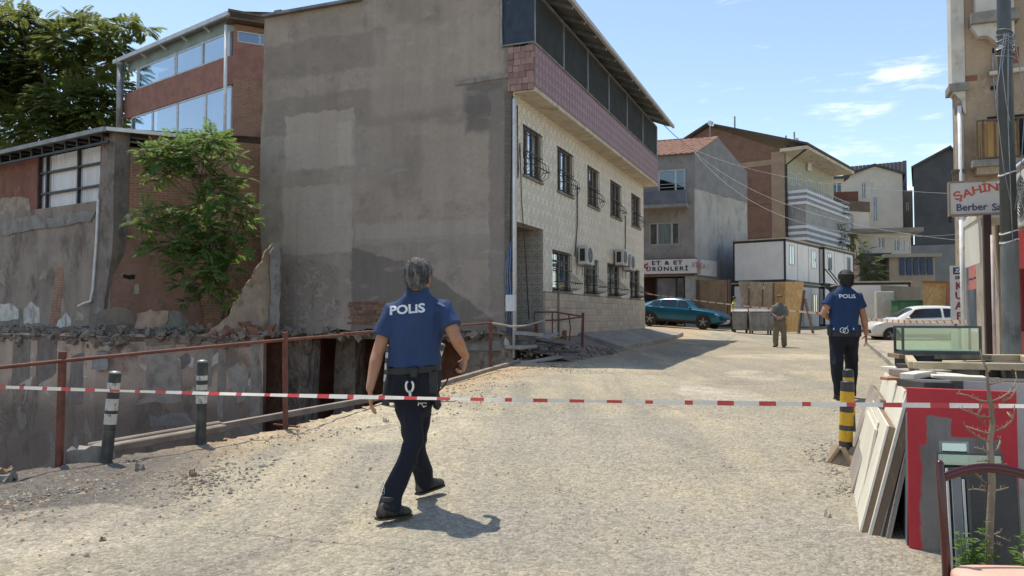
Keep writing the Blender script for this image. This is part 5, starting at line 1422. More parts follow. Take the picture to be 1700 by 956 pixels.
for i in range(nn):
    mm = MB(); xa = x00+xw*i/nn; za = zs[0]+(zs[1]-zs[0])*(i/nn); mm.box(xa+.04, xa+xw/nn-.04, 0, .15, za-6, za); mm.build('sheet_panel', simple('plum_sheet', (.17, .135, .15), (.14, .115, .125), 1, .7) if i == 0 else bpy.data.materials['plum_sheet'], tt)
mm = MB(); mm.box(x00, x00+xw, .2, .35, zs[0]-7, zs[0]-2); mm.build('frame', M_DARKMETAL, tt)
house('dark slate gabled house rising beside the barber building', 1516, 1600, 278, 88, 14, M_DARKH, -.48, (1578, 246), roofmat=M_DKROOF, eave=.2)
house('narrow white balconied house between the pale gable and the dark house', 1499, 1515, 318, 95, 6, M_WHITEH, -.45, wins=[(1503, 335, 1510, 350)], roof_h=.1, eave=0)
house('grey concrete wall below the dark slate house', 1510, 1600, 408, 72, 6, simple('grey_retaining', (.235, .235, .225), (.20, .20, .19), .8, .9), -.45, cat='wall', name='retaining_wall', roof_h=.1, eave=0)
house('glazed balcony house with brown tiled edge left of the pale gable', 1376, 1401, 297, 84, 9, M_PALEH, -.2, wins=[(1381, 303, 1398, 330)], eave=.5)
house('brown walled house with cream end standing over the cabins', 1372, 1424, 336, 70, 8, M_BROWNH, -.25, roofmat=simple('red_brown_roof', (.17, .075, .05), (.14, .06, .045), 1, .8), roof_h=.9, eave=.05)
house('cream house end with one tall window above the bush', 1406, 1443, 350, 68, 6, M_PALEH, .35, wins=[(1410, 358, 1417, 386)], roof_h=.9, roofmat=M_BROWNH, eave=.05)
house('low white house with five windows and a flat grey roof', 1425, 1512, 388, 66, 8, M_WHITEH, -.25, wins=[(1457, 393, 1469, 412), (1483, 397, 1494, 417), (1497, 399, 1502, 417), (1507, 401, 1511, 418)], roofmat=simple('grey_flat_roof', (.27, .24, .205), (.22, .2, .17), 1, .9), eave=.8, roof_h=.35)
M_BLUEW = simple('blue_window', (.035, .055, .11), (.025, .04, .085), 1, .3, bump=0)
t, fr, zb = house('long low house with a row of dark blue windows above the lone cabin', 1476, 1552, 428, 58, 7, simple('sand_wall', (.38, .30, .22), (.32, .25, .185), 1, .9), -.3, wins=[(1493, 428.5, 1549, 455)], roof_h=.25, eave=.4, roofmat=simple('beige_roof_edge', (.36, .31, .25), (.3, .26, .2), 1, .9))
x0, x1, z0, z1 = fr.rect(1492, 428.5, 1550, 456, -.06)
for k in range(5):
    mm = MB(); mm.box(x0+(x1-x0)*k/5+.05, x0+(x1-x0)*(k+1)/5-.05, -.06, .0, z0-zb, z1-zb); mm.build('blue_pane', M_BLUEW, t)
house('brown blank wall end left of the blue windowed house', 1432, 1477, 424, 60, 6, M_BROWNH, -.3, roof_h=.15, eave=.1)
# ------------------------------------------------------------------ barber building on the right
FB = Frame(11.4, 20.0, math.atan2(-.928, -.371))
fb = lambda px, py, y=0.0: FB.fx(px, py, y)
BB = fthing('barber_building', 'beige apartment building with shops below on the right edge of the street', 'building', FB)
M_BEIGEW = stainmat('beige_wall', (.42, .315, .215), (.37, .275, .19), (.27, .20, .14), (.46, .36, .26), .9)
M_CREAMB = simple('cream_bay', (.62, .58, .50), (.55, .51, .44), 1.5, .8, dirt=(.42, .36, .28))
zf = 3.55
FB2 = Frame(11.4, 20.0, math.atan2(-1, 2.58)); DR = FB2.ang-FB.ang
f2 = lambda px, py, y=0.0: FB2.fx(px, py, y)
def ub(m, name, mat, smooth=False): return m.build(name, mat, BB, smooth=smooth, rz=DR)
m = MB(); m.box(.0, 9, .0, .3, -.2, 17); ub(m, 'upper_wall', M_BEIGEW)
m = MB(); m.box(.36, 10, -.3, .0, -.2, 17); m.build('street_wall', M_BEIGEW, BB, rz=math.atan2(1, .60)-FB.ang)
xl_ = f2(1579, 90)[0]; xr_ = f2(1601, 90)[0]; zb_ = f2(1590, 152)[1]
m = MB(); m.box(xl_, xr_, -.04, .55, zb_+.2, 17); ub(m, 'bay', M_CREAMB)
m = MB(); m.box(xl_-.07, xr_+.03, -.10, .6, zb_, zb_+.2); ub(m, 'bay_moulding', M_CONC)
m = MB(); m.prism([(xl_+.02, zb_-.002), (xr_, zb_-.002), (xr_, zb_-.62), (xr_-.05, zb_-.55), (xl_+.2, zb_-.25)], -.04, .5); ub(m, 'bay_corbel', M_CREAMB)
x_ = f2(1593, 240)[0]; m = MB(); m.tube([(x_, -.08, zb_-.4), (x_, -.08, .8)], .05, 8); ub(m, 'drain_pipe', M_WHITEMETAL, True)
m = MB(); m.box(.0, f2(1601, 300)[0], -.03, -.001, 0, zb_-.62); ub(m, 'corner_strip', M_CREAMB)
x0_, x1_ = f2(1579, 290)[0], f2(1602, 290)[0]; z1_ = f2(1590, 284)[1]
m = MB(); m.box(x0_, x1_, -.12, -.03, z1_-.05, z1_+.03); m.box(x0_+.02, x0_+.16, -.1, -.03, z1_-.35, z1_-.05); ub(m, 'iron_bracket', M_BROWNFRAME)
# cream bay with ledge and curved corbel
xa = f2(1620, 30, -.3)[0]; xb = f2(1684, 30, -.3)[0]; zl0 = f2(1640, 38, -.3)[1]; zl1 = f2(1640, 20, -.3)[1]; zc_ = f2(1650, 76)[1]
m = MB(); m.box(xa, xb, -.3, -.001, zl1, 17); ub(m, 'bay', M_CREAMB)
m = MB(); m.box(xa-.12, xb+.1, -.42, -.001, zl0, zl1-.002); ub(m, 'bay_moulding', M_CONC)
m = MB(); m.prism([(xa-.1, zl0-.002), (xb, zl0-.002), (xb, zc_-.25), (xb-.35, zc_-.02), (xa+.25, zc_+.2), (xa+.05, zl0-.3)], -.28, -.001); ub(m, 'bay_corbel', M_CREAMB)
# balcony with yellow wooden screen
xa = f2(1622, 235, -.4)[0]; xb = f2(1700, 235, -.4)[0]; zt = f2(1650, 203, -.4)[1]; zb_ = f2(1650, 262, -.4)[1]; zd = f2(1650, 285, -.4)[1]
m = MB(); m.box(xa-.12, xb, -.5, -.001, zd+.14, zb_-.04); ub(m, 'balcony_slab', M_CONC)
m = MB(); m.box(xa-.02, xb, -.42, -.001, zd-.05, zd+.138); ub(m, 'balcony_slab_edge', M_BEIGEW)
M_WOODY = simple('yellow_wood', (.42, .25, .085), (.34, .19, .06), 3, .7, stretch=(1, 1, .15), dirt=(.12, .07, .03))
for (p0, p1, dz) in [(1622, 1626, -.03), (1628, 1632, 0), (1634, 1638, -.02), (1639, 1651, .04), (1651.6, 1661, 0), (1671, 1680, -.05), (1681, 1690, 0)]:
    m = MB(); m.box(f2(p0, 235, -.4)[0], f2(p1, 235, -.4)[0], -.42, -.39, zb_-.02, zt+dz); ub(m, 'slat', M_WOODY)
m = MB()
for zz in (zt+.06, zb_): m.beam((xa, -.44, zz), (xb, -.44, zz), .04, .04)
for px in (1622, 1632, 1652, 1668, 1690): x_ = f2(px, 235, -.4)[0]; m.beam((x_, -.44, zb_), (x_, -.44, zt+.06), .04, .04)
ub(m, 'balcony_rail', M_BROWNFRAME)
x0_ = f2(1640, 235)[0]; m = MB(); m.box(x0_, x0_+.9, -.012, -.001, zb_, f2(1640, 194)[1]); ub(m, 'balcony_door', M_DARKROOM)
for (px, py, w_, h_, mt, nm) in [(1609, 130, .36, .14, M_REDWALL, 'exposed_brick'), (1680, 92, .3, .4, M_REDWALL, 'exposed_brick'), (1681, 62, .10, .1, M_DARKROOM, 'hole'), (1649, 146, .12, .1, M_DARKROOM, 'hole'), (1651, 84, .1, .12, M_DARKROOM, 'hole')]:
    x, z = f2(px, py); m = MB(); m.box(x-w_/2, x+w_/2, -.02, -.001, z-h_/2, z+h_/2); ub(m, nm, mt)
x, z = f2(1641, 124); m = MB(); m.tube([(x, -.1, z), (x+.75, -.1, z+.03)], .06, 8); ub(m, 'pipe_stub', M_CREAMB)
for q in [[(1646, 90), (1650, 150), (1656, 200), (1650, 262)], [(1634, 0), (1637, 40), (1640, 70)]]:
    m = MB(); m.tube([V((f2(px, py)[0], -.06, f2(px, py)[1])) for px, py in q], .018, 5); ub(m, 'cable', M_GREYMETAL)
m = MB(); m.box(.0, 14, .0, 4.0, zf+.001, zf+.1); m.build('shop_roof', M_CONC, BB)
m = MB(); m.box(13.8, 14, .3, 4, 0, zf); m.build('shop_end_wall', M_BEIGEW, BB)
# ground floor shops: piers, windows, red film, awning roll
M_PIER = simple('stone_pier', (.40, .36, .29), (.34, .30, .24), 2, .8, dirt=(.24, .2, .16))
M_REDP = simple('red_shop_paint', (.36, .035, .035), (.30, .028, .03), 3, .45)
M_REDFILM = simple('red_window_film', (.50, .13, .12), (.58, .24, .22), 6, .5)
M_SHOPGL = glassmat('shop_window_glass', (.30, .36, .36), .3)
cuts = [1604, 1629, 1652, 1664, 1690, 1730]
def pier(px0, px1, mat, y0=-.08, y1=.3, z0=0.0, z1=zf, name='pier'):
    a_ = fb(px0, 450)[0]; b_ = fb(px1, 450)[0]; mm = MB(); mm.box(a_, b_, y0, y1, z0, z1); return mm.build(name, mat, BB)
pier(1594, 1603, M_PIER, -.04); pier(1629, 1641, M_PIER, -.10); pier(1652, 1663, M_PIER, -.06)
m = MB(); m.box(0, 14, -.03, .3, 3.25, zf-.003); m.build('lintel', M_BEIGEW, BB)
for (p0, p1) in ((1603, 1629), (1663, 1692), (1692, 1760)):
    a_ = fb(p0, 450)[0]; b_ = fb(p1, 450)[0]
    m = MB(); z0_, z1_ = 1.25, 3.24
    for (u0, u1, w0, w1) in ((a_, b_, z0_, z0_+.09), (a_, b_, z1_-.09, z1_), (a_, a_+.08, z0_, z1_), (b_-.08, b_, z0_, z1_)): m.box(u0, u1, -.02, .06, w0, w1)
    f = m.build('shop_window', M_REDP if p0 > 1660 else M_PALEFR, BB)
    q = MB(); q.box(a_+.06, b_-.06, .02, .03, z0_+.07, z1_-.07); q.build('pane', M_SHOPGL, f)
    q = MB(); q.box(a_, b_, .9, 1.0, .3, 3.25); q.build('back_wall', simple('dim_shop', (.16, .15, .135), (.08, .075, .07), 1.2, .9), f)
    m = MB(); m.box(a_, b_, -.02, .3, 0, 1.25); m.build('stall_riser', M_REDP if p0 > 1690 else M_PIER, BB)
def film(px0, py0, px1, py1, mat=M_REDFILM, text=None, tc=(.75, .55, .5)):
    x0, x1, z0, z1 = FB.rect(px0, py0, px1, py1, 0.0)
    mm = MB(); mm.box(x0, x1, -.004, .015, z0, z1); o = mm.build('window_film', mat, BB)
for q in [(1608, 444, 1628, 457), (1608, 466, 1628, 478), (1656, 413, 1666, 430), (1655, 440, 1667, 454), (1655, 462, 1667, 474), (1655, 482, 1664, 490)]: film(*q)
film(1656, 505, 1666, 512, M_WHITEMETAL); film(1655, 494, 1666, 502, simple('grey_film', (.45, .47, .47), (.4, .42, .42), 4, .5))
x0, x1, z0, z1 = FB.rect(1688, 402, 1760, 418, -.1); m = MB(); m.box(x0, x1, -.12, -.02, z0-.1, z1+.3); m.build('red_fascia', M_REDP, BB)
x0, x1, z0, z1 = FB.rect(1604, 375, 1630, 436, -.55); m = MB(); m.box(x0, x1, -.58, -.55, z0, z1)
m.box(x0-.02, x1+.02, -.60, -.02, z1-.03, z1+.09); m.build('awning_cloth', simple('cream_awning', (.66, .64, .56), (.60, .58, .50), 2, .8), BB)
m = MB(); m.tube([(x0-.1, -.5, z1+.14), (x1, -.5, z1+.14)], .045, 8); m.build('awning_roller', M_WHITEMETAL, BB, smooth=True)
# slender posts in front of the shops
def post_at(px, py0, py1, Y, r, mat, name, label, square=False, group=None):
    b_ = at(px, py1, Y); t_ = at(px, py0, Y); zg_ = zr(b_.x, b_.y)
    t = thing(name, label, 'post', (b_.x, b_.y, zg_), FB.ang, group); m = MB(); h_ = t_.z-zg_
    if square: m.box(-r, r, -r, r, 0, h_)
    else: m.tube([(0, 0, 0), (0, 0, h_)], r, 10)
    m.build('shaft', mat, t, smooth=not square); m = MB(); m.box(-r*1.8, r*1.8, -r*1.8, r*1.8, -.03, .03); m.build('base', mat, t)
post_at(1600, 365, 590, 16.5, .04, M_WHITEMETAL, 'white_post', 'slim white post in front of the vertical hairdresser sign')
post_at(1643.5, 357, 600, 13.2, .055, simple('dark_brown_post', (.045, .025, .02), (.035, .02, .016), 3, .5), 'brown_post', 'dark brown square post under the barber sign', True)
post_at(1651.5, 390, 600, 13.0, .025, simple('pink_white_pipe', (.62, .52, .48), (.50, .42, .39), 5, .6, dirt=(.25, .2, .18)), 'pale_post', 'thin pale stained pipe right of the dark brown post')
# wall lantern below the sign
p = at(1615, 372, 15.5); t = thing('wall_lantern', 'small dark lantern hanging below the barber sign', 'lantern', p)
m = MB(); m.lathe([(.02, .10), (.07, .06), (.065, .03), (.03, -.10), (.01, -.14)], 8); m.build('lamp_shade', M_DARKMETAL, t); m = MB(); m.tube([(0, 0, .08), (.0, 0, .2), (.1, .1, .22), (.65, .5, .22)], .015, 6); m.build('arm', M_DARKMETAL, t)
# barber sign, projecting from the wall
p = at(1578, 360, 14.1); q = at(1692, 357, 13.72)
sa = math.atan2(q.y-p.y, q.x-p.x); L = math.hypot(q.x-p.x, q.y-p.y)
SG = thing('barber_sign', 'projecting white sign with red arched name and blue barber lettering', 'sign', (p.x, p.y, 0), sa)
FSg = Frame(p.x, p.y, sa)
z0 = FSg.fx(1580, 356)[1]; z1 = FSg.fx(1580, 304)[1]
m = MB(); m.box(0, L, 0, .16, z0, z1); m.build('board', simple('pale_sign_board', (.56, .515, .45), (.52, .475, .41), 2, .6, dirt=(.42, .37, .31), dlo=.58, dhi=.8), SG)
m = MB(); m.box(-.02, L, -.012, .172, z1, z1+.03); m.box(-.02, L, -.012, .172, z0-.03, z0); m.box(-.02, -.001, -.012, .172, z0, z1); m.build('frame', simple('tan_frame', (.27, .22, .16), (.22, .18, .13), 3, .6), SG)
RED = paint((.52, .085, .035)); BLUE = paint((.055, .075, .13))
for (ch, px, py, rot) in [('Ş', 1590.5, 325.5, 22), ('A', 1606, 321, 14), ('H', 1622, 315.5, 9), ('İ', 1635, 312.5, 5), ('N', 1649, 311, 3), ('I', 1661, 311, 0)]:
    x, z = FSg.fx(px, py, -.01); mm = text_mesh(ch, .20, bold=.004, sx=1.15); mm.materials.append(RED)
    link('lettering', mm, SG, loc=(x, -.004, z), rz=(R(90), R(-rot), 0))
for (tx, px) in (('Berber', 1613), ('Sa', 1655)):
    x, z = FSg.fx(px, 343.5, -.01); sign_text(SG, tx, .175, (x, -.004, z-.005), BLUE, bold=.003, spacing=1.0)
m = MB(); m.beam((L, .08, z1-.1), (L+.5, .2, z1-.1), .05, .05); m.beam((L, .08, z0+.1), (L+.5, .2, z0+.1), .05, .05); m.beam((.0, .08, z0-.03), (.0, .08, z0-.15), .05, .05); m.build('bracket', M_DARKMETAL, SG)
# vertical hairdresser sign
p = at(1578.5, 545, 18.8); q = at(1599, 545, 18.62); sa = math.atan2(q.y-p.y, q.x-p.x); L = math.hypot(q.x-p.x, q.y-p.y)
KS = thing('hairdresser_sign', 'tall narrow white sign with dark red vertical letters beside the white post', 'sign', (p.x, p.y, zr(p.x, p.y)), sa)
FK = Frame(p.x, p.y, sa, zr(p.x, p.y))
zt = FK.fx(1580, 441)[1]
m = MB(); m.box(0, L, 0, .10, .0, zt); m.build('board', simple('white_board', (.60, .58, .55), (.54, .52, .49), 2, .6), KS)
M_MAR = paint((.23, .03, .045)); M_NAVY = paint((.035, .05, .10))
for (ch, py) in (('K', 475), ('U', 491), ('A', 508), ('F', 525), ('Ö', 541)):
    x, z = FK.fx(1592, py, -.01); sign_text(KS, ch, .24, (x, -.004, z), M_MAR, bold=.008)
x, z = FK.fx(1592, 461, -.01); sign_text(KS, 'ERK', .105, (x+.01, -.004, z), M_NAVY, bold=.004)
x0, x1, z0, z1 = FK.rect(1582, 444, 1597, 455, -.01); m = MB(); m.box(x0, x1+.05, -.006, .0, z0, z1); m.build('blue_plate', M_NAVY, KS)
x, z = FK.fx(1591, 449.5, -.02); sign_text(KS, 'ZA', .12, (x, -.010, z), M_WHITEMETAL, bold=.003, shear=.2)
# air conditioner and white box on this wall
x, z = fb(1712, 372, -.35); air_con('big white air conditioner on the barber building right of the lamp pole', FB, x, z, w=1.0, h=.82, d=.36)
x, z = fb(1664, 296, -.3); m = MB()
m.add([(x-.6, -.3, z-.0), (x+.6, -.3, z-.0), (x+.6, 0, z+.3), (x-.6, 0, z+.3), (x-.6, -.3, z-.03), (x+.6, -.3, z-.03), (x+.6, 0, z+.27), (x-.6, 0, z+.27)], [(0, 1, 2, 3), (7, 6, 5, 4), (0, 4, 5, 1), (0, 3, 7, 4), (1, 5, 6, 2)]); m.build('canopy_sheet', simple('pale_canopy', (.45, .47, .50), (.4, .42, .45), 3, .5), BB)
# lamp pole with tied cables
b_ = at(1680, 600, 10.6); LP = thing('lamp_pole', 'tall grey street lamp pole with tied cables in front of the barber shop', 'street lamp', (b_.x, b_.y, zr(b_.x, b_.y)))
m = MB(); m.lathe([(.115, 0), (.108, 2.2), (.106, 2.2)], 20); m.build('lower_shaft', simple('worn_pole', (.20, .21, .20), (.15, .155, .15), 4, .6, stretch=(1, 1, .3), dirt=(.09, .09, .085)), LP, smooth=False)
m = MB(); m.lathe([(.104, 2.2), (.085, 5.5), (.06, 9.5), (.055, 9.5)], 20); m.build('upper_shaft', simple('dark_pole', (.085, .095, .10), (.07, .078, .083), 4, .5), LP, smooth=True)
m = MB(); m.box(-.18, .18, -.18, .18, -.05, .03); m.build('base_plate', M_GREYMETAL, LP)
m = MB(); m.tube([(0, 0, 9.4), (0, 0, 9.9), (-.8, .3, 10.2)], .04, 8); m.build('arm', M_GREYMETAL, LP); m = MB(); m.ell((-1.1, .4, 10.2), (.35, -.12, 0), (.05, .14, 0), (0, 0, .07)); m.build('lamp_head', M_GREYMETAL, LP)
zk = at(1668, 60, 10.6).z-zr(b_.x, b_.y)
m = MB()
for k in range(5):
    q = [V((.108*math.cos(t*.7+k)*(1+.16*math.sin(t*1.3+k)), .108*math.sin(t*.7+k), zk-.06*k+.08*math.sin(t*.35+k))) for t in range(20)]; m.tube(q, .008, 5)
for k, (dx, dz) in enumerate([(-.09, -1.2), (-.15, -2.3), (-.05, -3.0), (.1, -2.4)]):
    m.tube([V((dx*.5, -.12, zk)), V((dx*1.6, -.16, zk+dz*.4)), V((dx*.9, -.13, zk+dz*.8)), V((dx*.2, -.1, zk+dz))], .006, 5)
m.build('cable_coil', M_GREYMETAL, LP)
for zz in (2.2, zk-1.9, zk-2.7):
    m = MB(); q = [V((.112*math.cos(t*.7), .112*math.sin(t*.7), zz+.03*math.sin(t))) for t in range(10)]; m.tube(q, .01, 5); m.build('cable_tie', M_WHITEMETAL, LP)

# ------------------------------------------------------------------ pavements
def strip(name, left, right, mat, thick=.3, dz=(.0, .0), **tags):
    """slab between two polylines of (x, y, z)"""
    m = MB(); n = len(left)
    vs = [tuple(p) for p in left]+[tuple(p) for p in right]+[(p[0], p[1], p[2]-thick) for p in left]+[(p[0], p[1], p[2]-thick) for p in right]
    fs = []
    for i in range(n-1):
        fs += [(i, n+i, n+i+1, i+1), (n+i, 3*n+i, 3*n+i+1, n+i+1), (i, i+1, 2*n+i+1, 2*n+i)]
    fs += [(0, 2*n, 3*n, n), (n-1, 2*n-1, 4*n-1, 3*n-1)]
    m.add(vs, fs); return m.build(name, mat, None, **tags)
M_PAVE = simple('pavement_concrete', (.33, .30, .26), (.27, .245, .21), 1.5, .95, bump=.5, bscale=25, dirt=(.2, .175, .145))
lft = []; rgt = []
for k in range(9):
    s = 5.2+(15.6-5.2)*k/8; w_ = 1.35
    a_ = FA.w(s, -.06, 0); c_ = FA.w(s, -w_, 0)
    zz = zr(c_.x, c_.y)
    lft.append((a_.x, a_.y, max(1.10, zz+.15))); rgt.append((c_.x, c_.y, zz+.13))
PV = strip('pavement', lft, rgt, M_PAVE, .8, kind='structure')
M_KERB = simple('kerb_concrete', (.36, .33, .28), (.29, .265, .225), 3, .9, ran=.12, bump=.5)
for k in range(13):
    s0, s1 = 5.25+k*.8, 5.25+k*.8+.785
    A, B = FA.w(s0, -1.40, 0), FA.w(s1, -1.40, 0); m = MB()
    m.beam((A.x, A.y, zr(A.x, A.y)+.045), (B.x, B.y, zr(B.x, B.y)+.045), .13, .20+.01*rnd.random()); m.build('kerb_stone', M_KERB, PV, bevel=.015)
lft = []; rgt = []
for k in range(10):
    s = -6.8+k*2.2
    c_ = FB.w(s, -1.75 if k > 0 else -1.3, 0); a_ = FB.w(s, .0, 0); zz = zr(c_.x, c_.y)
    lft.append((c_.x, c_.y, zz+.12)); rgt.append((a_.x+.3, a_.y, zr(c_.x, c_.y)+.15))
PV2 = strip('pavement', lft, rgt, simple('pale_pavement', (.42, .37, .29), (.36, .315, .25), 1.5, .95, bump=.4, bscale=25, dirt=(.26, .22, .17)), .5, kind='structure')
for k in range(17):
    s0 = -6.8+k*.9; A, B = FB.w(s0, -1.82, 0), FB.w(s0+.885, -1.82, 0); m = MB()
    m.beam((A.x, A.y, zr(A.x, A.y)+.03), (B.x, B.y, zr(B.x, B.y)+.03), .13, .2); m.build('kerb_stone', M_KERB, PV2, bevel=.015)

# ------------------------------------------------------------------ railing along the pit
RL = thing('railing', 'rusty red pipe railing with three square posts along the edge of the pit', 'railing', (0, 0, 0))
def rpost(pxt, pyt, pxb, pyb, w_=.055, name='post', parent=RL, mat=M_RUST):
    b_ = gpx(pxb, pyb); t_ = at(pxt, pyt, b_.y); m = MB(); m.beam(b_-V((0, 0, .1)), t_, w_, w_, up=(0, 1, 0)); m.build(name, mat, parent, bevel=.006); return b_, t_
p1b, p1t = rpost(104, 583, 98, 768); p2b, p2t = rpost(473, 551, 474, 712, .05); p3b, p3t = rpost(815, 529, 814, 614, .07)
ptl = at(-120, 620, 6.2)
def rail(pts, r=.018, mat=M_RUST, name='rail', parent=RL):
    m = MB(); m.tube(pts, r, 7); return m.build(name, mat, parent, smooth=True)
rail([ptl, at(0, 610, 6.6), at(104, 599, p1t.y-.03), at(290, 581, 7.8), at(473, 564, p2t.y-.03), at(570, 556, 10)])
rail([at(566, 555, 10), at(640, 549, 11.4), at(815, 536, p3t.y-.05)], .022)
rail([at(815, 536, p3t.y-.05), at(850, 542, 16.2), at(870, 541, 17), at(904, 532, 18.2)], .022, simple('pale_cable', (.42, .36, .31), (.34, .29, .25), 4, .7), 'rope')
m = MB(); m.beam(p2b+V((-.14, .02, .05)), p2b+V((.14, -.04, .03)), .03, .015); m.build('foot_plate', M_RUST, RL)
R2 = thing('railing', 'dark rusty railing of thin pipes round the house entrance by the pavement', 'railing', (0, 0, 0), group=None)
q1b, q1t = rpost(968, 519, 966, 588, .07, parent=R2); q2b = gpx(893, 592); q2t = at(889, 536, q2b.y)
m = MB(); m.beam(q2b, q2t, .09, .09); m.build('post', M_RUST, R2)
A2, B2 = at(887, 518, q2b.y+.3), q1t.copy()
for (a_, b_) in [((888, 518), (922, 518)), ((922, 518), (966, 525))]: m = MB(); m.tube([at(*a_, 19.6), at(*b_, 19.2)], .02, 6); m.build('rail', M_RUST, R2)
m = MB(); m.tube([at(900, 532, 19.5), at(930, 531, 19.4), at(966, 526, 19.2)], .02, 6); m.build('rail', M_RUST, R2)
for (pa, ya, pb, yb) in [(917, 518, 917, 560), (944, 520, 947, 545), (947, 545, 945, 566), (887, 518, 888, 560)]:
    m = MB(); m.tube([at(pa, ya, 19.5), at(pb, yb, 19.5)], .018, 6); m.build('upright', M_RUST, R2)
m = MB(); m.beam(q1b+V((-.3, -.1, .02)), q1b+V((.3, .0, .03)), .1, .03); m.build('foot_plate', M_DARKMETAL, R2)
# slabs and planks dumped at the entrance
M_PLANKG = simple('grey_plank', (.24, .22, .195), (.17, .155, .135), 3, .9, stretch=(.4, 4, 4), bump=.4, dirt=(.10, .085, .07))
M_PLANKD = simple('dark_plank', (.085, .075, .065), (.06, .052, .045), 3, .9, bump=.4)
M_SLAB = simple('broken_slab', (.40, .37, .33), (.33, .305, .27), 3, .9, bump=.5)
dumped = [((866, 604), (930, 592), .16, .06, M_SLAB, 'pale broken slab lying lowest at the pit corner'), ((850, 577), (880, 574), .35, .08, M_SLAB, 'pale slab ledge by the meter pipes at the pit corner'),
          ((858, 553), (888, 556), .4, .09, M_SLAB, 'pale step slab below the recessed tiled entrance'), ((893, 566), (935, 572), .14, .05, M_PLANKD, 'dark plank uppermost in the scrap heap at the entrance'),
          ((890, 572), (940, 576), .14, .05, M_PLANKG, 'grey plank lying across the scrap heap at the entrance'), ((888, 578), (925, 587), .12, .05, M_PLANKD, 'dark plank sloping down the front of the entrance scrap heap'),
          ((897, 562), (918, 553), .25, .04, M_SLAB, 'pale slab tilted up against the entrance railing'), ((905, 583), (960, 584), .10, .05, M_PLANKD, 'long dark bar lying on the ground below the entrance railing'),
          ((884, 602), (900, 603), .18, .05, M_PLANKD, 'short dark offcut in the road near the pit corner')]
for k, (a_, b_, w_, h_, mt, lab) in enumerate(dumped):
    Ya = 18.6+.12*k if k not in (0, 7, 8) else 18.0
    A, B = at(*a_, Ya), at(*b_, Ya+.25); 
    t = thing('scrap_slab' if mt is M_SLAB else 'scrap_plank', lab, 'slab' if mt is M_SLAB else 'plank', A, group='scrap dumped at the house entrance')
    m = MB(); m.beam(V((0, 0, 0)), B-A, w_*2, h_); m.build('board', mt, t, bevel=.01)
pts = [FA.w(rnd.uniform(-.3, 4.2), rnd.uniform(-1.6, -.1), 0) for _ in range(260)]
pts = [V((p.x, p.y, zr(p.x, p.y)+max(0, (.36-.12*abs(p.x-.8)))*rnd.random())) for p in pts]
rubble('rubble', M_DEBRIS, pts, .03, .13, kind='stuff', label='low heap of dark rubble under the scrap planks at the entrance')
# earth ramp to the doorstep so that the slope rises from the road to the house
m = MB(); n = 14; vv = []
for i in range(n+1):
    for j in range(9):
        s = -.2+5.7*i/n; o_ = -.02-1.75*j/8; p = FA.w(s, o_, 0); t = j/8
        vv.append((p.x, p.y, (1.02-.1*(1-i/n))*(1-t)**1.3+(zr(p.x, p.y)-.03)*(1-(1-t)**1.3)+.05*mn.noise((s*2, o_*2, 0))))
m.add(vv, [(i*9+j, i*9+j+1, (i+1)*9+j+1, (i+1)*9+j) for i in range(n) for j in range(8)])
m.build('earth_bank', simple('grey_earth', (.27, .225, .18), (.205, .17, .135), 1.6, .95, bump=1, bscale=11, fine=.3, dist=.05), smooth=True, kind='structure')
# timber and plank laid along the pit edge
M_BEAMW = simple('weathered_timber', (.31, .265, .205), (.245, .205, .16), 2.5, .9, stretch=(3, .5, 3), bump=.5, dirt=(.2, .16, .125))
A, B = gpx(152, 758), gpx(371, 718)
t = thing('timber_beam', 'weathered moulded timber lying at the pit edge between the striped bollards', 'beam', A)
m = MB(); d = B-A; m.beam(V((0, 0, .05)), d+V((0, 0, .05)), .13, .08); m.build('beam', M_BEAMW, t, bevel=.012)
m = MB(); s_ = V((-.11, .09, .0)); m.beam(V((0, 0, .09))+s_*.5, d+V((0, 0, .09))+s_*.5, .06, .06); m.build('upper_lip', M_BEAMW, t, bevel=.012)
for (a_, b_, w_, lab, mt) in [((368, 712), (640, 662), .08, 'long thin board laid along the pit edge behind the walking officer', M_BEAMW), ((640, 668), (860, 602), .10, 'pale board laid along the pit edge toward the house corner', M_BEAMW)]:
    A, B = gpx(*a_), gpx(*b_); t = thing('edging_board', lab, 'board', A); n = 8; m = MB()
    for i in range(n):
        q0 = A.lerp(B, i/n); q1 = A.lerp(B, (i+1)/n); q0.z = zr(q0.x, q0.y)+.03; q1.z = zr(q1.x, q1.y)+.03; m.beam(q0-A, q1-A, w_, .07)
    m.build('board', mt, t)
A = gpx(150, 762); t = thing('stone_block', 'rough concrete lump at the left end of the timber beam', 'stone', A-V((0, 0, .02)))
rubble_pier(-.17, .17, -.12, .12, -.05, .13, 5, 'lump', M_CONC, t, .25)

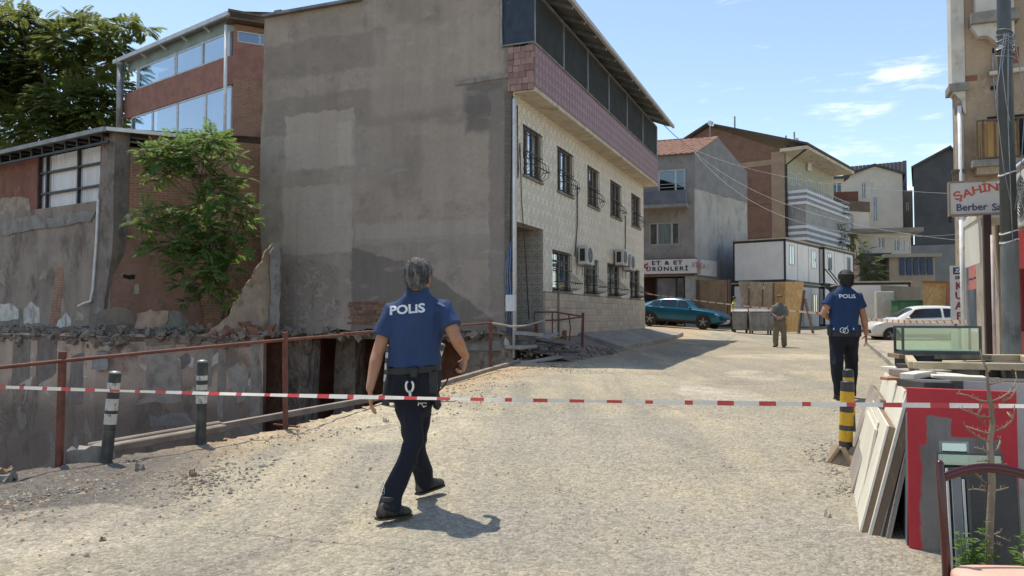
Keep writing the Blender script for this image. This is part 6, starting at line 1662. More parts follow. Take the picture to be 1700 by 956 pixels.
# ------------------------------------------------------------------ bollards
M_BLACKB = simple('bollard_black', (.028, .03, .03), (.04, .042, .042), 5, .45, dirt=(.10, .09, .075), dscale=6)
M_YELB = simple('bollard_yellow', (.62, .36, .02), (.55, .31, .018), 5, .45, dirt=(.25, .16, .04), dscale=8, dlo=.6)
M_WHTB = simple('bollard_white', (.60, .57, .50), (.50, .47, .41), 6, .5, dirt=(.12, .11, .10), dscale=9, dlo=.55, dhi=.62)
def bollard(label, base, top, bands, r=.052, group='flexible striped bollards', collar=False, low=M_BLACKB):
    h_ = (top-base).length; t = thing('bollard', label, 'bollard', base, group=group)
    q = V((0, 0, 1)).rotation_difference((top-base).normalized()); t.rotation_mode = 'QUATERNION'; t.rotation_quaternion = q
    z = bands[-1][0]*h_
    m = MB(); m.lathe([(r*1.05, -.06), (r*1.05, .0), (r, .03), (r, z-.002)], 18); m.build('shaft', low, t, smooth=False)
    for (z1_, z0_, mt) in []: pass
    zs_ = [b[0]*h_ for b in bands]
    tops = [h_]+zs_[:-1]
    for (zl_, zh_, (_, mt)) in zip(zs_, tops, bands):
        m = MB(); m.lathe([(r*1.012, zl_), (r*1.03, zl_+.004), (r*1.03, zh_-.006), (r*1.012, zh_-.002)], 18); m.build('band', mt, t)
    m = MB(); m.lathe([(r*1.03, h_-.002), (r*1.0, h_+.012), (r*.6, h_+.022), (r*.1, h_+.026)], 18); m.build('cap', M_GREYMETAL if not collar else M_BLACKB, t, smooth=True)
    return t
bw = lambda k0: [(k0[i], (M_BLACKB if i % 2 == 0 else M_WHTB)) for i in range(len(k0))]
b_ = gpx(176, 768); bollard('worn black and white bollard leaning right beside the first red post', b_, at(191, 620, b_.y+.03), bw([.90, .79, .72, .585, .55, .43, .38]))
b_ = gpx(333, 738); bollard('upright black and white bollard at the right end of the timber beam', b_, at(336, 601, b_.y), bw([.84, .78, .73, .66, .60, .50]))
b_ = gpx(640, 672); bollard('black and white bollard half hidden behind the left arm of the near officer', b_, at(648, 575, b_.y), bw([.90, .80, .71, .60, .52, .40]))
b_ = gpx(705, 662); bollard('black and white bollard leaning right behind the waist of the near officer', b_, at(733, 572, b_.y), bw([.90, .80, .71, .60, .52, .40]))
by_ = lambda k: [(k[i], (M_BLACKB if i % 2 == 0 else M_YELB)) for i in range(len(k))]
b_ = gpx(1403, 768); NBL = bollard('nearest yellow and black bollard standing in a wooden box foot', b_, at(1407, 636, b_.y), by_([.90, .72, .64, .47, .41, .27]), r=.058, collar=True)
m = MB()
for k in range(4):
    M_ = Matrix.Rotation(R(45+90*k), 4, 'Z') @ Matrix.Translation((0, -.10, 0)) @ Matrix.Rotation(R(-32), 4, 'X')
    m.box(-.12, .12, -.012, .012, -.05, .17, M_)
m.build('box_foot', simple('bare_plywood', (.36, .27, .175), (.29, .21, .135), 4, .85, dirt=(.16, .12, .08)), NBL)
b_ = gpx(1412, 715); bollard('yellow and black bollard standing just behind the nearest one', b_, at(1408, 616, b_.y), by_([.90, .72, .64, .47, .41, .27]), r=.055, collar=True)

# ------------------------------------------------------------------ barrier tapes
M_TRED = simple('tape_red', (.62, .075, .07), (.54, .06, .055), 3, .45, bump=.05); M_TWHITE = simple('tape_white', (.84, .77, .66), (.76, .69, .58), 3, .45, bump=.05)
def tape(label, pts, seglen, wfun, mats=(M_TRED, M_TWHITE), parent=None, duty=.34):
    """ribbon along a polyline; red and white prints alternate"""
    P_ = [V(p) for p in pts]; d = [0]
    for i in range(1, len(P_)): d.append(d[-1]+(P_[i]-P_[i-1]).length)
    tot = d[-1]; n = int(tot/.045); m = MB(); vv = []
    for i in range(n+1):
        s = tot*i/n; k = max(j for j in range(len(d)) if d[j] <= s+1e-9); k = min(k, len(P_)-2)
        p = P_[k].lerp(P_[k+1], (s-d[k])/(d[k+1]-d[k])); tg = (P_[k+1]-P_[k]).normalized()
        w_, an = wfun(s); u_ = (V((0, 0, 1))*math.cos(an)+tg.cross(V((0, 0, 1)))*math.sin(an))*w_/2
        vv += [p-u_, p+u_]
    fs = []; 
    for i in range(n):
        s = tot*(i+.5)/n; m.mi = 0 if (s/seglen) % 1 < duty else 1
        b = len(m.v)
        m.add([vv[2*i], vv[2*i+2], vv[2*i+3], vv[2*i+1]], [(0, 1, 2, 3)])
    t = thing('barrier_tape', label, 'tape', P_[0]); me = m.mesh('tape', list(mats)); me.transform(Matrix.Translation(-P_[0])); link('ribbon', me, t)
    return t
def catn(a_, b_, sag, n=24):
    return [V(a_).lerp(V(b_), i/n)-V((0, 0, sag*4*(i/n)*(1-i/n))) for i in range(n+1)]
A = at(-140, 637, 6.3); B = at(1830, 675, 3.9)
w1 = lambda s: (.034+.010*math.sin(s*1.1+1)-.009*min(max((s-3.4)/1.5, 0), 1)*(s < 6.3)+.006*(s > 6.3), .9+.5*math.sin(s*1.7))
tape('near red and white barrier tape stretched across the whole foreground', catn(A, B, .03), .215, lambda s: (.0225+.003*math.sin(s*2.1)+.003*math.sin(s*5.3), -.26+.22*math.sin(s*1.3)+.12*math.sin(s*3.7)))
for P_, lab in ((A, 'grey stake holding the left end of the near tape'), (B, 'grey stake holding the right end of the near tape')):
    t = thing('tape_stake', lab, 'post', (P_.x, P_.y, zr(P_.x, P_.y))); m = MB(); m.tube([(0, 0, -.1), (0, 0, P_.z-zr(P_.x, P_.y)+.15)], .025, 8); m.build('shaft', M_GREYMETAL, t)
pA = FA.w(LEN-.1, -.08, 0); pA.z = at(1068, 487, pA.y).z
mid = at(1290, 513, 29.2); pB = at(1604, 534, 17.6)
pts = catn(pA, at(1360, 520, 27.5), .05, 14)+catn(at(1360, 520, 27.5), pB, .10, 14)[1:]
tape('far red and white barrier tape strung from the tiled house to the barber building', pts, .36, lambda s: (.085 if s > 5 else .05, .3+.4*math.sin(s*1.3)), duty=.3, mats=(simple('tape_pale_red', (.55, .20, .15), (.5, .16, .12), 3, .5), M_TWHITE))

# overhead wires
def wire(a_, b_, sag, r, label, mat=M_GREYMETAL):
    p = catn(a_, b_, sag, 20); t = thing('wire', label, 'wire', p[0]); m = MB(); m.tube([q-p[0] for q in p], r, 4); m.build('strand', mat, t)
M_WIRE = simple('pale_wire', (.50, .50, .49), (.4, .4, .39), 3, .6)
wire(at(1150, 247, 44), at(1600, 322, 19.5), .5, .006, 'upper overhead wire from the tiled roof corner across the street', M_WIRE)
wire(at(1150, 250, 44), at(1602, 400, 19.2), .9, .006, 'middle overhead wire from the tiled roof corner across the street', M_WIRE)
wire(at(1152, 252, 44), at(1602, 388, 19.0), 1.5, .006, 'lowest overhead wire from the tiled roof corner across the street', M_WIRE)
wire(at(1100, 205, 33), at(1152, 248, 44), .1, .018, 'short wire from the plaster house eaves to the tiled roof')
# ------------------------------------------------------------------ pile of boards on the right
ux, vx = V((.371, .928, 0)), V((.928, -.371, 0))            # along the street, across to the right
M_WHITEB = simple('white_painted_board', (.74, .69, .57), (.66, .61, .49), 2, .6, dirt=(.42, .36, .26), dscale=4, dlo=.58, dhi=.75, stretch=(1, 1, .4))
M_WOODE = simple('raw_wood_edge', (.27, .20, .13), (.20, .145, .095), 4, .85, stretch=(4, 4, .5), bump=.4, dirt=(.12, .09, .06))
M_GREYB = simple('grey_beige_board', (.36, .31, .26), (.29, .25, .21), 2, .8, dirt=(.2, .17, .13))
M_PLY = simple('pale_plywood', (.52, .43, .28), (.44, .355, .22), 2.5, .8, stretch=(.6, 4, 4), dirt=(.28, .22, .14))
def leaner(label, px_b, py_b, px_t, py_t, Ln, th, face, edge, name='board', cat='board', Lb=None, dz=0.0):
    """board leaning to the right, its near edge seen between two photo points, running Ln along the street"""
    b_ = gpx(px_b, py_b); t_ = at(px_t, py_t, b_.y+.10); up = (t_-b_)
    t = thing(name, label, cat, b_, group='boards leaning on the scrap pile')
    n = up.cross(ux).normalized()
    if n.x < 0: n = -n
    o = V((0, 0, dz)); q = [o, o+ux*Ln, o+ux*Ln+up, o+up]; th_ = n*th
    m = MB(); m.add([p for p in q]+[p+th_*.25 for p in q], [(3, 2, 1, 0), (0, 1, 5, 4), (1, 2, 6, 5), (2, 3, 7, 6), (3, 0, 4, 7)]); m.build('face_sheet', face, t)
    m = MB(); i_ = .004; q2 = [o+ux*i_+up*.003, o+ux*(Ln-i_)+up*.003, o+ux*(Ln-i_)+up*.997, o+ux*i_+up*.997]
    m.add([p+th_*.25 for p in q2]+[p+th_ for p in q2], [(4, 5, 6, 7), (0, 1, 5, 4), (1, 2, 6, 5), (2, 3, 7, 6), (3, 0, 4, 7)]); m.build('core', edge, t)
    return t
leaner('thick white door with a wooden edge leaning nearest the red board', 1441, 891, 1505, 652, 2.05, .075, M_WHITEB, M_WOODE, 'door_leaf', 'door')
leaner('white door leaf second in the row of leaning boards', 1426, 886, 1473, 706, 1.7, .05, M_WHITEB, M_WOODE, 'door_leaf', 'door')
leaner('white panel third in the row of leaning boards', 1421, 848, 1457, 701, 1.5, .03, M_WHITEB, M_GREYB)
leaner('grey beige panel outermost on the left of the leaning boards', 1414, 816, 1462, 662, 1.5, .04, M_GREYB, M_WOODE)
leaner('short pale board end wedged between the leaning panels', 1424, 852, 1452, 712, 1.2, .02, M_WHITEB, M_WHITEB)
leaner('narrow pale lath standing in the shadow behind the white door', 1470, 896, 1504, 742, .10, .03, M_GREYB, M_GREYB, 'lath')
leaner('second grey lath standing in the shadow close to the white door', 1461, 894, 1492, 762, .08, .03, M_PLANKG, M_PLANKD, 'lath')
leaner('dark grey sheet bending behind the lath beside the red board', 1506, 908, 1508, 690, 1.3, .012, simple('slate_sheet', (.13, .14, .15), (.10, .108, .115), 2, .6), M_DARKMETAL, 'sheet', 'sheet')
# table under the pile carrying the flat things
c0 = G(2.72, 5.35); tt = thing('old_table', 'old dark table hidden under the scrap pile', 'table', c0, math.atan2(.928, .371))
TH = .93
m = MB(); m.box(-.15, 1.9, -.95, .0, TH-.04, TH); m.build('table_top', M_WOODE, tt)
for (x, y) in ((-.08, -.88), (-.08, -.08), (1.8, -.88), (1.8, -.08)):
    m = MB(); m.box(x-.03, x+.03, y-.03, y+.03, -.05, TH-.042); m.build('leg', M_DARKMETAL, tt)
m = MB(); m.box(.02, .06, -.86, -.1, .05, .95); m.build('apron', M_PLANKD, tt)
zt = c0.z+TH
def flat(label, corners, Y0s, z, th, mat, name='sheet', cat='sheet', group='things lying on top of the scrap pile', frame=False):
    P_ = [V((0, 0, 0))]*4; P_ = []
    for (px, py), yy in zip(corners, Y0s):
        p = at(px, py, yy); P_.append(V((p.x, p.y, z)))
    t = thing(name, label, cat, P_[0], group=group); q = [p-P_[0] for p in P_]; h_ = V((0, 0, th))
    if not frame:
        m = MB(); m.add(q+[p+h_ for p in q], [(0, 3, 2, 1), (4, 5, 6, 7), (0, 1, 5, 4), (1, 2, 6, 5), (2, 3, 7, 6), (3, 0, 4, 7)]); m.build('panel', mat, t)
    else:
        for i in range(4): m = MB(); m.beam(q[i]+h_*.5, q[(i+1) % 4]+h_*.5, .06, th*(1 if i % 2 else .985)); m.build('rail', mat, t, bevel=.004)
    return t
def slab(label, x, y, z, lx, ly, th, ang, mat, name='sheet', cat='sheet', tilt=0.0, group='things lying on top of the scrap pile'):
    t = thing(name, label, cat, (x, y, z), ang, group); t.rotation_euler = (0, tilt, ang); m = MB(); m.box(-lx/2, lx/2, -ly/2, ly/2, 0, th); m.build('panel', mat, t, bevel=.003); return t
P = lambda px, py, Y_: at(px, py, Y_)
p = P(1495, 605, 6.6); slab('white board end sticking out left on top of the pile', p.x+.06, p.y, zt+.025, .36, .22, .03, .25, M_WHITEB)
p = P(1530, 612, 6.3); slab('dark rotten board across the left end of the pile', p.x+.05, p.y, zt-.0, .46, .5, .025, -.2, M_PLANKD)
p = P(1545, 612, 5.9); slab('orange brown plank lying across the pile behind the white door', p.x, p.y, zt+.002, .75, .10, .022, .1, simple('orange_wood', (.42, .22, .12), (.34, .17, .09), 3, .8))
p = P(1600, 612, 5.7); slab('black plastic sheet lying on the pile above the red board', p.x-.1, p.y, zt+.026, .55, .35, .02, -.1, M_DARKMETAL)
p = P(1600, 612, 5.6); slab('white sheet resting on the black plastic on the pile', p.x-.02, p.y, zt+.05, .42, .26, .012, -.2, M_WHITEB, tilt=.06)
p = P(1650, 622, 5.6); slab('pale offcut lying under the wooden frame on the pile', p.x, p.y, zt+.026, .5, .2, .025, .05, M_PLANKG)
p = P(1690, 628, 5.5); slab('dark box board at the right end of the pile', p.x+.1, p.y+.2, zt+.026, .5, .6, .09, .1, M_PLANKD)
p = P(1512, 592, 6.6); slab('dark block carrying the left end of the glass case', p.x+.06, p.y, zt+.056, .22, .3, .10, .2, M_DARKMETAL, 'block', 'block')
# wooden window frame on top
flat('raw wooden window frame lying across the top of the pile', [(1516, 616), (1730, 607), (1700, 596), (1508, 596)], [5.6, 5.35, 6.6, 6.7], zt+.105, .05, M_PLY, 'wooden_frame', 'frame', frame=True)
for (px, py, Y_, lx, ly, th, dz, an, mt, lab) in [(1560, 622, 5.2, .42, .30, .05, .0, .1, M_PLANKD, 'dark board at the front left of the clutter under the wooden frame'), (1640, 622, 5.15, .55, .28, .06, .002, -.15, M_PLANKD, 'dark board at the front right of the clutter under the wooden frame'),
        (1590, 618, 5.35, .32, .14, .02, .055, -.4, M_WHITEB, 'white strip sloping among the clutter under the wooden frame'), (1545, 612, 5.9, .5, .3, .05, .03, .3, M_GREYB, 'grey board among the clutter behind the white door'), (1660, 615, 5.7, .6, .4, .06, .06, .1, M_DARKMETAL, 'black panel deep under the wooden frame'),
        (1525, 622, 5.5, .3, .1, .04, .05, .6, M_WHITEB, 'short white offcut above the white door top'), (1690, 612, 5.9, .4, .5, .08, .02, .2, M_PLANKG, 'grey box board under the right end of the wooden frame'), (1600, 605, 6.3, .9, .4, .09, .01, .0, M_PLANKD, 'dark boards stacked under the glass case')]:
    p = P(px, py, Y_); slab(lab, p.x, p.y, zt+dz, lx, ly, th, an, mt, 'scrap_board', 'board', tilt=rnd.uniform(-.05, .05))
# glass display frame
GF = Frame(P(1498, 590, 6.55).x, 6.55, math.atan2(-.12, .66)); zb = P(1500, 588, 6.55).z
t = thing('glass_case', 'dark framed greenish glass showcase standing on top of the scrap pile', 'glass case', (GF.o.x, GF.o.y, zb), GF.ang)
Wd = GF.fx(1630, 560)[0]; Hh = GF.fx(1500, 541)[1]-zb; Dp = .22
M_GREENGL = glassmat('greenish_glass', (.80, .90, .86), .13)
M_CASEF = simple('dark_alu_frame', (.10, .105, .10), (.075, .08, .076), 4, .4, .6)
m = MB(); w_ = .018
for y in (0, Dp):
    m.box(0, Wd, y, y+w_, 0, w_*1.6); m.box(0, Wd, y, y+w_, Hh-w_, Hh); m.box(0, w_, y, y+w_, w_*1.6, Hh-w_); m.box(Wd-w_, Wd, y, y+w_, w_*1.6, Hh-w_)
for x in (0, Wd-w_):
    m.box(x, x+w_, w_, Dp, 0.001, w_); m.box(x, x+w_, w_, Dp, Hh-w_+.001, Hh-.001)
m.build('frame', M_CASEF, t)
m = MB(); m.box(w_, Wd-w_, .005, .010, w_*1.6, Hh-w_); m.build('front_glass', M_GREENGL, t)
m = MB(); m.box(w_, Wd-w_, Dp+.004, Dp+.009, w_*1.6, Hh-w_); m.build('rear_glass', M_GREENGL, t)
m = MB(); m.box(w_, Wd-w_, w_+.002, Dp-.002, .028, .034); m.build('glass_shelf', simple('teal_glass_shelf', (.20, .34, .34), (.17, .3, .3), 3, .2), t)
m = MB(); m.box(-.04, Wd+.05, -.05, Dp+.06, -.035, -.001); m.build('plinth', M_WOODE, t)
# red board standing across the end of the pile
A, B = gpx(1509, 913), at(1517, 644, 4.80)
RF = Frame(A.x, A.y, math.atan2(-.30, .55))
t = thing('red_board', 'red painted board with a bare grey patch standing at the near end of the pile', 'board', A, RF.ang)
Wd = RF.fx(1692, 800)[0]; Hh = RF.fx(1516, 644)[1]-A.z
a = N('red_worn_paint', .55)
X = a.xyz(a.warp(.035, 9)); Xs = a.xyz(a.warp(.012, 30))
x1, z1 = RF.fx(1540, 694); x2, z2 = RF.fx(1663, 760)
pz1 = RF.fx(1560, 693)[1]-A.z; pz2 = RF.fx(1600, 728)[1]-A.z
msk = a.rect(X[0], X[2], (x1+x2)/2-.0, (x2-x1)/2, pz2-1.5, 1.5, .006)
xq = RF.fx(1575, 700)[0]
msk = a.math('MAXIMUM', msk, a.rect(X[0], X[2], (x1+xq)/2+.005, (xq-x1)/2+.012, pz1-1.5, 1.5, .006))
x3 = RF.fx(1528, 800)[0]; pz3 = RF.fx(1530, 740)[1]-A.z
msk = a.math('MAXIMUM', msk, a.rect(X[0], X[2], (x3+x2)/2, (x2-x3)/2, pz3-1.5, 1.5, .01))
red = a.mix(a.step(a.noise(3, 5), .4, .65), (.52, .032, .042), (.46, .028, .038))
grey = a.mix(a.step(a.noise(2.2, 6, .65, co=a.map((2, 2, .5))), .4, .62), (.225, .20, .18), (.155, .135, .125))
col = a.value(a.mix(msk, red, grey), a.noise(22, 5), .1)
M_REDB = a.done(col, a.math('SUBTRACT', a.noise(30, 4), msk), .25, .004)
m = MB(); m.box(0, Wd, .0, .03, .0, Hh); m.build('panel', M_REDB, t, bevel=.003)
t.rotation_euler = (R(-2.5), 0, RF.ang)
p = gpx(1552, 902)
t = thing('white_sheet', 'tall light grey sheet standing behind the red board', 'sheet', (p.x, p.y+.22, zr(p.x, p.y)), RF.ang); m = MB(); m.box(.02, 1.0, 0, .015, .0, at(1560, 630, p.y+.2).z-zr(p.x, p.y)); m.build('panel', simple('light_grey_sheet', (.50, .46, .42), (.43, .395, .36), 2, .6, dirt=(.28, .26, .24)), t)
# glass panes and metal strips leaning on the red board
M_PANEG = glassmat('leaning_glass', (.55, .66, .64), .14)
def standing(label, px0, px1, pyt, pyb, Y_, mat, th=.012, name='sheet', cat='sheet', edge=None, group='glass and strips leaning on the red board'):
    b0 = at(px0, pyb, Y_); b1 = at(px1, pyb, Y_); zz = zr(b0.x, Y_); tp = at(px0, pyt, Y_+.14).z-zz
    ln = Matrix.Rotation(R(-6), 4, 'X')
    t = thing(name, label, cat, (b0.x, Y_, zz), -.12, group); t.rotation_euler = (R(-6), 0, -.2); w_ = b1.x-b0.x
    if edge:
        m = MB(); m.box(.008, w_-.008, .002, th-.002, .008, tp-.008); m.build('pane', mat, t)
        m = MB(); m.box(0, w_, 0, th, 0, .01); m.box(0, w_, 0, th, tp-.01, tp); m.box(0, .01, 0, th, .01, tp-.01); m.box(w_-.01, w_, 0, th, .01, tp-.01); m.build('frame', edge, t)
    else:
        m = MB(); m.box(0, w_, 0, th, 0, tp); m.build('panel', mat, t)
    return t
standing('framed glass pane with a light blue strip leaning furthest back on the red board', 1572, 1616, 728, 925, 4.42, glassmat('bluish_glass', (.55, .7, .78), .3), edge=M_GREYMETAL)
standing('wide framed glass pane leaning in the middle of the red board', 1565, 1668, 746, 935, 4.34, M_PANEG, edge=M_CASEF)
standing('dark framed sheet leaning nearest the bare sapling', 1582, 1690, 770, 945, 4.24, simple('dark_plum_sheet', (.055, .05, .055), (.04, .037, .04), 2, .3), edge=M_CASEF)
for k, (px, pt, w_, lab, mt) in enumerate([(1570, 775, 7, 'pale metal strip leftmost of the leaning strips', M_GREYMETAL), (1581, 772, 3, 'thin bright strip second of the leaning strips', M_WHITEMETAL), (1590, 786, 14, 'broad grey strip among the leaning strips', simple('grey_profile', (.24, .24, .235), (.19, .19, .185), 3, .5)),
                                   (1608, 790, 3, 'thin bright strip right of the broad grey strip', M_WHITEMETAL), (1614, 790, 5, 'dark strip nearest the sapling trunk', M_CASEF)]):
    standing(lab, px, px+w_, pt, 950, 4.16+.012*k, mt, .012, 'metal_strip', 'strip')

# ------------------------------------------------------------------ bare sapling and weeds
b_ = at(1640, 958, 3.95); b_.z = zr(b_.x, b_.y)
t = thing('bare_sapling', 'leafless young sapling with pale twigs in front of the red board', 'sapling', b_)
M_TWIG = simple('twig_bark', (.30, .225, .155), (.21, .155, .105), 9, .8, bump=.5)
S_ = lambda px, py, dy=0.0: at(px, py, 3.95+dy)-b_
m = MB(); m.tube([V((0, 0, -.05)), S_(1643, 880), S_(1647, 800), S_(1645, 760), S_(1643, 735, .02), S_(1648, 705), S_(1646, 680), S_(1640, 640), S_(1638, 612), S_(1631, 598), S_(1627, 580)], [.019, .0185, .017, .016, .014, .0135, .012, .0075, .006, .004, .002], 8); m.build('trunk', M_TWIG, t, smooth=True)
twigs = [[(1643, 668), (1625, 664), (1606, 656), (1588, 653)], [(1645, 667), (1662, 660), (1675, 652), (1684, 640), (1688, 628), (1686, 618)], [(1644, 693), (1628, 691), (1610, 684), (1592, 677)], [(1652, 716), (1668, 709), (1680, 698), (1684, 684), (1684, 672)],
         [(1643, 720), (1625, 715), (1602, 707)], [(1641, 733), (1622, 724), (1606, 712), (1602, 706)], [(1640, 752), (1632, 746), (1618, 743)], [(1648, 749), (1656, 745), (1660, 735), (1660, 728)], [(1640, 765), (1622, 765)], [(1648, 771), (1672, 770)],
         [(1640, 777), (1630, 775), (1620, 772)], [(1637, 803), (1622, 788), (1612, 780), (1602, 774)], [(1637, 815), (1620, 812), (1608, 813)], [(1650, 815), (1664, 812), (1674, 809)], [(1637, 807), (1628, 806)], [(1645, 886), (1633, 887), (1626, 885)], [(1645, 890), (1658, 884), (1662, 882)], [(1654, 890), (1668, 895), (1678, 898)],
         [(1638, 640), (1650, 636), (1668, 632)], [(1632, 672), (1622, 690), (1640, 710)], [(1664, 668), (1678, 660), (1692, 640)], [(1647, 682), (1652, 676)], [(1680, 695), (1672, 684)], [(1638, 612), (1634, 606)], [(1637, 622), (1642, 614)], [(1652, 902), (1664, 906)]]
m = MB()
for k, tw in enumerate(twigs):
    q = [S_(px, py, .10*math.sin(k*2.1)*i/len(tw)) for i, (px, py) in enumerate(tw)]
    m.tube(q, [.0042*(1-.7*i/len(q))+.001 for i in range(len(q))], 5)
    for i in range(1, len(q)):
        for _ in range(2):
            f_ = rnd.random(); p = q[i-1].lerp(q[i], f_); m.tube([p, p+V((rnd.gauss(0, .008), rnd.gauss(0, .008), .012+rnd.random()*.01))], [.0022, .001], 4)
m.build('twigs', M_TWIG, t, smooth=True)
def weed(label, px, py, Y_, h_, n, mat, ll=.07, name='weed', group='weeds at the foot of the sapling'):
    b_ = at(px, py, Y_); b_.z = zr(b_.x, b_.y); t = thing(name, label, 'weed', b_, group=group); m = MB(); lv = []; lf = []
    for s in range(n):
        a_ = V((rnd.gauss(0, .03), rnd.gauss(0, .03), 0)); top = a_+V((rnd.gauss(0, .05), rnd.gauss(0, .05), h_*rnd.uniform(.7, 1.1)))
        m.tube([a_, a_.lerp(top, .5)+V((rnd.gauss(0, .01), 0, 0)), top], [.003, .0025, .0012], 5)
        for k in range(int(26*h_/.3)):
            f_ = rnd.uniform(.15, 1); p = a_.lerp(top, f_); an = k*2.4; d = V((math.cos(an), math.sin(an), .35)).normalized(); L_ = ll*(1.1-.5*f_)*rnd.uniform(.7, 1.2); w = d.cross(V((0, 0, 1))).normalized()*L_*.14
            b = len(lv); lv += [p, p+d*L_*.5+w, p+d*L_-V((0, 0, L_*.25)), p+d*L_*.5-w]; lf.append((b, b+1, b+2, b+3))
    m.build('stems', M_LEAF, t); me = bpy.data.meshes.new('leaves'); me.from_pydata([tuple(v) for v in lv], [], lf); me.materials.append(mat); me.update(); link('leaves', me, t)
M_WEED = leafmat('weed_leaf', (.10, .19, .035), (.14, .25, .05), (.25, .32, .09))
for (px, Y_, h_, n, lab) in [(1620, 3.92, .36, 5, 'tall fresh weed left of the sapling trunk'), (1632, 3.85, .28, 4, 'lower weed touching the sapling trunk'), (1605, 3.95, .16, 4, 'low weed beside the leaning strips'), (1663, 3.9, .22, 4, 'leafy weed just right of the sapling trunk'),
                             (1680, 3.9, .16, 4, 'low weed between the sapling and the frame edge'), (1697, 3.88, .26, 4, 'tall weed cut by the right edge of the picture'), (1650, 3.78, .14, 4, 'small weed at the foot of the sapling'), (1676, 4.0, .34, 1, 'thin dry weed stalk right of the sapling')]:
    weed(lab, px, 950, Y_, h_*1.2, n+1, M_WEED, ll=.08)

# ------------------------------------------------------------------ chair in the right foreground
c0 = at(1560, 770, 3.45); zg_ = zr(2.1, 3.3)
M_CHAIR = simple('burgundy_gloss', (.075, .010, .012), (.06, .008, .010), 3, .22, bump=.03, spec=.6, fine=.05)
CH = thing('chair', 'burgundy framed chair with a salmon seat in the right foreground', 'chair', (c0.x, 3.45, zg_), R(-4))
hb = c0.z-zg_
sw = .43
m = MB(); m.tube([(.02, -.02, 0), (.01, -.02, .45), (.0, .0, hb)], [.017, .018, .0175], 12, True); m.build('rear_post', M_CHAIR, CH, smooth=True)
m = MB(); m.tube([(sw-.02, -.02, 0), (sw-.01, -.02, .45), (sw, .0, hb)], [.017, .018, .0175], 12, True); m.build('rear_post', M_CHAIR, CH, smooth=True)
def arc(z0, rise, y=0.0): return [(sw*i/12, y+.03*math.sin(math.pi*i/12), z0+rise*math.sin(math.pi*i/12)) for i in range(13)]
m = MB(); q = arc(hb-.065, .045)
m.loft([[V(p)+V((0, .011*math.cos(a_), .021*math.sin(a_))) for a_ in [2*math.pi*t/12 for t in range(12)]] for p in q])
m.build('top_rail', M_CHAIR, CH, smooth=True)
for x in (.03, sw-.03):
    m = MB(); m.tube([(x, -.42, 0), (x, -.42, .365)], .015, 10); m.build('front_leg', M_CHAIR, CH, smooth=True)
m = MB()
rings = []
for (k, z) in ((.90, .355), (.98, .36), (1.0, .375), (.985, .395), (.93, .408), (.75, .416), (.4, .418)):
    rg = []
    for i in range(28):
        an = 2*math.pi*i/28; cx, cy = math.cos(an), math.sin(an); s = (abs(cx)**4+abs(cy)**4)**-.25
        rg.append(V((sw/2+cx*s*k*.225, -.215+cy*s*k*.215, z)))
    rings.append(rg)
m.loft(rings); m.build('seat', simple('salmon_vinyl', (.70, .43, .32), (.66, .40, .295), 5, .5, bump=.15), CH, smooth=True)
m = MB(); m.tube([(.02, -.02, .345), (.03, -.42, .345)], .013, 8); m.tube([(sw-.02, -.02, .345), (sw-.03, -.42, .345)], .013, 8); m.tube([(.03, -.42, .345), (sw-.03, -.42, .345)], .013, 8); m.tube([(.02, -.02, .345), (sw-.02, -.02, .345)], .013, 8); m.build('seat_frame', M_CHAIR, CH, smooth=True)

# ------------------------------------------------------------------ bins
def bin_(label, px0, px1, pyt, pyb, Y_, ang):
    a_ = at(px0, pyb, Y_); b_ = at(px1, pyb, Y_); w_ = (b_-a_).length; h_ = at(px0, pyt, Y_).z-a_.z; zb = zr((a_.x+b_.x)/2, Y_)
    h_ = at(px0, pyt, Y_).z-zb
    t = thing('waste_container', label, 'waste container', ((a_.x+b_.x)/2, Y_, zb), ang, 'grey waste containers before the hoarding')
    M_BIN = bpy.data.materials.get('galvanised_bin') or simple('galvanised_bin', (.28, .275, .265), (.21, .205, .20), 2, .5, .3, dirt=(.14, .12, .10))
    m = MB(); k = .9
    for (x0, x1, z0) in ((-w_/2, w_/2, .16),):
        d = .45
        m.add([(x0*k, -d*k, z0), (x1*k, -d*k, z0), (x1*k, d*k, z0), (x0*k, d*k, z0), (x0, -d, h_*.86), (x1, -d, h_*.86), (x1, d, h_*.86), (x0, d, h_*.86)], [(3, 2, 1, 0), (0, 1, 5, 4), (1, 2, 6, 5), (2, 3, 7, 6), (3, 0, 4, 7), (4, 5, 6, 7)])
    m.build('body', M_BIN, t, bevel=.02)
    m = MB(); n = 8; vv = []
    for i in range(n+1):
        an = math.pi*i/n; vv += [(-w_/2-.02, -.48*math.cos(an), h_*.86+.01+h_*.13*math.sin(an)), (w_/2+.02, -.48*math.cos(an), h_*.86+.01+h_*.13*math.sin(an))]
    m.add(vv, [(2*i, 2*i+1, 2*i+3, 2*i+2) for i in range(n)]); m.build('lid', M_BIN, t, smooth=True)
    for k in range(3):
        x = -w_/2+w_*(k+.5)/3; m = MB(); m.box(x-.03, x+.03, -.475, -.45, .3, h_*.84); m.build('rib', M_BIN, t)
    for x in (-w_*.38, w_*.38):
        for y in (-.35, .35):
            m = MB(); m.lathe([(.03, -.03), (.08, -.03), (.08, .03), (.03, .03)], 12, Matrix.Translation((x, y, .08)) @ Matrix.Rotation(R(90), 4, 'Y')); m.build('wheel', M_DARKMETAL, t)
bin_('grey waste container at the left end beside the person in the yellow vest', 1217, 1242, 512, 545, 37.2, -.35)
bin_('long grey waste container before the pale chipboard panels', 1243, 1281, 512, 549, 36.6, -.15)

